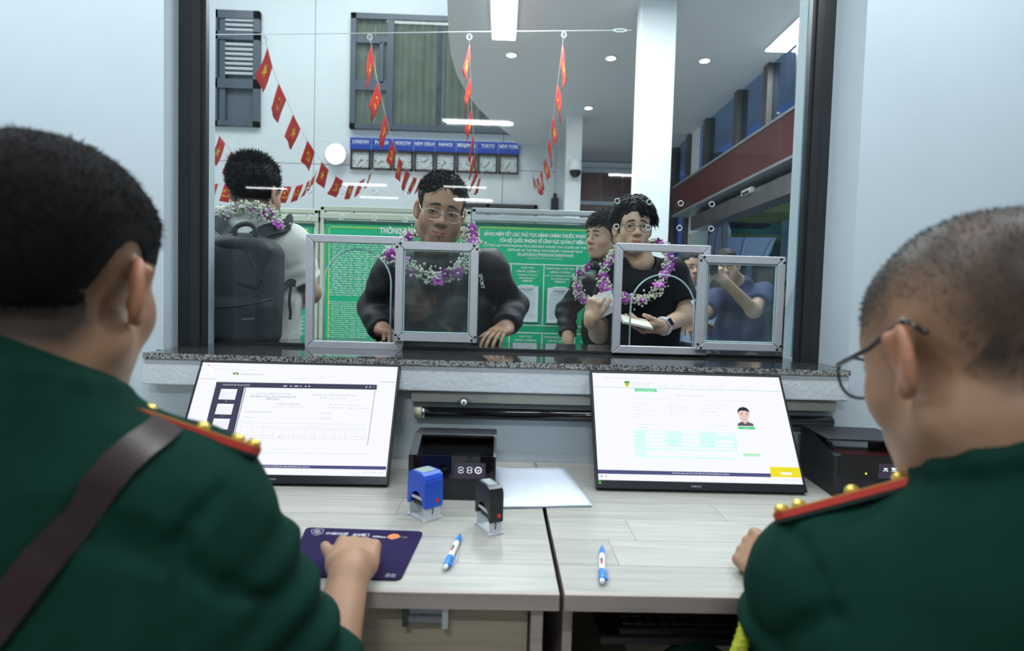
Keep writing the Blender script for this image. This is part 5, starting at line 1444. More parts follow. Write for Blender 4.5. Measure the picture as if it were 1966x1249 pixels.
def face_parts(M, par, gaze=(0, 0), openness=.5, brow=.020, field=None):
    """eyes and eyebrows as children, laid on the face"""
    mw = mat('eye_white', (.52, .50, .47), rough=.3); mk = mat('eye_iris', (.018, .012, .009), rough=.15); mb_ = mat('eyebrow_hair', (.022, .017, .015), rough=.7)
    yy = np.linspace(.125, .03, 160)
    def sy(x, z):
        P = np.stack([np.full(160, x), yy, np.full(160, z)], 1).astype(np.float32); d = field[0](P)
        k = np.nonzero(d < 0)[0]; return float(yy[k[0]]) if len(k) else .07
    for s in (-1, 1):
        e = MB(); n = 14; hw = .0135; hh = .0066*openness
        up = [(hw*math.cos(PI-PI*i/n), hh*math.sin(PI*i/n)**.8) for i in range(n+1)]; dn = [(hw*math.cos(PI*i/n), -hh*.7*math.sin(PI*i/n)) for i in range(1, n)]
        pl = up+dn
        def surf(x, z, o=0.0): return Vector((s*.0315+x, sy(s*.0315+x, -.001+z)+o, -.001+z))
        e.cur = 0
        vs = [surf(x, z, .0004) for x, z in pl]+[surf(0, 0, .0012)]; c = len(pl)
        e.add(vs, [(i, (i+1) % c, c) for i in range(c)])
        e.cur = 1
        r = .0060; ci = [(gaze[0]+r*math.cos(2*PI*i/14), gaze[1]+min(max(r*math.sin(2*PI*i/14), -hh*.68-gaze[1]), hh*.98-gaze[1])) for i in range(14)]
        e.add([surf(x, z, .0014) for x, z in ci]+[surf(gaze[0], gaze[1]*.5, .0020)], [(i, (i+1) % 14, 14) for i in range(14)])
        e.tube([surf(x*1.06, z+.0006, .0008) for x, z in up], [.0006]+[.0013]*(len(up)-2)+[.0007], 5)
        o = e.build('eye', [mw, mk], par, True); o.matrix_local = M
        b = MB(); pts = []
        for u in np.linspace(0, 1, 10):
            x = s*(.0115+.035*u); z = brow+.0055*math.sin(PI*min(1, u*.85+.15))-.004*u
            pts.append(Vector((x, sy(x, z)+.0004, z)))
        b.tube(pts, [.0020, .0034, .0038, .0038, .0037, .0034, .0030, .0024, .0017, .0008], 6)
        o = b.build('eyebrow', mb_, par, True); o.matrix_local = M
def strands(name, P0, N, length, width, par, m, seed=0, comb=(0, 0, 0), nrm=1.0, jit=.4, grav=.25, seg=3):
    """tapered locks rooted at P0"""
    r = np.random.default_rng(seed); n = len(P0)
    d = N*nrm+np.array(comb)+r.normal(size=(n, 3))*jit; d /= np.linalg.norm(d, axis=1)[:, None]
    L = length*r.uniform(.6, 1.2, n)[:, None]
    side = np.cross(d, r.normal(size=(n, 3))); side /= np.linalg.norm(side, axis=1)[:, None]+1e-9
    oth = np.cross(d, side)
    V = []; cur = P0-N*.003; k = 3
    dd = d.copy()
    for j in range(seg+1):
        w = width*(1-j/seg)**.7*.5+width*.02
        for a in range(k):
            V.append(cur+side*w*math.cos(2*PI*a/k)+oth*w*math.sin(2*PI*a/k))
        cur = cur+dd*L/seg
        dd = dd+np.array([0, 0, -grav]); dd /= np.linalg.norm(dd, axis=1)[:, None]
    V = np.stack(V, 1); F = []
    for j in range(seg):
        for a in range(k):
            F.append([j*k+a, j*k+(a+1) % k, (j+1)*k+(a+1) % k, (j+1)*k+a])
    F = np.array(F); q = (np.arange(n)[:, None, None]*V.shape[1]+F[None]).reshape(-1, 4)
    me = bpy.data.meshes.new(name)
    vv = V.reshape(-1, 3)
    me.vertices.add(len(vv)); me.vertices.foreach_set('co', vv.astype(np.float32).ravel())
    me.loops.add(q.size); me.loops.foreach_set('vertex_index', q.ravel().astype(np.int32))
    me.polygons.add(len(q)); me.polygons.foreach_set('loop_start', np.arange(0, q.size, 4, dtype=np.int32)); me.polygons.foreach_set('loop_total', np.full(len(q), 4, np.int32))
    me.polygons.foreach_set('use_smooth', np.ones(len(q), bool)); me.update(); me.materials.append(m)
    return link(name, me, par)
def sample(o, n, seed=0, sel=None):
    me = o.data; N = len(me.vertices); v = np.zeros(N*3, np.float32); me.vertices.foreach_get('co', v); v = v.reshape(-1, 3)
    nn = np.zeros(N*3, np.float32); me.vertices.foreach_get('normal', nn); nn = nn.reshape(-1, 3)
    idx = np.arange(N)
    if sel is not None: idx = idx[sel(v)]
    if not len(idx): return v[:0], nn[:0]
    i = np.random.default_rng(seed).choice(idx, min(n, len(idx)*4))
    r = np.random.default_rng(seed+1).normal(size=(len(i), 3))*.0015
    return v[i]+r, nn[i]
def local(M):
    Mi = np.array(M.inverted()); return lambda V: V @ Mi[:3, :3].T+Mi[:3, 3]
def person(loc, label, group=None):
    return empty('person', (loc[0], loc[1], 0), label=label, cat='person', group=group)
def fix(o, par):
    o.matrix_parent_inverse = par.matrix_basis.inverted(); return o
def grow(name, node, h, m, par, color=None, lo=None, hi=None):
    return fix(sdf_mesh(name, node, h, m, par, color, lo, hi), par)
def head_at(eye, fwd, up=(0, 0, 1), s=1.0):
    f = Vector(fwd).normalized(); return frame(Vector(eye)-f*.083*s, fwd, up, s)
def parts_of(M, par, **k):
    face_parts(par.matrix_basis.inverted() @ M, par, **k)
def folds(amp, freq, seed, st=(1, 1, 1)):
    st = np.array(st); return lambda P: amp*snoise(P*st, freq, seed)
def rings(a, b, amp, lam, seed=0):
    """wrinkles around a limb from a to b"""
    a = v3(a); b = v3(b); u = (b-a)/np.linalg.norm(b-a); L = float(np.linalg.norm(b-a))
    def f(P):
        t = (P-a) @ u
        w = np.exp(-((t-L*.5)/(L*.5))**4)
        q = P-a-t[:, None]*u
        near = np.exp(-(np.linalg.norm(q, axis=1)/.11)**6)
        return amp*np.sin(6.283*t/lam+2.2*snoise(P, 16, seed))*w*near*(.6+.4*snoise(P, 9, seed+1))
    return f
def creases(amp, freq, seed, st=(1, 1, 1)):
    st = np.array(st); return lambda P: amp*(.45-np.abs(snoise(P*st, freq, seed)))*-1.0
def add(*gs): return lambda P: sum(g(P) for g in gs)
def trousers(par, hip, knees, feet, m, r=(.10, .075, .055), h=.012):
    n = []
    for i in range(2):
        hp = Vector(hip)+Vector((-.09 if i == 0 else .09, 0, -.02))
        n += [cap(hp, knees[i], r[0], r[1]), cap(knees[i], feet[i], r[1], r[2], True)]
    t = U(.04, ell(hip, (.17, .125, .13)), *n)
    grow('trousers', warp(t, folds(.004, 22, 5)), h, m, par)
    for i in range(2):
        f = Vector(feet[i]); d = (Vector(feet[i])-Vector(hip)); 
        grow('shoe', above(U(.03, ell((f.x, f.y, .05), (.045, .06, .05)), ell((f.x, f.y+par.get('toe', -.08), .03), (.045, .10, .04))), (0, 0, .0), (0, 0, 1)), .009, mat('black_shoe', (.015, .015, .016), rough=.35), par)
def standing_legs(par, hip, toe, m):
    par['toe'] = toe
    x, y, z = hip
    trousers(par, hip, [(x-.10, y-.01, .50), (x+.10, y-.01, .50)], [(x-.11, y, .07), (x+.11, y, .07)], m)
    del par['toe']
M_BLKCLOTH = mat('black_cloth', (.012, .014, .019), rough=.62, spec=.35, var=.15, vscale=40, bump=.12, bscale=300)
M_BLKTEE = mat('black_tee_cloth', (.008, .009, .013), rough=.85, spec=.2, bump=.15, bscale=500)
M_DARKTR = mat('dark_trouser_cloth', (.02, .022, .03), rough=.85)
M_GREENU = mat('uniform_green', (.0055, .033, .023), rough=.9, spec=.08, var=.10, vscale=30, bump=.18, bscale=900)
M_WHITET = mat('white_tee_cloth', (.66, .67, .64), rough=.85, bump=.1, bscale=400)
M_NAVY = mat('navy_tee_cloth', (.022, .032, .10), rough=.85, bump=.1, bscale=400)
M_LBLUE = mat('light_blue_shirt_cloth', (.42, .55, .80), rough=.8)
TAN = (.46, .285, .19)

def glasses(label, M, rim_m, rx=.022, rz=.019, round_=2.0, z0=-.004, wire=.0009, temples=True, sx=.0335, y0=.098, temple_end=(.078, -.022, .004)):
    t = empty('eyeglasses', M @ Vector((0, y0, z0)), label=label, cat='eyeglasses', group='pairs of glasses worn')
    Mi = t.matrix_basis.inverted() @ M
    for s in (-1, 1):
        pts = []
        for i in range(28):
            a = 2*PI*i/28; c, q = math.cos(a), math.sin(a)
            k = (abs(c)**round_+abs(q)**round_)**(-1/round_)
            pts.append(Vector((s*sx+rx*k*c, y0-(abs(s*sx+rx*k*c)**2)*2.5, z0+rz*k*q)))
        MB().tube(pts, wire, 6, closed=True).build('rim', rim_m, t, True).matrix_local = Mi
        n = len(pts); MB().add(pts+[sum(pts, Vector())/n], [(i, (i+1) % n, n) for i in range(n)]).build('lens', glass('lens_glass', (.97, .98, .98), dirt=.0, base=.05), t).matrix_local = Mi
        if temples:
            o_ = Vector((s*(sx+rx), y0-(sx+rx)**2*2.5, z0+rz*.45)); e = Vector((s*temple_end[0], temple_end[1], temple_end[2]+.012))
            MB().tube([o_, Vector((s*.070, o_.y-.012, o_.z)), Vector((s*.0755, .03, .010)), e, e+Vector((0, -.020, -.016))], wire*1.4, 6).build('temple', rim_m, t, True).matrix_local = Mi
    MB().tube([Vector((-(sx-rx), y0-.001, z0+.004)), Vector((0, y0+.003, z0+.008)), Vector((sx-rx, y0-.001, z0+.004))], wire, 6).build('bridge', rim_m, t, True).matrix_local = Mi
    return t

# ------------------------------------------------------------------ garlands
PETAL = None
def orchid_mesh():
    mb = MB()
    for k in range(5):
        a = 2*PI*k/5; L = .021 if k % 2 else .019; w = .0095
        d = Vector((math.cos(a), math.sin(a), 0)); s = Vector((-d.y, d.x, 0))
        vs = [(0, 0, 0), d*L*.45+s*w*.8+Vector((0, 0, .005)), d*L*.45-s*w*.8+Vector((0, 0, .005)), d*L*.8+s*w*.7+Vector((0, 0, .004)), d*L*.8-s*w*.7+Vector((0, 0, .004)), d*L*1.08+Vector((0, 0, -.001)), d*L*.6+Vector((0, 0, .0075))]
        mb.cur = 0
        mb.add(vs, [(0, 1, 6), (0, 6, 2), (1, 3, 6), (6, 4, 2), (3, 5, 6), (6, 5, 4)])
    mb.cur = 1; mb.ball((0, 0, .007), (.005, .005, .007), 6, 5)
    return mb.me('orchid', [mat('orchid_petal', (.40, .06, .42), rough=.55, var=.35, vscale=90), mat('orchid_throat', (.75, .55, .75), rough=.5)], True)
def garland(label, pts, n_orch, seed, rad=.022, dens=950, loc=None):
    """flowers along a closed or open path"""
    r = np.random.default_rng(seed); P = catmull([Vector(p) for p in pts], 10)
    t = empty('flower_garland', P[0] if loc is None else loc, label=label, cat='garland', group='orchid and white blossom garlands')
    global PETAL
    if PETAL is None: PETAL = orchid_mesh()
    n = len(P)
    L = sum((P[i]-P[i-1]).length for i in range(1, n))
    child(MB().tube(P[::4]+[P[-1]], .006, 6), 'stem', mat('garland_stem', (.06, .13, .03), rough=.7), t)
    # clouds of tiny white blossoms
    m = int(dens*L); mb = MB()
    for _ in range(m):
        i = r.integers(0, n); c = P[i]+Vector(r.normal(size=3)*rad*np.array([.62, .62, .62]))
        q = r.uniform(.0036, .0064)
        mb.ball(c, q, 5, 4)
    o = child(mb, 'white_blossoms', mat('blossom_white', (.70, .72, .62), rough=.6), t); o['kind'] = 'stuff'
    lf = MB()
    for _ in range(int(70*L)):
        i = r.integers(0, n); c = P[i]+Vector(r.normal(size=3)*rad*.7); d = Vector(r.normal(size=3)).normalized(); s = d.orthogonal().normalized(); k = r.uniform(.010, .018)
        lf.add([c, c+d*k*.5+s*k*.28, c+d*k, c+d*k*.5-s*k*.28, c+d*k*.5+d.cross(s)*k*.1], [(0, 1, 4), (1, 2, 4), (2, 3, 4), (3, 0, 4)])
    o = child(lf, 'leaves', mat('garland_leaf', (.10, .26, .05), rough=.5), t); o['kind'] = 'stuff'
    for k in range(n_orch):
        i = int((k+.5)/n_orch*n+r.normal()*n*.015) % n
        off = Vector(r.normal(size=3)*rad*.45); off.y -= rad*.75
        M = Matrix.Translation(P[i]+off-t.location) @ Matrix.Rotation(r.uniform(0, 6.28), 4, 'Y') @ Matrix.Rotation(PI/2+r.normal()*.5, 4, 'X') @ Matrix.Rotation(r.normal()*.5, 4, 'Y') @ Matrix.Scale(r.uniform(.95, 1.35), 4)
        link('orchid', PETAL, t, mtx=M)
    return t
import time as _time
_t0 = _time.time()
def tick(s):
    global _t0
    _t0 = _time.time()
# ---------------------------------------------------------------- officer with the cross strap, seen from behind
def officer(label, M, neck, sh, torso_n, arms, stub, skin, hands, fold_seed, collar_c, legs, grooves=(), hscale=.0035):
    par = person((neck[0], neck[1]), label, 'seated officers in green uniform')
    hf = xf(head_field(ears=.95), M)
    body = U(.03, hf, neck_cap(M, neck, .060, .070))
    fl = []
    for (s, e, w), hn in zip(arms, hands):
        fl.append(U(.02, cap(s, e, .048, .040), cap(e, w, .041, .029)))
        fl.append(hn)
    body = U(.016, body, cap(neck, Vector(neck)-Vector((0, 0, .2)), .06, .06), *fl)
    grow('body', body, hscale, M_SKIN, par, color_fn(M, skin, stub=stub, blush=.25))
    sl = []
    for s, e, w in arms:
        s = Vector(s); e = Vector(e); w = Vector(w)
        hem = e.lerp(w, .10)
        sl.append(U(.03, cap(s, e, .067, .058), cap(e, hem, .056, .058, True)))
    shirt = U(.045, torso_n, *sl)
    wr = [rings(Vector(s).lerp(Vector(e), .1), e, .0065, .06, fold_seed+i) for i, (s, e, w) in enumerate(arms)]
    shirt = warp(shirt, add(folds(.004, 18, fold_seed, (1, 1, .6)), creases(.013, 14, fold_seed+5, (1, 1, .7)), creases(.005, 30, fold_seed+3), *wr))
    cl = U(.006, *[cap(collar_c[i], collar_c[(i+1) % len(collar_c)], .013, .013) for i in range(len(collar_c))])
    for gpx, gr in grooves:
        q = [hit(shirt, *p) for p in gpx]; q = [p for p in q if p is not None]
        for i in range(len(q)-1):
            shirt = D(.014, shirt, cap(q[i], q[i+1], gr*(1 if i == 0 else .8), gr*.7))
    shirt2 = U(.005, shirt, cl)
    grow('shirt', shirt2, .006, M_GREENU, par)
    par['toe'] = .09
    trousers(par, legs[0], legs[1], legs[2], M_GREENU)
    del par['toe']
    return par, shirt2, body, hf
def ring_pts(c, rx, ry, n, tilt=(0, 0), a0=0):
    return [Vector((c[0]+rx*math.cos(a0+2*PI*i/n), c[1]+ry*math.sin(a0+2*PI*i/n), c[2]+tilt[0]*math.cos(a0+2*PI*i/n)+tilt[1]*math.sin(a0+2*PI*i/n))) for i in range(n)]
def cropped(par, hf, M, m, thick, region, h=.0035, nst=9000, slen=.007, seed=3, color=None):
    """a close cap of cropped hair with bristles: region(q) > 0 where hair grows (head metres)"""
    L = local(M); s = M.to_scale()[0]
    def g(P):
        q = L(P); return -np.clip(region(q)/.02, -1, 1)*thick*s
    base = warp(hf, lambda P: np.where(region(L(P)) > 0, -thick*s*np.clip(region(L(P))/.060, 0, 1)-.0012, .004), .01)
    nd = _n(lambda P: np.maximum(base[0](P), -region(L(P))*.8), base[1], base[2])
    o = grow('hair', nd, h, m, par, color)
    v, n = sample(o, nst, seed)
    k = region(L(v)) > .020; v, n = v[k], n[k]
    return o, v, n
# left officer
cL = Vector((-.462, .585, 1.232))
ML = frame(cL, (-.10, .99, -.06), (0.0, .08, 1), 1.08)
neckL = (-.470, .545, 1.065)
aL = [((-.326, .605, .982), (-.215, .690, .715), (-.228, .868, .792)), ((-.635, .52, .985), (-.74, .66, .76), (-.66, .86, .79))]
torL = U(.07, cap((-.61, .53, .985), (-.345, .59, .985), .072, .068), ell((-.45, .56, .86), (.205, .135, .24)), ell((-.45, .56, .62), (.19, .15, .22)), cap((-.470, .540, 1.03), (-.470, .540, 1.115), .088, .070), cap((-.47, .54, 1.08), (-.35, .59, 1.01), .038, .035), cap((-.47, .54, 1.08), (-.60, .53, 1.01), .038, .035))
HL = frame(Vector(aL[0][2]), (-.10, 1, .02), (.10, 0, 1))
hL = hand_field(HL, -1, ((.62, .95, .55), (.66, .98, .55), (.68, .98, .6), (.66, .9, .6)), thumb=(.85, .0, .0), thumb_dir=(.42, 1, -.12), spread=(.06, .02, -.04, -.14))
HL2 = frame(Vector(aL[1][2]), (.25, 1, 0))
hL2 = hand_field(HL2, 1, ((.3, .4, .3),)*4)
def stubL(q):
    return np.clip((regL(q)+.026)/.036, 0, 1)**1.3*.93*(np.abs(q[:, 0]) < .0755)
def regL(q):
    # hairline: low at the nape, rising round the ear, open at the face
    low = q[:, 2]+.062-np.clip((q[:, 1]+.055)*1.15, 0, .085)
    ear = np.sqrt(((q[:, 1]+.012)/.03)**2+((q[:, 2]+.004)/.042)**2)-1
    front = (.062-q[:, 1])+np.clip(q[:, 2]-.03, 0, .1)*1.1
    return np.minimum(np.minimum(low, front), np.where(np.abs(q[:, 0]) > .05, ear*.035, .1))
parL, shirtL, bodyL, hfL = officer('officer in green uniform with brown leather cross strap, back turned', ML, neckL, None, torL, aL, stubL, (.34, .19, .115), (hL, hL2), 11,
    ring_pts((-.470, .553, 1.130), .078, .074, 14, (-.006, -.026)), ((-.45, .60, .50), [(-.58, .95, .52), (-.32, .95, .52)], [(-.58, 1.0, .07), (-.32, 1.0, .07)]),
    (([(177, 985), (260, 1020), (346, 1064)], .007), ([(152, 1015), (250, 1050), (343, 1088)], .007), ([(346, 1035), (385, 990), (424, 944)], .006), ([(350, 1040), (352, 1140), (356, 1240)], .005), ([(375, 1090), (440, 1130), (520, 1150)], .006)))
tick('officer L')
oh, v, n = cropped(parL, hfL, ML, M_HAIRF, .011, regL, color=lambda V: np.tile([.010, .0095, .0105], (len(V), 1)), nst=16000)
fix(strands('hair_bristles', v, n, .009, .0010, parL, mat('cropped_bristle', (.008, .008, .009), rough=.8, spec=.1), 5, comb=(0, -.2, -.5), nrm=.55, jit=.18, grav=.1, seg=2), parL)
tick('hair L')
# epaulettes, strap
def epaulette(par, p0, p1, up, wdir, stars, tip=.0):
    p0 = Vector(p0); p1 = Vector(p1); d = (p1-p0); L = d.length; d.normalize(); wv = Vector(wdir); wv = (wv-d*wv.dot(d)).normalized(); nv = wv.cross(d)
    if nv.z < 0: nv = -nv
    M = Matrix.Identity(4)
    for i in range(3): M[i][0], M[i][1], M[i][2], M[i][3] = d[i], wv[i], nv[i], p0[i]
    hw = .024
    pl = [(0, -hw), (L-.012, -hw), (L, -hw*.45), (L, hw*.45), (L-.012, hw), (0, hw)]
    e = MB().prism(pl, -.0035, .0035, 'z', M).build('epaulette', mat('epaulette_red', (.50, .035, .02), rough=.6), par); fix(e, par)
    k = MB().prism([(x*.985+.001, y*.84) for x, y in pl], .0034, .0048, 'z', M).build('epaulette_face', mat('epaulette_gold', (.45, .30, .06), rough=.5), e)
    u = MB().prism([(x, y*.95) for x, y in pl], -.0075, -.0034, 'z', M).build('epaulette_lining', mat('epaulette_lining', (.012, .03, .025), rough=.8), e)
    for x in stars:
        for y in ((-.009, .009) if x > .5 else (0,)):
            so = MB().lathe([(.0001, .004), (.008, .004), (.0065, .009), (.0035, .0115), (.0001, .012)], 10, M @ Matrix.Translation((x*L, y, 0))).build('star', mat('star_gold', (.75, .55, .12), rough=.25, metal=.7), e, True)
def drop(node, x, y, z0=1.3):
    z = z0
    for _ in range(300):
        d = float(node[0](np.array([[x, y, z]], np.float32))[0])
        if d < .001: break
        z -= min(max(d*.6, .001), .02)
    return Vector((x, y, z))
def surf_pts(node, pix, off=.004):
    out = []
    for x, y in pix:
        p = hit(node, x, y)
        if p is None: continue
        out.append((p+normal(node, p)*off, normal(node, p)))
    return out
pa = W(250, 785, .575); pb = W(498, 867, .625)
epaulette(parL, pa, pb, (0, 0, 1), (-.45, .6, -.10), (.12, .52, .80, .93))
_a, _b = drop(shirtL, -.555, .535), drop(shirtL, -.665, .525)
epaulette(parL, _a+Vector((0, 0, .012)), _b+Vector((0, 0, .012)), (0, 0, 1), (.05, 1, -.1), (.12, .52, .80, .93))
def strap(par, node, pix, wpx, m, name, thick=.003):
    q = surf_pts(node, pix)
    vs = []; fs = []
    for i, (p, nn) in enumerate(q):
        a = q[max(i-1, 0)][0]; b = q[min(i+1, len(q)-1)][0]; t = (b-a).normalized(); s = t.cross(nn).normalized()
        hw = wpx[min(i, len(wpx)-1)]/2
        vs += [p-s*hw, p+s*hw, p+s*hw+nn*thick, p-s*hw+nn*thick]
        if i:
            k = 4*i
            for j in range(4): fs.append((k-4+j, k-4+(j+1) % 4, k+(j+1) % 4, k+j))
    o = MB().add(vs, fs).build(name, m, par, True); fix(o, par); set_smooth(o, 50); return o
M_LEATH = mat('brown_leather', (.030, .016, .016), rough=.28, spec=.6, var=.1, vscale=20)
strap(parL, shirtL, [(318, 818), (300, 835), (262, 862), (225, 895), (190, 935), (155, 980), (120, 1025), (85, 1072), (48, 1120), (10, 1170), (-30, 1225), (-70, 1290)], [.030], M_LEATH, 'cross_strap')
tick('strap')

# right officer
cR = Vector((.478, .545, 1.182))
MR = frame(cR, (-.08, .94, -.28), (.0, .22, 1), 1.14)
neckR = (.505, .505, 1.015)
aR = [((.362, .605, .918), (.395, .715, .68), (.462, .895, .800)), ((.68, .52, .91), (.76, .66, .72), (.66, .90, .79))]
torR = U(.07, cap((.388, .60, .915), (.675, .53, .93), .064, .074), ell((.51, .545, .78), (.205, .14, .23)), ell((.51, .55, .56), (.19, .15, .2)), cap((.505, .500, .98), (.507, .500, 1.07), .092, .074), ell((.53, .475, .97), (.13, .075, .10)), cap((.505, .50, 1.02), (.40, .59, .935), .036, .034), cap((.505, .50, 1.02), (.66, .52, .95), .045, .04))
HR = frame(Vector(aR[0][2]), (-.05, 1, -.12), (-.8, .1, .6))
hR = hand_field(HR, 1, ((.8, 1.1, .6), (.85, 1.1, .6), (.85, 1.1, .6), (.8, 1.0, .6)), thumb=(.5, .3, .3))
hR2 = hand_field(frame(Vector(aR[1][2]), (-.3, 1, 0)), -1, ((.3, .4, .3),)*4)
def regR(q):
    low = q[:, 2]+.046-np.clip((q[:, 1]+.055)*1.0, 0, .070)
    ear = np.sqrt(((q[:, 1]+.012)/.032)**2+((q[:, 2]+.004)/.044)**2)-1
    front = (.060-q[:, 1])+np.clip(q[:, 2]-.03, 0, .1)*1.1
    return np.minimum(np.minimum(low, front), np.where(np.abs(q[:, 0]) > .05, ear*.035, .1))
def stubR(q):
    r = regR(q)
    base = (np.clip((r+.006)/.04, 0, 1)*.84+np.clip((q[:, 2]-.06)/.05, 0, 1)*.18*(r > 0)+np.clip((q[:, 1]-.0)/.05, 0, 1)*.25*(r > .01))*(np.abs(q[:, 0]) < .0765)
    patch = .16*snoise(q.astype(np.float64), 55, 4)+.10*snoise(q.astype(np.float64), 130, 9)
    return np.clip(base+patch*(r > .004), 0, .9)
parR, shirtR, bodyR, hfR = officer('officer in green uniform wearing glasses, head bowed, back turned', MR, neckR, None, torR, aR, stubR, (.34, .195, .12), (hR, hR2), 29,
    ring_pts((.507, .512, 1.082), .082, .076, 14, (.006, -.036)), ((.51, .60, .50), [(.38, .97, .52), (.64, .97, .52)], [(.38, 1.0, .07), (.64, 1.0, .07)]),
    (([(1512, 1015), (1535, 1040), (1565, 1100), (1585, 1170)], .005), ([(1600, 1180), (1540, 1200), (1490, 1230)], .006)))
v, n = sample(parR.children[0], 150000, 8, lambda V: (np.linalg.norm(V-np.array(cR-Vector((parR.location.x*0, 0, 0))), axis=1) < .2))
k = (regR(local(MR)(v)) > .004)*(np.random.default_rng(2).uniform(size=len(v)) < .5); v, n = v[k][:26000], n[k][:26000]
fix(strands('hair', v, n, .0060, .0006, parR, mat('grey_bristle', (.022, .021, .020), rough=.6), 6, jit=.35, grav=.05, seg=2), parR)
epaulette(parR, W(1762, 919, .565), W(1488, 992, .625), (0, 0, 1), (.45, .62, -.21), (.10, .42, .80, .93))
_a, _b = drop(shirtR, .60, .525), drop(shirtR, .715, .525)
epaulette(parR, _a+Vector((0, 0, .012)), _b+Vector((0, 0, .012)), (0, 0, 1), (-.05, 1, -.1), (.10, .42, .80, .93))
glasses('black-rimmed glasses on the bowed officer', MR, mat('black_rim', (.012, .012, .014), rough=.25), .026, .021, 2.4, -.006, .0016, True, .035, .104, (.0815, -.020, .012))
# shoulder cord
cd = MB(); pp = [W(1450, 1150, .66), W(1440, 1175, .655), W(1430, 1205, .65), W(1420, 1235, .645), W(1410, 1270, .64)]
q = catmull(pp, 8)
for k in range(2):
    cd.tube([p+Vector((.006*math.cos(i*1.1+k*PI), -.004, .004*math.sin(i*1.1+k*PI))) for i, p in enumerate(q)], .0055, 6)
fix(cd.build('shoulder_cord', mat('cord_yellow_green', (.42, .48, .03), rough=.6), parR, True), parR)
tick('officer R')

# ---------------------------------------------------------------- man in the black jacket at the counter
MJ = head_at(W(850, 408, 2.02), (.20, -1, -.24), (.13, 0, 1), 1.10)
neckJ = W(846, 512, 2.22)
shJ = (W(757, 522, 2.32), W(938, 517, 2.32)); elJ = (W(716, 590, 2.44), W(984, 588, 2.44)); wrJ = (W(735, 634, 2.215), W(971, 628, 2.225))
par = person((neckJ.x, 2.35), 'heavy man in black jacket and wire glasses leaning on the counter')
hl = head_field(fat=.55, nose=.985); hf = xf(hl, MJ)
hJl = hand_field(frame(wrJ[0], (.55, -.75, -.10), (.2, .1, 1)), -1, ((1.0, 1.3, .8),)*4, thumb=(.5, .5, .6))
hJr = hand_field(frame(wrJ[1], (-.35, -.8, -.20), (.1, -.1, 1)), 1, ((.25, .35, .3), (.25, .35, .3), (.25, .35, .3), (.25, .4, .3)), thumb=(.7, .2, .2))
body = U(.02, U(.03, hf, neck_cap(MJ, neckJ, .064, .074)), cap(neckJ, neckJ-Vector((0, -.10, .16)), .07, .05), cap(elJ[0], wrJ[0], .04, .030), cap(elJ[1], wrJ[1], .04, .030), hJl, hJr)
grow('body', body, .0038, M_SKIN, par, color_fn(MJ, (.40, .235, .155), stub=lambda q: .05*np.clip((-.075-q[:, 2])/.02, 0, 1)*(q[:, 1] > .03)))
parts_of(MJ, par, field=hl, gaze=(.001, -.0015), openness=.42, brow=.0215)
jk = U(.05, cap(shJ[0], shJ[1], .072, .072), ell(W(848, 600, 2.36), (.225, .15, .27)), ell(W(846, 690, 2.36), (.21, .16, .26)), cap(neckJ, neckJ-Vector((0, -.06, .10)), .088, .11))
for i in range(2):
    jk = U(.035, jk, U(.03, cap(shJ[i], elJ[i], .073, .066), cap(elJ[i], elJ[i].lerp(wrJ[i], .93), .066, .048, True)))
jk = warp(jk, add(folds(.006, 14, 41), creases(.020, 15, 43, (1, 1, .7)), creases(.009, 30, 44), rings(shJ[0].lerp(elJ[0], .2), wrJ[0], .008, .085, 3), rings(shJ[1].lerp(elJ[1], .2), wrJ[1], .008, .085, 7)))
cj = ring_pts(neckJ+Vector((0, .0, .050)), .092, .088, 16, (0, .016)); cl = U(.008, *[cap(cj[i], cj[(i+1) % 16], .014) for i in range(16)])
cl2 = U(.008, *[cap(cj[i]-Vector((0, 0, .03)), cj[(i+1) % 16]-Vector((0, 0, .03)), .016) for i in range(16)])
jk = U(.014, jk, cl, cl2)
grow('jacket', jk, .0062, M_BLKCLOTH, par)
zp = [hit(jk, 862, y, 1.95) for y in (530, 560, 590, 620, 650)]
zp = [p for p in zp if p]
if len(zp) > 2: fix(MB().tube([p+Vector((0, -.002, 0)) for p in zp], .003, 5).build('zip', mat('zip_dark', (.05, .05, .06), rough=.3, metal=.6), par), par)
# chest lettering
pc = hit(jk, 922, 540, 1.95)
if pc:
    nn = normal(jk, pc); M = frame(pc+nn*.004, (nn.x, nn.y, 0)); vs, fs = fit_text('SPORT', M_LET, -.03, .03, 0, .014, .03)
    rot = M @ Matrix.Rotation(PI, 4, 'Z') @ Matrix.Rotation(R(78), 4, 'Y')
    vs2 = []
    for v_ in vs:
        w_ = rot @ Vector(v_); w2 = w_+nn*.02
        vs2.append(w_+nn*.004)
    me = bpy.data.meshes.new('chest_print'); me.from_pydata([tuple(x) for x in vs2], [], fs); me.materials.append(M_LET); me.update(); fix(link('chest_print', me, par), par)
standing_legs(par, (neckJ.x, 2.50, .90), -.09, M_DARKTR)
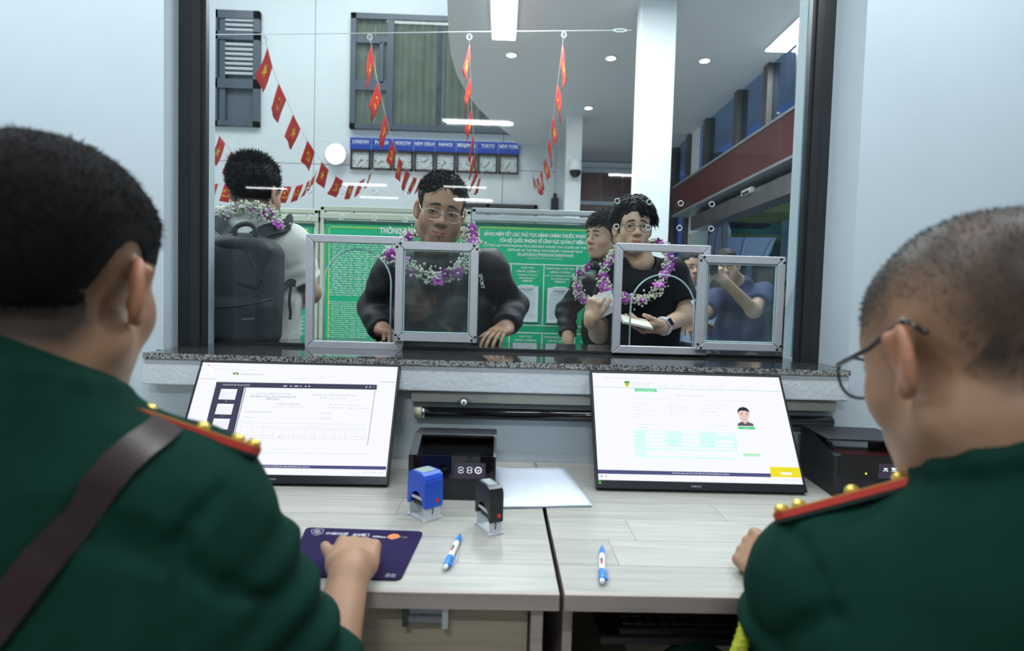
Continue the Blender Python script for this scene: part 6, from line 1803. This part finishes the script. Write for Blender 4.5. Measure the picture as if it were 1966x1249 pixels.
# hair: short, textured
def hair_cap(par, M, top, h, m=M_HAIR, cut=None, noise=.003, seed=1, name='hair', back=-.055, side=.0, dome=(0, 0, 0)):
    base = ell((dome[0], -.018+dome[1], .046+dome[2]), (.0815+side, .1035, .088+top))
    hf_ = D(.008, base, cut) if cut is not None else base
    Lc = lambda P: noise*snoise(P*np.array([1, 1, .6]), 120, seed)+noise*.7*snoise(P, 240, seed+1)
    nd = warp(hf_, Lc)
    nd = _n(lambda P: np.maximum(nd_[0](P), -(P[:, 2]-back-np.clip((P[:, 1]+.03)*.9, 0, .06))), nd[1], nd[2]) if False else nd
    nd_ = nd
    def f(P):
        low = P[:, 2]-back-np.clip((P[:, 1]+.04)*1.0, 0, .075)
        return np.maximum(nd_[0](P), -low)
    nd2 = _n(f, nd[1], nd[2])
    return grow(name, xf(nd2, M), h, m, par)
face_cut = U(.02, ell((0, .105, -.02), (.066, .062, .088)), ell((0, .085, -.075), (.10, .075, .06)), ell((-.085, .035, -.045), (.03, .045, .055)), ell((.085, .035, -.045), (.03, .045, .055)), ell((-.088, -.010, -.012), (.018, .024, .030)), ell((.088, -.010, -.012), (.018, .024, .030)))
oh = hair_cap(par, MJ, -.004, .0042, cut=U(.01, face_cut, ell((0, .112, .035), (.056, .062, .052))), seed=2, back=-.05)
v, n = sample(oh, 2600, 3, lambda V: local(MJ)(V)[:, 2] > .055)
fix(strands('hair_strands', v, n, .015, .0034, par, M_HAIR, 4, comb=tuple(np.array(MJ.to_3x3() @ Vector((.2, .4, .1)))), nrm=.8, jit=.45, grav=.10), par)
v, n = sample(oh, 60, 5, lambda V: (local(MJ)(V)[:, 1] > .045) & (local(MJ)(V)[:, 2] > .085))
fix(strands('hair_fringe', v, n, .036, .0028, par, M_HAIR, 6, comb=tuple(np.array(MJ.to_3x3() @ Vector((0, .35, -.9)))), nrm=.3, jit=.22, grav=.1), par)
glasses('thin wire-rimmed glasses on the jacket wearer', MJ, mat('silver_rim', (.62, .60, .55), rough=.2, metal=.8), .0245, .0165, 3.2, -.010, .0009, True, .0335, .0985)
wj = wrJ[1].lerp(elJ[1], .16)
d_ = (elJ[1]-wrJ[1]).normalized(); Mw = frame(wj, d_)
wt = empty('wristwatch', wj, label='black watch on the jacket wearer wrist', cat='watch')
child(MB().tube([Mw @ Vector((.050*math.cos(a), 0, .046*math.sin(a))) for a in np.linspace(0, 2*PI, 18, endpoint=False)], .007, 6, closed=True), 'band', mat('watch_black', (.012, .012, .014), rough=.3), wt, True)
child(MB().box((-.016, -.016, .044), (.016, .016, .055), Mw, bev=.003), 'case', mat('watch_case', (.25, .26, .28), rough=.2, metal=.7), wt)
pz = W(938, 655, 2.16)
po = empty('cap_on_counter', (pz.x, 2.17, 1.053), label='small black pouch under the hand on the counter', cat='pouch')
o = sdf_mesh('pouch_body', above(U(.02, ell((pz.x, 2.17, 1.055), (.055, .05, .032)), ell((pz.x-.03, 2.16, 1.055), (.04, .04, .018))), (0, 0, 1.0532), (0, 0, 1)), .005, M_BLKCLOTH, po); fix(o, po)
po.name = 'pouch'
tick('jacket')
g_c = neckJ
def loop_pts(c, rx, ry, front, drop, n=16, back_up=.03, y_off=0.0):
    """garland path round a neck at c: high at the back, hanging by drop at the front (front = -1 towards the camera)"""
    out = []
    for i in range(n+1):
        a = 2*PI*i/n
        s = .5-.5*math.cos(a)          # 0 at the back, 1 at the front
        out.append(Vector((c[0]+rx*math.sin(a)*(1-.25*s*s), c[1]+front*(-ry+2*ry*s)+y_off, c[2]+back_up-(drop+back_up)*s**1.7)))
    return out
def drape(node, pts, off):
    """push garland points out of the clothes they lie on"""
    out = []
    for p in pts:
        q = Vector(p)
        for _ in range(12):
            d = float(node[0](np.array(q, np.float32)[None])[0])
            if d > off: break
            q = q+normal(node, q)*(off-d+.002)
        out.append(q)
    return out
gp = [W(832, 452, 2.36), W(800, 450, 2.28), W(775, 458, 2.20), W(750, 478, 2.14), W(742, 492, 2.12), W(765, 503, 2.08), W(785, 512, 2.06), W(812, 525, 2.04), W(845, 531, 2.03), W(872, 522, 2.04), W(895, 498, 2.06), W(910, 470, 2.10), W(905, 455, 2.18), W(890, 446, 2.28), W(865, 450, 2.36), W(832, 452, 2.36)]
garland('orchid garland around the jacket wearer neck, seen through the small hatch', drape(jk, gp, .016), 15, 21)
tick('garland')

# ---------------------------------------------------------------- young man in black tee with round glasses
MT = head_at(W(1223, 434, 2.42), (-.03, -1, -.05), (.01, 0, 1), 1.0)
neckT = W(1230, 502, 2.52)
shT = (W(1176, 530, 2.56), W(1292, 524, 2.56)); elT = (W(1150, 640, 2.60), W(1316, 606, 2.52)); wrT = (W(1134, 612, 2.37), W(1268, 628, 2.36))
par = person((neckT.x, 2.55), 'young man in black tee with round glasses holding a white slip')
hl = head_field(nose=1.0); hf = xf(hl, MT)
hTl = hand_field(frame(wrT[0], (.18, -.25, 1), (-.75, -.65, .0)), 1, ((.75, .75, .3), (.8, .8, .35), (.85, .85, .4), (.9, .9, .5)), thumb=(.5, .25, .2), spread=(.05, .0, -.04, -.08))
hTr = hand_field(frame(wrT[1], (-1, -.35, -.02), (0, -.55, -.85)), 1, ((.35, .35, .2), (.35, .4, .2), (.4, .4, .2), (.45, .4, .2)), thumb=(.45, .15, .1))
body = U(.018, U(.03, hf, neck_cap(MT, neckT, .052, .058)), cap(neckT, neckT-Vector((0, -.06, .14)), .055, .04))
for i in range(2):
    body = U(.02, body, U(.03, cap(shT[i], elT[i], .046, .041), cap(elT[i], wrT[i], .042, .028)))
body = U(.012, body, hTl, hTr)
grow('body', body, .0034, M_SKIN, par, color_fn(MT, (.60, .40, .285)))
parts_of(MT, par, field=hl, gaze=(0, .0005), openness=.72, brow=.0205)
te = U(.05, cap(shT[0], shT[1], .062, .062), ell(W(1236, 600, 2.58), (.175, .115, .26)), ell(W(1236, 700, 2.58), (.165, .115, .26)), cap(neckT-Vector((0, 0, .03)), neckT-Vector((0, 0, .10)), .075, .11))
for i in range(2):
    te = U(.03, te, cap(shT[i], shT[i].lerp(elT[i], .66), .068, .076, True))
te = D(.006, te, cap(neckT+Vector((0, -.01, .05)), neckT-Vector((0, .012, .028)), .066))
te = warp(te, add(folds(.003, 18, 51), creases(.012, 16, 53, (1.2, 1.2, .6))))
grow('tee_shirt', te, .0058, M_BLKTEE, par)
standing_legs(par, (neckT.x, 2.60, .88), -.09, M_DARKTR)
cutT = U(.012, ell((.012, .105, -.015), (.060, .060, .078)), ell((0, .085, -.075), (.10, .075, .06)), ell((-.085, .040, -.055), (.03, .045, .055)), ell((.085, .040, -.055), (.03, .045, .055)), ell((-.09, -.008, -.022), (.018, .024, .028)), ell((.09, -.008, -.022), (.018, .024, .028)))
oh = hair_cap(par, MT, .013, .0042, cut=cutT, seed=9, back=-.06, side=.006, noise=.004)
L_ = local(MT)
v, n = sample(oh, 2200, 13, lambda V: (L_(V)[:, 2] > .03) & ~((L_(V)[:, 1] > .035) & (L_(V)[:, 2] < .09)))
sgn = np.sign(L_(v)[:, 0]-.012)
cmb = np.stack([sgn*.8, .35*np.ones(len(v)), -.15*np.ones(len(v))], 1) @ np.array(MT.to_3x3()).T
fix(strands('hair_strands', v, n, .046, .0085, par, M_HAIR, 14, comb=cmb, nrm=.35, jit=.12, grav=.55, seg=5), par)
v, n = sample(oh, 420, 15, lambda V: (L_(V)[:, 1] > .035) & (L_(V)[:, 2] > .055) & (L_(V)[:, 0] < .004))
cmb = np.tile(np.array(MT.to_3x3() @ Vector((-.65, .75, -.2))), (len(v), 1))
fix(strands('hair_fringe', v, n, .034, .008, par, M_HAIR, 16, comb=cmb, nrm=.3, jit=.12, grav=.55, seg=5), par)
glasses('thin round black-rimmed glasses on the young man in black tee', MT, mat('black_rim', (.012, .012, .014), rough=.25), .0215, .0200, 2.0, -.006, .0011, True, .0335, .0985)
gp = [W(1228, 468, 2.62), W(1200, 472, 2.56), W(1183, 485, 2.50), W(1168, 505, 2.46), W(1158, 530, 2.44), W(1163, 552, 2.42), W(1183, 568, 2.41), W(1212, 575, 2.40), W(1236, 573, 2.40), W(1258, 555, 2.41), W(1275, 530, 2.42), W(1283, 505, 2.44), W(1280, 482, 2.48), W(1262, 466, 2.56), W(1228, 468, 2.62)]
garland('orchid garland hanging low on the young man in black tee', drape(te, gp, .016), 20, 33, rad=.020)
# watch, slip, booklet
wj = wrT[1].lerp(elT[1], .10); Mw = frame(wj, (elT[1]-wrT[1]).normalized(), (0, -1, .25))
wt = empty('wristwatch', wj, label='dark square watch with white band held at the booklet', cat='watch')
child(MB().tube([Mw @ Vector((.036*math.cos(a), 0, .034*math.sin(a))) for a in np.linspace(0, 2*PI, 18, endpoint=False)], .008, 6, closed=True), 'band', mat('watch_band_white', (.72, .74, .76), rough=.4), wt, True)
child(MB().box((-.019, -.016, .032), (.019, .016, .043), Mw, bev=.004), 'case', mat('watch_alu', (.55, .57, .6), rough=.25, metal=.6), wt)
child(MB().box((-.016, -.013, .043), (.016, .013, .0445), Mw, bev=.0006), 'dial', mat('black_gloss', (.01, .01, .012), rough=.1), wt)
sl_ = empty('paper_slip', W(1158, 590, 2.33), label='white folded slip held up in the hand', cat='paper')
q = [W(1141, 568, 2.345), W(1174, 556, 2.325), W(1180, 585, 2.325), W(1148, 589, 2.335)]; q2 = [W(1148, 589, 2.335), W(1180, 585, 2.325), W(1183, 596, 2.335), W(1155, 610, 2.345)]
mbp = MB()
for qq in (q, q2):
    mbp.add(qq+[p+Vector((0, .0015, 0)) for p in qq], [(0, 1, 2, 3), (7, 6, 5, 4), (0, 4, 5, 1), (1, 5, 6, 2), (2, 6, 7, 3), (3, 7, 4, 0)])
child(mbp, 'sheet', mat('slip_paper', (.80, .84, .88), rough=.7), sl_)
bk = empty('booklet', W(1222, 620, 2.31), label='open passport booklet with cream pages in the hand', cat='booklet')
a0, a1 = W(1194, 612, 2.27), W(1246, 623, 2.27)
Mb = frame((a0+a1)/2, (a1-a0).normalized(), (.0, -.25, 1))
child(MB().box((-.062, -.064, -.004), (.062, .064, -.002), Mb, bev=.0008), 'cover', mat('booklet_cover', (.25, .25, .22), rough=.5), bk)
child(MB().box((-.058, -.060, -.002), (.058, .060, .006), Mb, bev=.001), 'pages', mat('booklet_pages', (.72, .72, .62), rough=.7), bk)
tick('tee')

# ---------------------------------------------------------------- young man behind, looking aside
MBm = head_at(W(1137, 452, 2.95), (-.80, -.60, -.02), (0, 0, 1), 1.02)
neckB = W(1174, 520, 3.06)
shB = (W(1120, 552, 3.08), W(1226, 552, 3.16)); elB = (W(1088, 598, 3.14), W(1240, 640, 3.2)); wrB = (W(1090, 648, 3.02), W(1230, 700, 3.0))
par = person((neckB.x, 3.1), 'young man in black jacket looking aside behind the glasses wearer')
hl = head_field(nose=1.02); hf = xf(hl, MBm)
hB = hand_field(frame(wrB[0], (.05, -.1, -1), (-.9, -.3, 0)), 1, ((.3, .4, .3),)*4)
body = U(.018, U(.03, hf, neck_cap(MBm, neckB, .050, .056)), cap(neckB, neckB-Vector((0, -.06, .14)), .055, .04), cap(elB[0], wrB[0], .038, .028), hB)
grow('body', body, .0042, M_SKIN, par, color_fn(MBm, (.54, .345, .24)))
parts_of(MBm, par, field=hl, gaze=(0, 0), openness=.55)
jb = U(.05, cap(shB[0], shB[1], .062, .062), ell(W(1174, 630, 3.14), (.17, .115, .27)), ell(W(1174, 720, 3.14), (.165, .12, .25)), cap(neckB, neckB-Vector((0, 0, .09)), .074, .10))
for i in range(2): jb = U(.03, jb, U(.03, cap(shB[i], elB[i], .064, .056), cap(elB[i], elB[i].lerp(wrB[i], .86), .056, .045, True)))
jb = warp(jb, add(folds(.004, 18, 61), creases(.015, 17, 63), creases(.006, 34, 64), rings(shB[0].lerp(elB[0], .5), wrB[0], .006, .055, 3)))
grow('jacket', jb, .0068, M_BLKCLOTH, par)
standing_legs(par, (neckB.x, 3.14, .90), -.09, M_DARKTR)
oh = hair_cap(par, MBm, .010, .0048, cut=face_cut, seed=19, back=-.045, noise=.004)
L_ = local(MBm); v, n = sample(oh, 1900, 23, lambda V: L_(V)[:, 2] > .045)
fix(strands('hair_strands', v, n, .030, .0046, par, M_HAIR, 24, comb=tuple(np.array(MBm.to_3x3() @ Vector((0, .8, .0)))), nrm=.6, jit=.3, grav=.4, seg=4), par)
v, n = sample(oh, 160, 25, lambda V: (L_(V)[:, 1] > .055) & (L_(V)[:, 2] > .06))
fix(strands('hair_fringe', v, n, .036, .004, par, M_HAIR, 26, comb=tuple(np.array(MBm.to_3x3() @ Vector((0, .5, -.8)))), nrm=.3, jit=.2, grav=.2), par)
gp = [W(1190, 490, 3.16), W(1160, 496, 3.06), W(1138, 508, 3.0), W(1118, 522, 2.98), W(1108, 545, 2.97), W(1110, 562, 2.96), W(1122, 572, 2.96), W(1150, 585, 2.97), W(1185, 570, 2.99), W(1205, 540, 3.02), W(1212, 512, 3.06), W(1205, 495, 3.12), W(1190, 490, 3.16)]
garland('orchid garland on the young man looking aside', drape(jb, gp, .016), 18, 44)
hp = empty('headphones', neckB+Vector((0, -.06, .02)), label='black headphones around the neck of the one looking aside', cat='headphones')
ringp = ring_pts(neckB+Vector((-.01, -.015, .01)), .085, .085, 18, (0, .02))
child(MB().tube([p for p in ringp[9:]], .008, 6), 'headband', mat('black_gloss', (.01, .01, .012), rough=.1), hp, True)
for p in (W(1141, 507, 2.955), W(1186, 515, 2.99)):
    child(MB().lathe([(.0001, -.012), (.026, -.012), (.032, -.004), (.032, .008), (.024, .013), (.0001, .013)], 18, Matrix.Translation(p) @ Matrix.Rotation(R(70), 4, 'X')), 'ear_cup', mat('cup_black', (.02, .02, .022), rough=.2), hp, True)
tick('behind')

# ---------------------------------------------------------------- man with the backpack, back turned
MP = frame(W(492, 370, 2.22), (.22, 1, -.02), (.03, 0, 1), 1.07)
neckP = W(486, 428, 2.20)
shP = (W(402, 462, 2.27), W(556, 470, 2.24)); elP = (W(372, 570, 2.3), W(594, 562, 2.30)); wrP = (W(420, 610, 2.5), W(552, 596, 2.45))
par = person((neckP.x, 2.26), 'man in white tee seen from behind wearing a backpack')
hl = head_field(); hf = xf(hl, MP)
hPn = hand_field(frame(wrP[1], (-1, .25, 0), (0, .2, 1)), 1, ((.4, .5, .3),)*4)
body = U(.018, U(.03, hf, neck_cap(MP, neckP, .056, .062)), cap(neckP, neckP-Vector((0, -.06, .14)), .055, .04))
for i in range(2): body = U(.02, body, U(.03, cap(shP[i], elP[i], .046, .042), cap(elP[i], wrP[i], .042, .030)))
body = U(.012, body, hPn)
grow('body', body, .0040, M_SKIN, par, color_fn(MP, (.44, .28, .20), stub=lambda q: .8*np.clip((q[:, 2]+.06+.0*q[:, 1])/.03, 0, 1)*(q[:, 1] < .0)*(np.abs(q[:, 0]) < .073)))
ts = U(.05, cap(shP[0], shP[1], .072, .072), ell(W(482, 570, 2.25), (.195, .115, .26)), ell(W(482, 680, 2.25), (.19, .12, .26)), cap(neckP-Vector((0, 0, .03)), neckP-Vector((0, 0, .10)), .085, .12))
for i in range(2): ts = U(.03, ts, cap(shP[i], shP[i].lerp(elP[i], .72), .076, .078, True))
ts = warp(ts, add(folds(.004, 16, 71), creases(.015, 16, 73, (1.2, 1.2, .6)), creases(.006, 32, 74), rings(shP[1].lerp(elP[1], .3), elP[1], .005, .05, 5)))
grow('tee_shirt', ts, .0062, M_WHITET, par)
standing_legs(par, (neckP.x, 2.27, .90), .09, mat('grey_trouser_cloth', (.10, .10, .11), rough=.85))
Lp = local(MP)
back_cut = U(.01, ell((0, .10, -.01), (.07, .06, .1)), ell((-.09, -.008, -.016), (.017, .024, .030)), ell((.09, -.008, -.016), (.017, .024, .030)))
oh = hair_cap(par, MP, .004, .0044, cut=back_cut, seed=29, back=-.062, noise=.0025)
v, n = sample(oh, 5200, 33, lambda V: Lp(V)[:, 2] > -.03)
fix(strands('hair_strands', v, n, .016, .0022, par, M_HAIR, 34, nrm=.8, comb=(0, 0, .5), jit=.35, grav=.05), par)
v, n = sample(oh, 900, 35, lambda V: Lp(V)[:, 2] > .085)
fix(strands('hair_spikes', v, n, .026, .003, par, M_HAIR, 36, nrm=.9, comb=(0, 0, .4), jit=.4, grav=.0), par)
gp = [W(430, 412, 2.16), W(450, 403, 2.12), W(475, 398, 2.10), W(500, 402, 2.10), W(522, 414, 2.12), W(540, 432, 2.16), W(535, 455, 2.28), W(500, 475, 2.40), W(460, 470, 2.40), W(435, 445, 2.30), W(425, 425, 2.2), W(430, 412, 2.16)]
garland('orchid garland on the backpack wearer collar', drape(U(.0, ts, body), gp, .015), 13, 55, rad=.020)
# backpack
bp = empty('backpack', W(465, 640, 2.06), label='dark grey backpack on the white tee, seen from behind', cat='backpack')
M_BAG = mat('backpack_cloth', (.030, .036, .046), rough=.75, var=.10, vscale=30, bump=.25, bscale=700)
bc = W(462, 556, 2.06)
bg = U(.03, rbox(bc+Vector((0, 0, -.015)), (.145, .065, .19), .05), ell(bc+Vector((0, .0, .145)), (.125, .06, .07)))
bg = U(.015, bg, rbox(bc+Vector((0, -.022, -.115)), (.132, .058, .085), .035))
bg = warp(bg, add(folds(.003, 22, 81), creases(.013, 17, 82)))
o = grow('bag', bg, .0062, M_BAG, bp)
fl = U(.02, rbox(bc+Vector((.075, -.035, .085)), (.045, .040, .085), .02, Matrix.Rotation(.25, 3, 'Y')), ell(bc+Vector((.02, -.03, .165)), (.10, .05, .03)))
grow('flap', warp(fl, folds(.003, 30, 83)), .0062, M_BAG, bp)
hp_ = [W(452, 452, 2.02), W(452, 438, 2.02), W(466, 430, 2.02), W(482, 431, 2.02), W(490, 441, 2.02), W(490, 455, 2.02)]
child(MB().tube(catmull(hp_, 6), .009, 8), 'grab_handle', M_BAG, bp, True)
def band(pts, hw, thick, name, par_, m, node=None):
    vs = []; fs = []; Q = catmull([Vector(p) for p in pts], 6)
    if node: Q = drape(node, Q, .006)
    for i, p in enumerate(Q):
        t = (Q[min(i+1, len(Q)-1)]-Q[max(i-1, 0)]).normalized(); nn = Vector((0, -1, .25)); nn = (nn-t*nn.dot(t)).normalized(); s = t.cross(nn)
        vs += [p-s*hw, p+s*hw, p+s*hw+nn*thick, p-s*hw+nn*thick]
        if i:
            k = 4*i
            for j in range(4): fs.append((k-4+j, k-4+(j+1) % 4, k+(j+1) % 4, k+j))
    o = child(MB().add(vs, fs), name, m, par_); set_smooth(o, 50); return o
band([W(488, 462, 2.10), W(505, 448, 2.11), W(530, 440, 2.14), W(550, 442, 2.20), W(556, 450, 2.30)], .026, .012, 'shoulder_strap', bp, M_BAG, ts)
band([W(450, 458, 2.10), W(432, 440, 2.11), W(415, 428, 2.14), W(400, 426, 2.20), W(395, 436, 2.30)], .026, .012, 'shoulder_strap', bp, M_BAG, ts)
band([W(515, 580, 2.09), W(535, 562, 2.12), W(553, 545, 2.18), W(566, 532, 2.26)], .012, .006, 'side_strap', bp, M_BAG, ts)
band([W(560, 545, 2.15), W(556, 575, 2.14), W(558, 600, 2.14), W(557, 613, 2.14)], .005, .004, 'strap_end', bp, M_BAG)
zp = surf_pts(bg, [(412, 466), (425, 458), (445, 458), (462, 468), (480, 490), (492, 515), (505, 540)], .003)
if len(zp) > 2: child(MB().tube([p for p, _ in zp], .0035, 5), 'zip', mat('zip_black', (.012, .012, .014), rough=.4), bp)
sm = surf_pts(bg, [(412, 590), (440, 588), (470, 585), (500, 580), (520, 574)], .001)
if len(sm) > 2: child(MB().tube([p for p, _ in sm], .0028, 5), 'seam', mat('seam_grey', (.06, .07, .08), rough=.8), bp)
pl_ = hit(bg, 478, 613, 1.9)
if pl_:
    nn = normal(bg, pl_); Mt = frame(pl_+nn*.003, (-nn.x, -nn.y, 0)); vs, fs = fit_text('samsonite', M_LOGO, -.024, .024, 0, .007, .02)
    me = bpy.data.meshes.new('lettering'); me.from_pydata([tuple(Mt @ Matrix.Rotation(-.10, 4, 'Y') @ Vector(v_)) for v_ in vs], [], fs); me.materials.append(mat('bag_lettering', (.35, .37, .40), rough=.5)); me.update(); o = link('lettering', me, bp); o.matrix_parent_inverse = bp.matrix_basis.inverted()
tick('backpack')

# ---------------------------------------------------------------- man in light blue shirt, photographer, far officer
MS = head_at(W(1334, 513, 4.0), (.06, -1, -.02), (0, 0, 1), 1.0)
neckS = W(1338, 560, 4.08)
par = person((neckS.x, 4.1), 'man in light blue shirt peering past the photographer')
shS = (W(1296, 578, 4.12), W(1380, 578, 4.12)); elS = (W(1290, 640, 4.1), W(1392, 640, 4.1)); wrS = (W(1322, 612, 3.9), W(1345, 620, 3.9))
hl = head_field(nose=.98); hf = xf(hl, MS)
hS = hand_field(frame(wrS[0], (.35, -.2, -.9), (-.3, -.9, 0)), 1, ((.3, .4, .3),)*4)
body = U(.018, U(.03, hf, neck_cap(MS, neckS, .052, .056)), cap(neckS, neckS-Vector((0, -.06, .14)), .055, .04), cap(elS[0], wrS[0], .038, .030), cap(elS[1], wrS[1], .038, .030), hS)
grow('body', body, .0055, M_SKIN, par, color_fn(MS, (.42, .26, .18)))
parts_of(MS, par, field=hl, openness=.5)
st_ = U(.05, cap(shS[0], shS[1], .062, .062), ell(W(1338, 640, 4.12), (.165, .11, .25)), ell(W(1338, 710, 4.12), (.16, .11, .25)), cap(neckS, neckS-Vector((0, 0, .08)), .068, .10))
for i in range(2): st_ = U(.03, st_, cap(shS[i], shS[i].lerp(elS[i], .75), .062, .066, True))
grow('shirt', warp(st_, folds(.005, 20, 91)), .008, M_LBLUE, par)
standing_legs(par, (neckS.x, 4.12, .88), -.09, M_DARKTR)
hair_cap(par, MS, -.002, .0055, cut=face_cut, seed=39, back=-.04, noise=.0025)

MH = head_at(W(1393, 512, 3.62), (-.50, -1, -.08), (-.22, 0, 1), .95)
neckH = W(1424, 548, 3.74)
par = person((neckH.x, 3.78), 'photographer in navy tee holding a camera to the face')
shH = (W(1376, 572, 3.78), W(1466, 562, 3.78)); elH = (W(1344, 612, 3.55), W(1447, 596, 3.50)); wrH = (W(1350, 545, 3.40), W(1392, 540, 3.42))
hl = head_field(fat=.6); hf = xf(hl, MH)
hH1 = hand_field(frame(wrH[0], (.05, -.15, 1), (-.6, -.7, 0)), 1, ((.6, .7, .4),)*4)
hH2 = hand_field(frame(wrH[1], (-.55, -.1, .85), (.5, -.8, .2)), -1, ((.5, .7, .4),)*4)
body = U(.018, U(.03, hf, neck_cap(MH, neckH, .054, .060)), cap(neckH, neckH-Vector((0, -.06, .14)), .055, .04))
for i in range(2): body = U(.02, body, U(.03, cap(shH[i], elH[i], .048, .044), cap(elH[i], wrH[i], .044, .030)))
body = U(.012, body, hH1, hH2)
grow('body', body, .0052, M_SKIN, par, color_fn(MH, (.46, .29, .20)))
parts_of(MH, par, field=hl, openness=.5)
nt_ = U(.05, cap(shH[0], shH[1], .068, .068), ell(W(1422, 645, 3.8), (.19, .13, .26)), ell(W(1422, 730, 3.8), (.19, .14, .25)), cap(neckH, neckH-Vector((0, 0, .09)), .074, .11))
for i in range(2): nt_ = U(.03, nt_, cap(shH[i], shH[i].lerp(elH[i], .62), .070, .074, True))
grow('tee_shirt', warp(nt_, add(folds(.006, 17, 95), folds(.003, 36, 96))), .008, M_NAVY, par)
standing_legs(par, (neckH.x, 3.8, .88), -.09, M_DARKTR)
hair_cap(par, MH, -.002, .0055, cut=face_cut, seed=49, back=-.04, noise=.0025)
glasses('dark-rimmed glasses on the photographer', MH, mat('black_rim', (.012, .012, .014), rough=.25), .0235, .0185, 2.6, -.005, .0014, True, .0335, .0985)
cm = empty('photo_camera', W(1354, 516, 3.36), label='black camera with lens held by the photographer', cat='camera')
cc = W(1358, 512, 3.38)
child(MB().box(cc+Vector((-.035, -.03, -.045)), cc+Vector((.06, .035, .035)), bev=.008), 'body', mat('camera_black', (.014, .014, .015), rough=.5), cm)
Ml = Matrix.Translation(W(1350, 508, 3.35)) @ Matrix.Rotation(PI/2, 4, 'X')
child(MB().lathe([(.030, -.03), (.031, .04), (.034, .045), (.034, .075), (.030, .076), (.029, .066), (.0001, .060)], 24, Ml), 'lens', mat('lens_black', (.015, .016, .018), rough=.25), cm, True)
child(MB().lathe([(.0001, .063), (.018, .0615), (.027, .0605)], 20, Ml, False), 'front_glass', mat('lens_coating', (.02, .03, .06), rough=.04), cm, True)
band([W(1366, 520, 3.40), W(1350, 540, 3.36), W(1340, 575, 3.35), W(1336, 605, 3.36), W(1342, 618, 3.37), W(1348, 612, 3.40)], .016, .003, 'strap', cm, mat('strap_black', (.02, .022, .026), rough=.7))

pf = W(1513, 560, 7.6)
MF = head_at(W(1514, 562, 7.5), (-.15, -1, 0), (0, 0, 1), 1.0)
neckF = W(1517, 588, 7.6)
par = person((neckF.x, 7.62), 'officer in dark green uniform and peaked cap, far by the door')
hl = head_field(); hf = xf(hl, MF)
body = U(.018, U(.03, hf, neck_cap(MF, neckF)), cap(neckF, neckF-Vector((0, -.06, .14)), .055, .04), ell(W(1505, 655, 7.55), (.035, .035, .05)))
grow('body', body, .008, M_SKIN, par, color_fn(MF, (.40, .25, .17)))
parts_of(MF, par, field=hl, openness=.5)
fu = U(.05, cap(neckF+Vector((-.17, .03, -.10)), neckF+Vector((.17, .03, -.10)), .066), ell(neckF+Vector((0, .03, -.30)), (.18, .12, .27)), ell(neckF+Vector((0, .03, -.60)), (.17, .12, .25)), cap(neckF+Vector((-.20, .03, -.12)), neckF+Vector((-.24, 0, -.42)), .062, .056), cap(neckF+Vector((-.24, 0, -.42)), neckF+Vector((-.14, -.14, -.52)), .056, .045), cap(neckF+Vector((.20, .03, -.12)), neckF+Vector((.25, 0, -.45)), .062, .056), cap(neckF, neckF-Vector((0, 0, .07)), .068, .1))
grow('uniform', warp(fu, folds(.005, 20, 98)), .010, mat('dark_uniform', (.010, .028, .018), rough=.8), par)
standing_legs(par, (neckF.x, 7.63, .86), -.09, mat('dark_uniform', (.010, .028, .018), rough=.8))
for k in range(4):
    bpn = neckF+Vector((-.02, -.10, -.16-.11*k)); fix(MB().ball(bpn, .011, 8, 6).build('button', mat('star_gold', (.75, .55, .12), rough=.25, metal=.7), par, True), par)
capn = empty('peaked_cap', MF @ Vector((0, 0, .07)), label='dark peaked cap with gold badge on the far officer', cat='cap')
o = sdf_mesh('crown', U(.015, xf(U(.01, cap((0, -.005, .060), (0, -.005, .085), .088), ell((0, 0, .125), (.125, .130, .030))), MF)), .007, mat('dark_uniform', (.010, .028, .018), rough=.8), capn); fix(o, capn)
child(MB().tube([MF @ Vector((.093*math.cos(a), .093*math.sin(a)-.003, .066)) for a in np.linspace(0, 2*PI, 24, endpoint=False)], .010, 6, closed=True), 'gold_band', mat('cap_gold', (.55, .40, .08), rough=.4), capn, True)
child(MB().prism([(-.075, .07), (-.05, .12), (0, .14), (.05, .12), (.075, .07)], .046, .052, 'z', MF), 'peak', mat('black_gloss', (.01, .01, .012), rough=.1), capn)
child(MB().ball(MF @ Vector((0, .105, .105)), (.018, .012, .024), 10, 8), 'badge', mat('star_gold', (.75, .55, .12), rough=.25, metal=.7), capn, True)
tick('others')
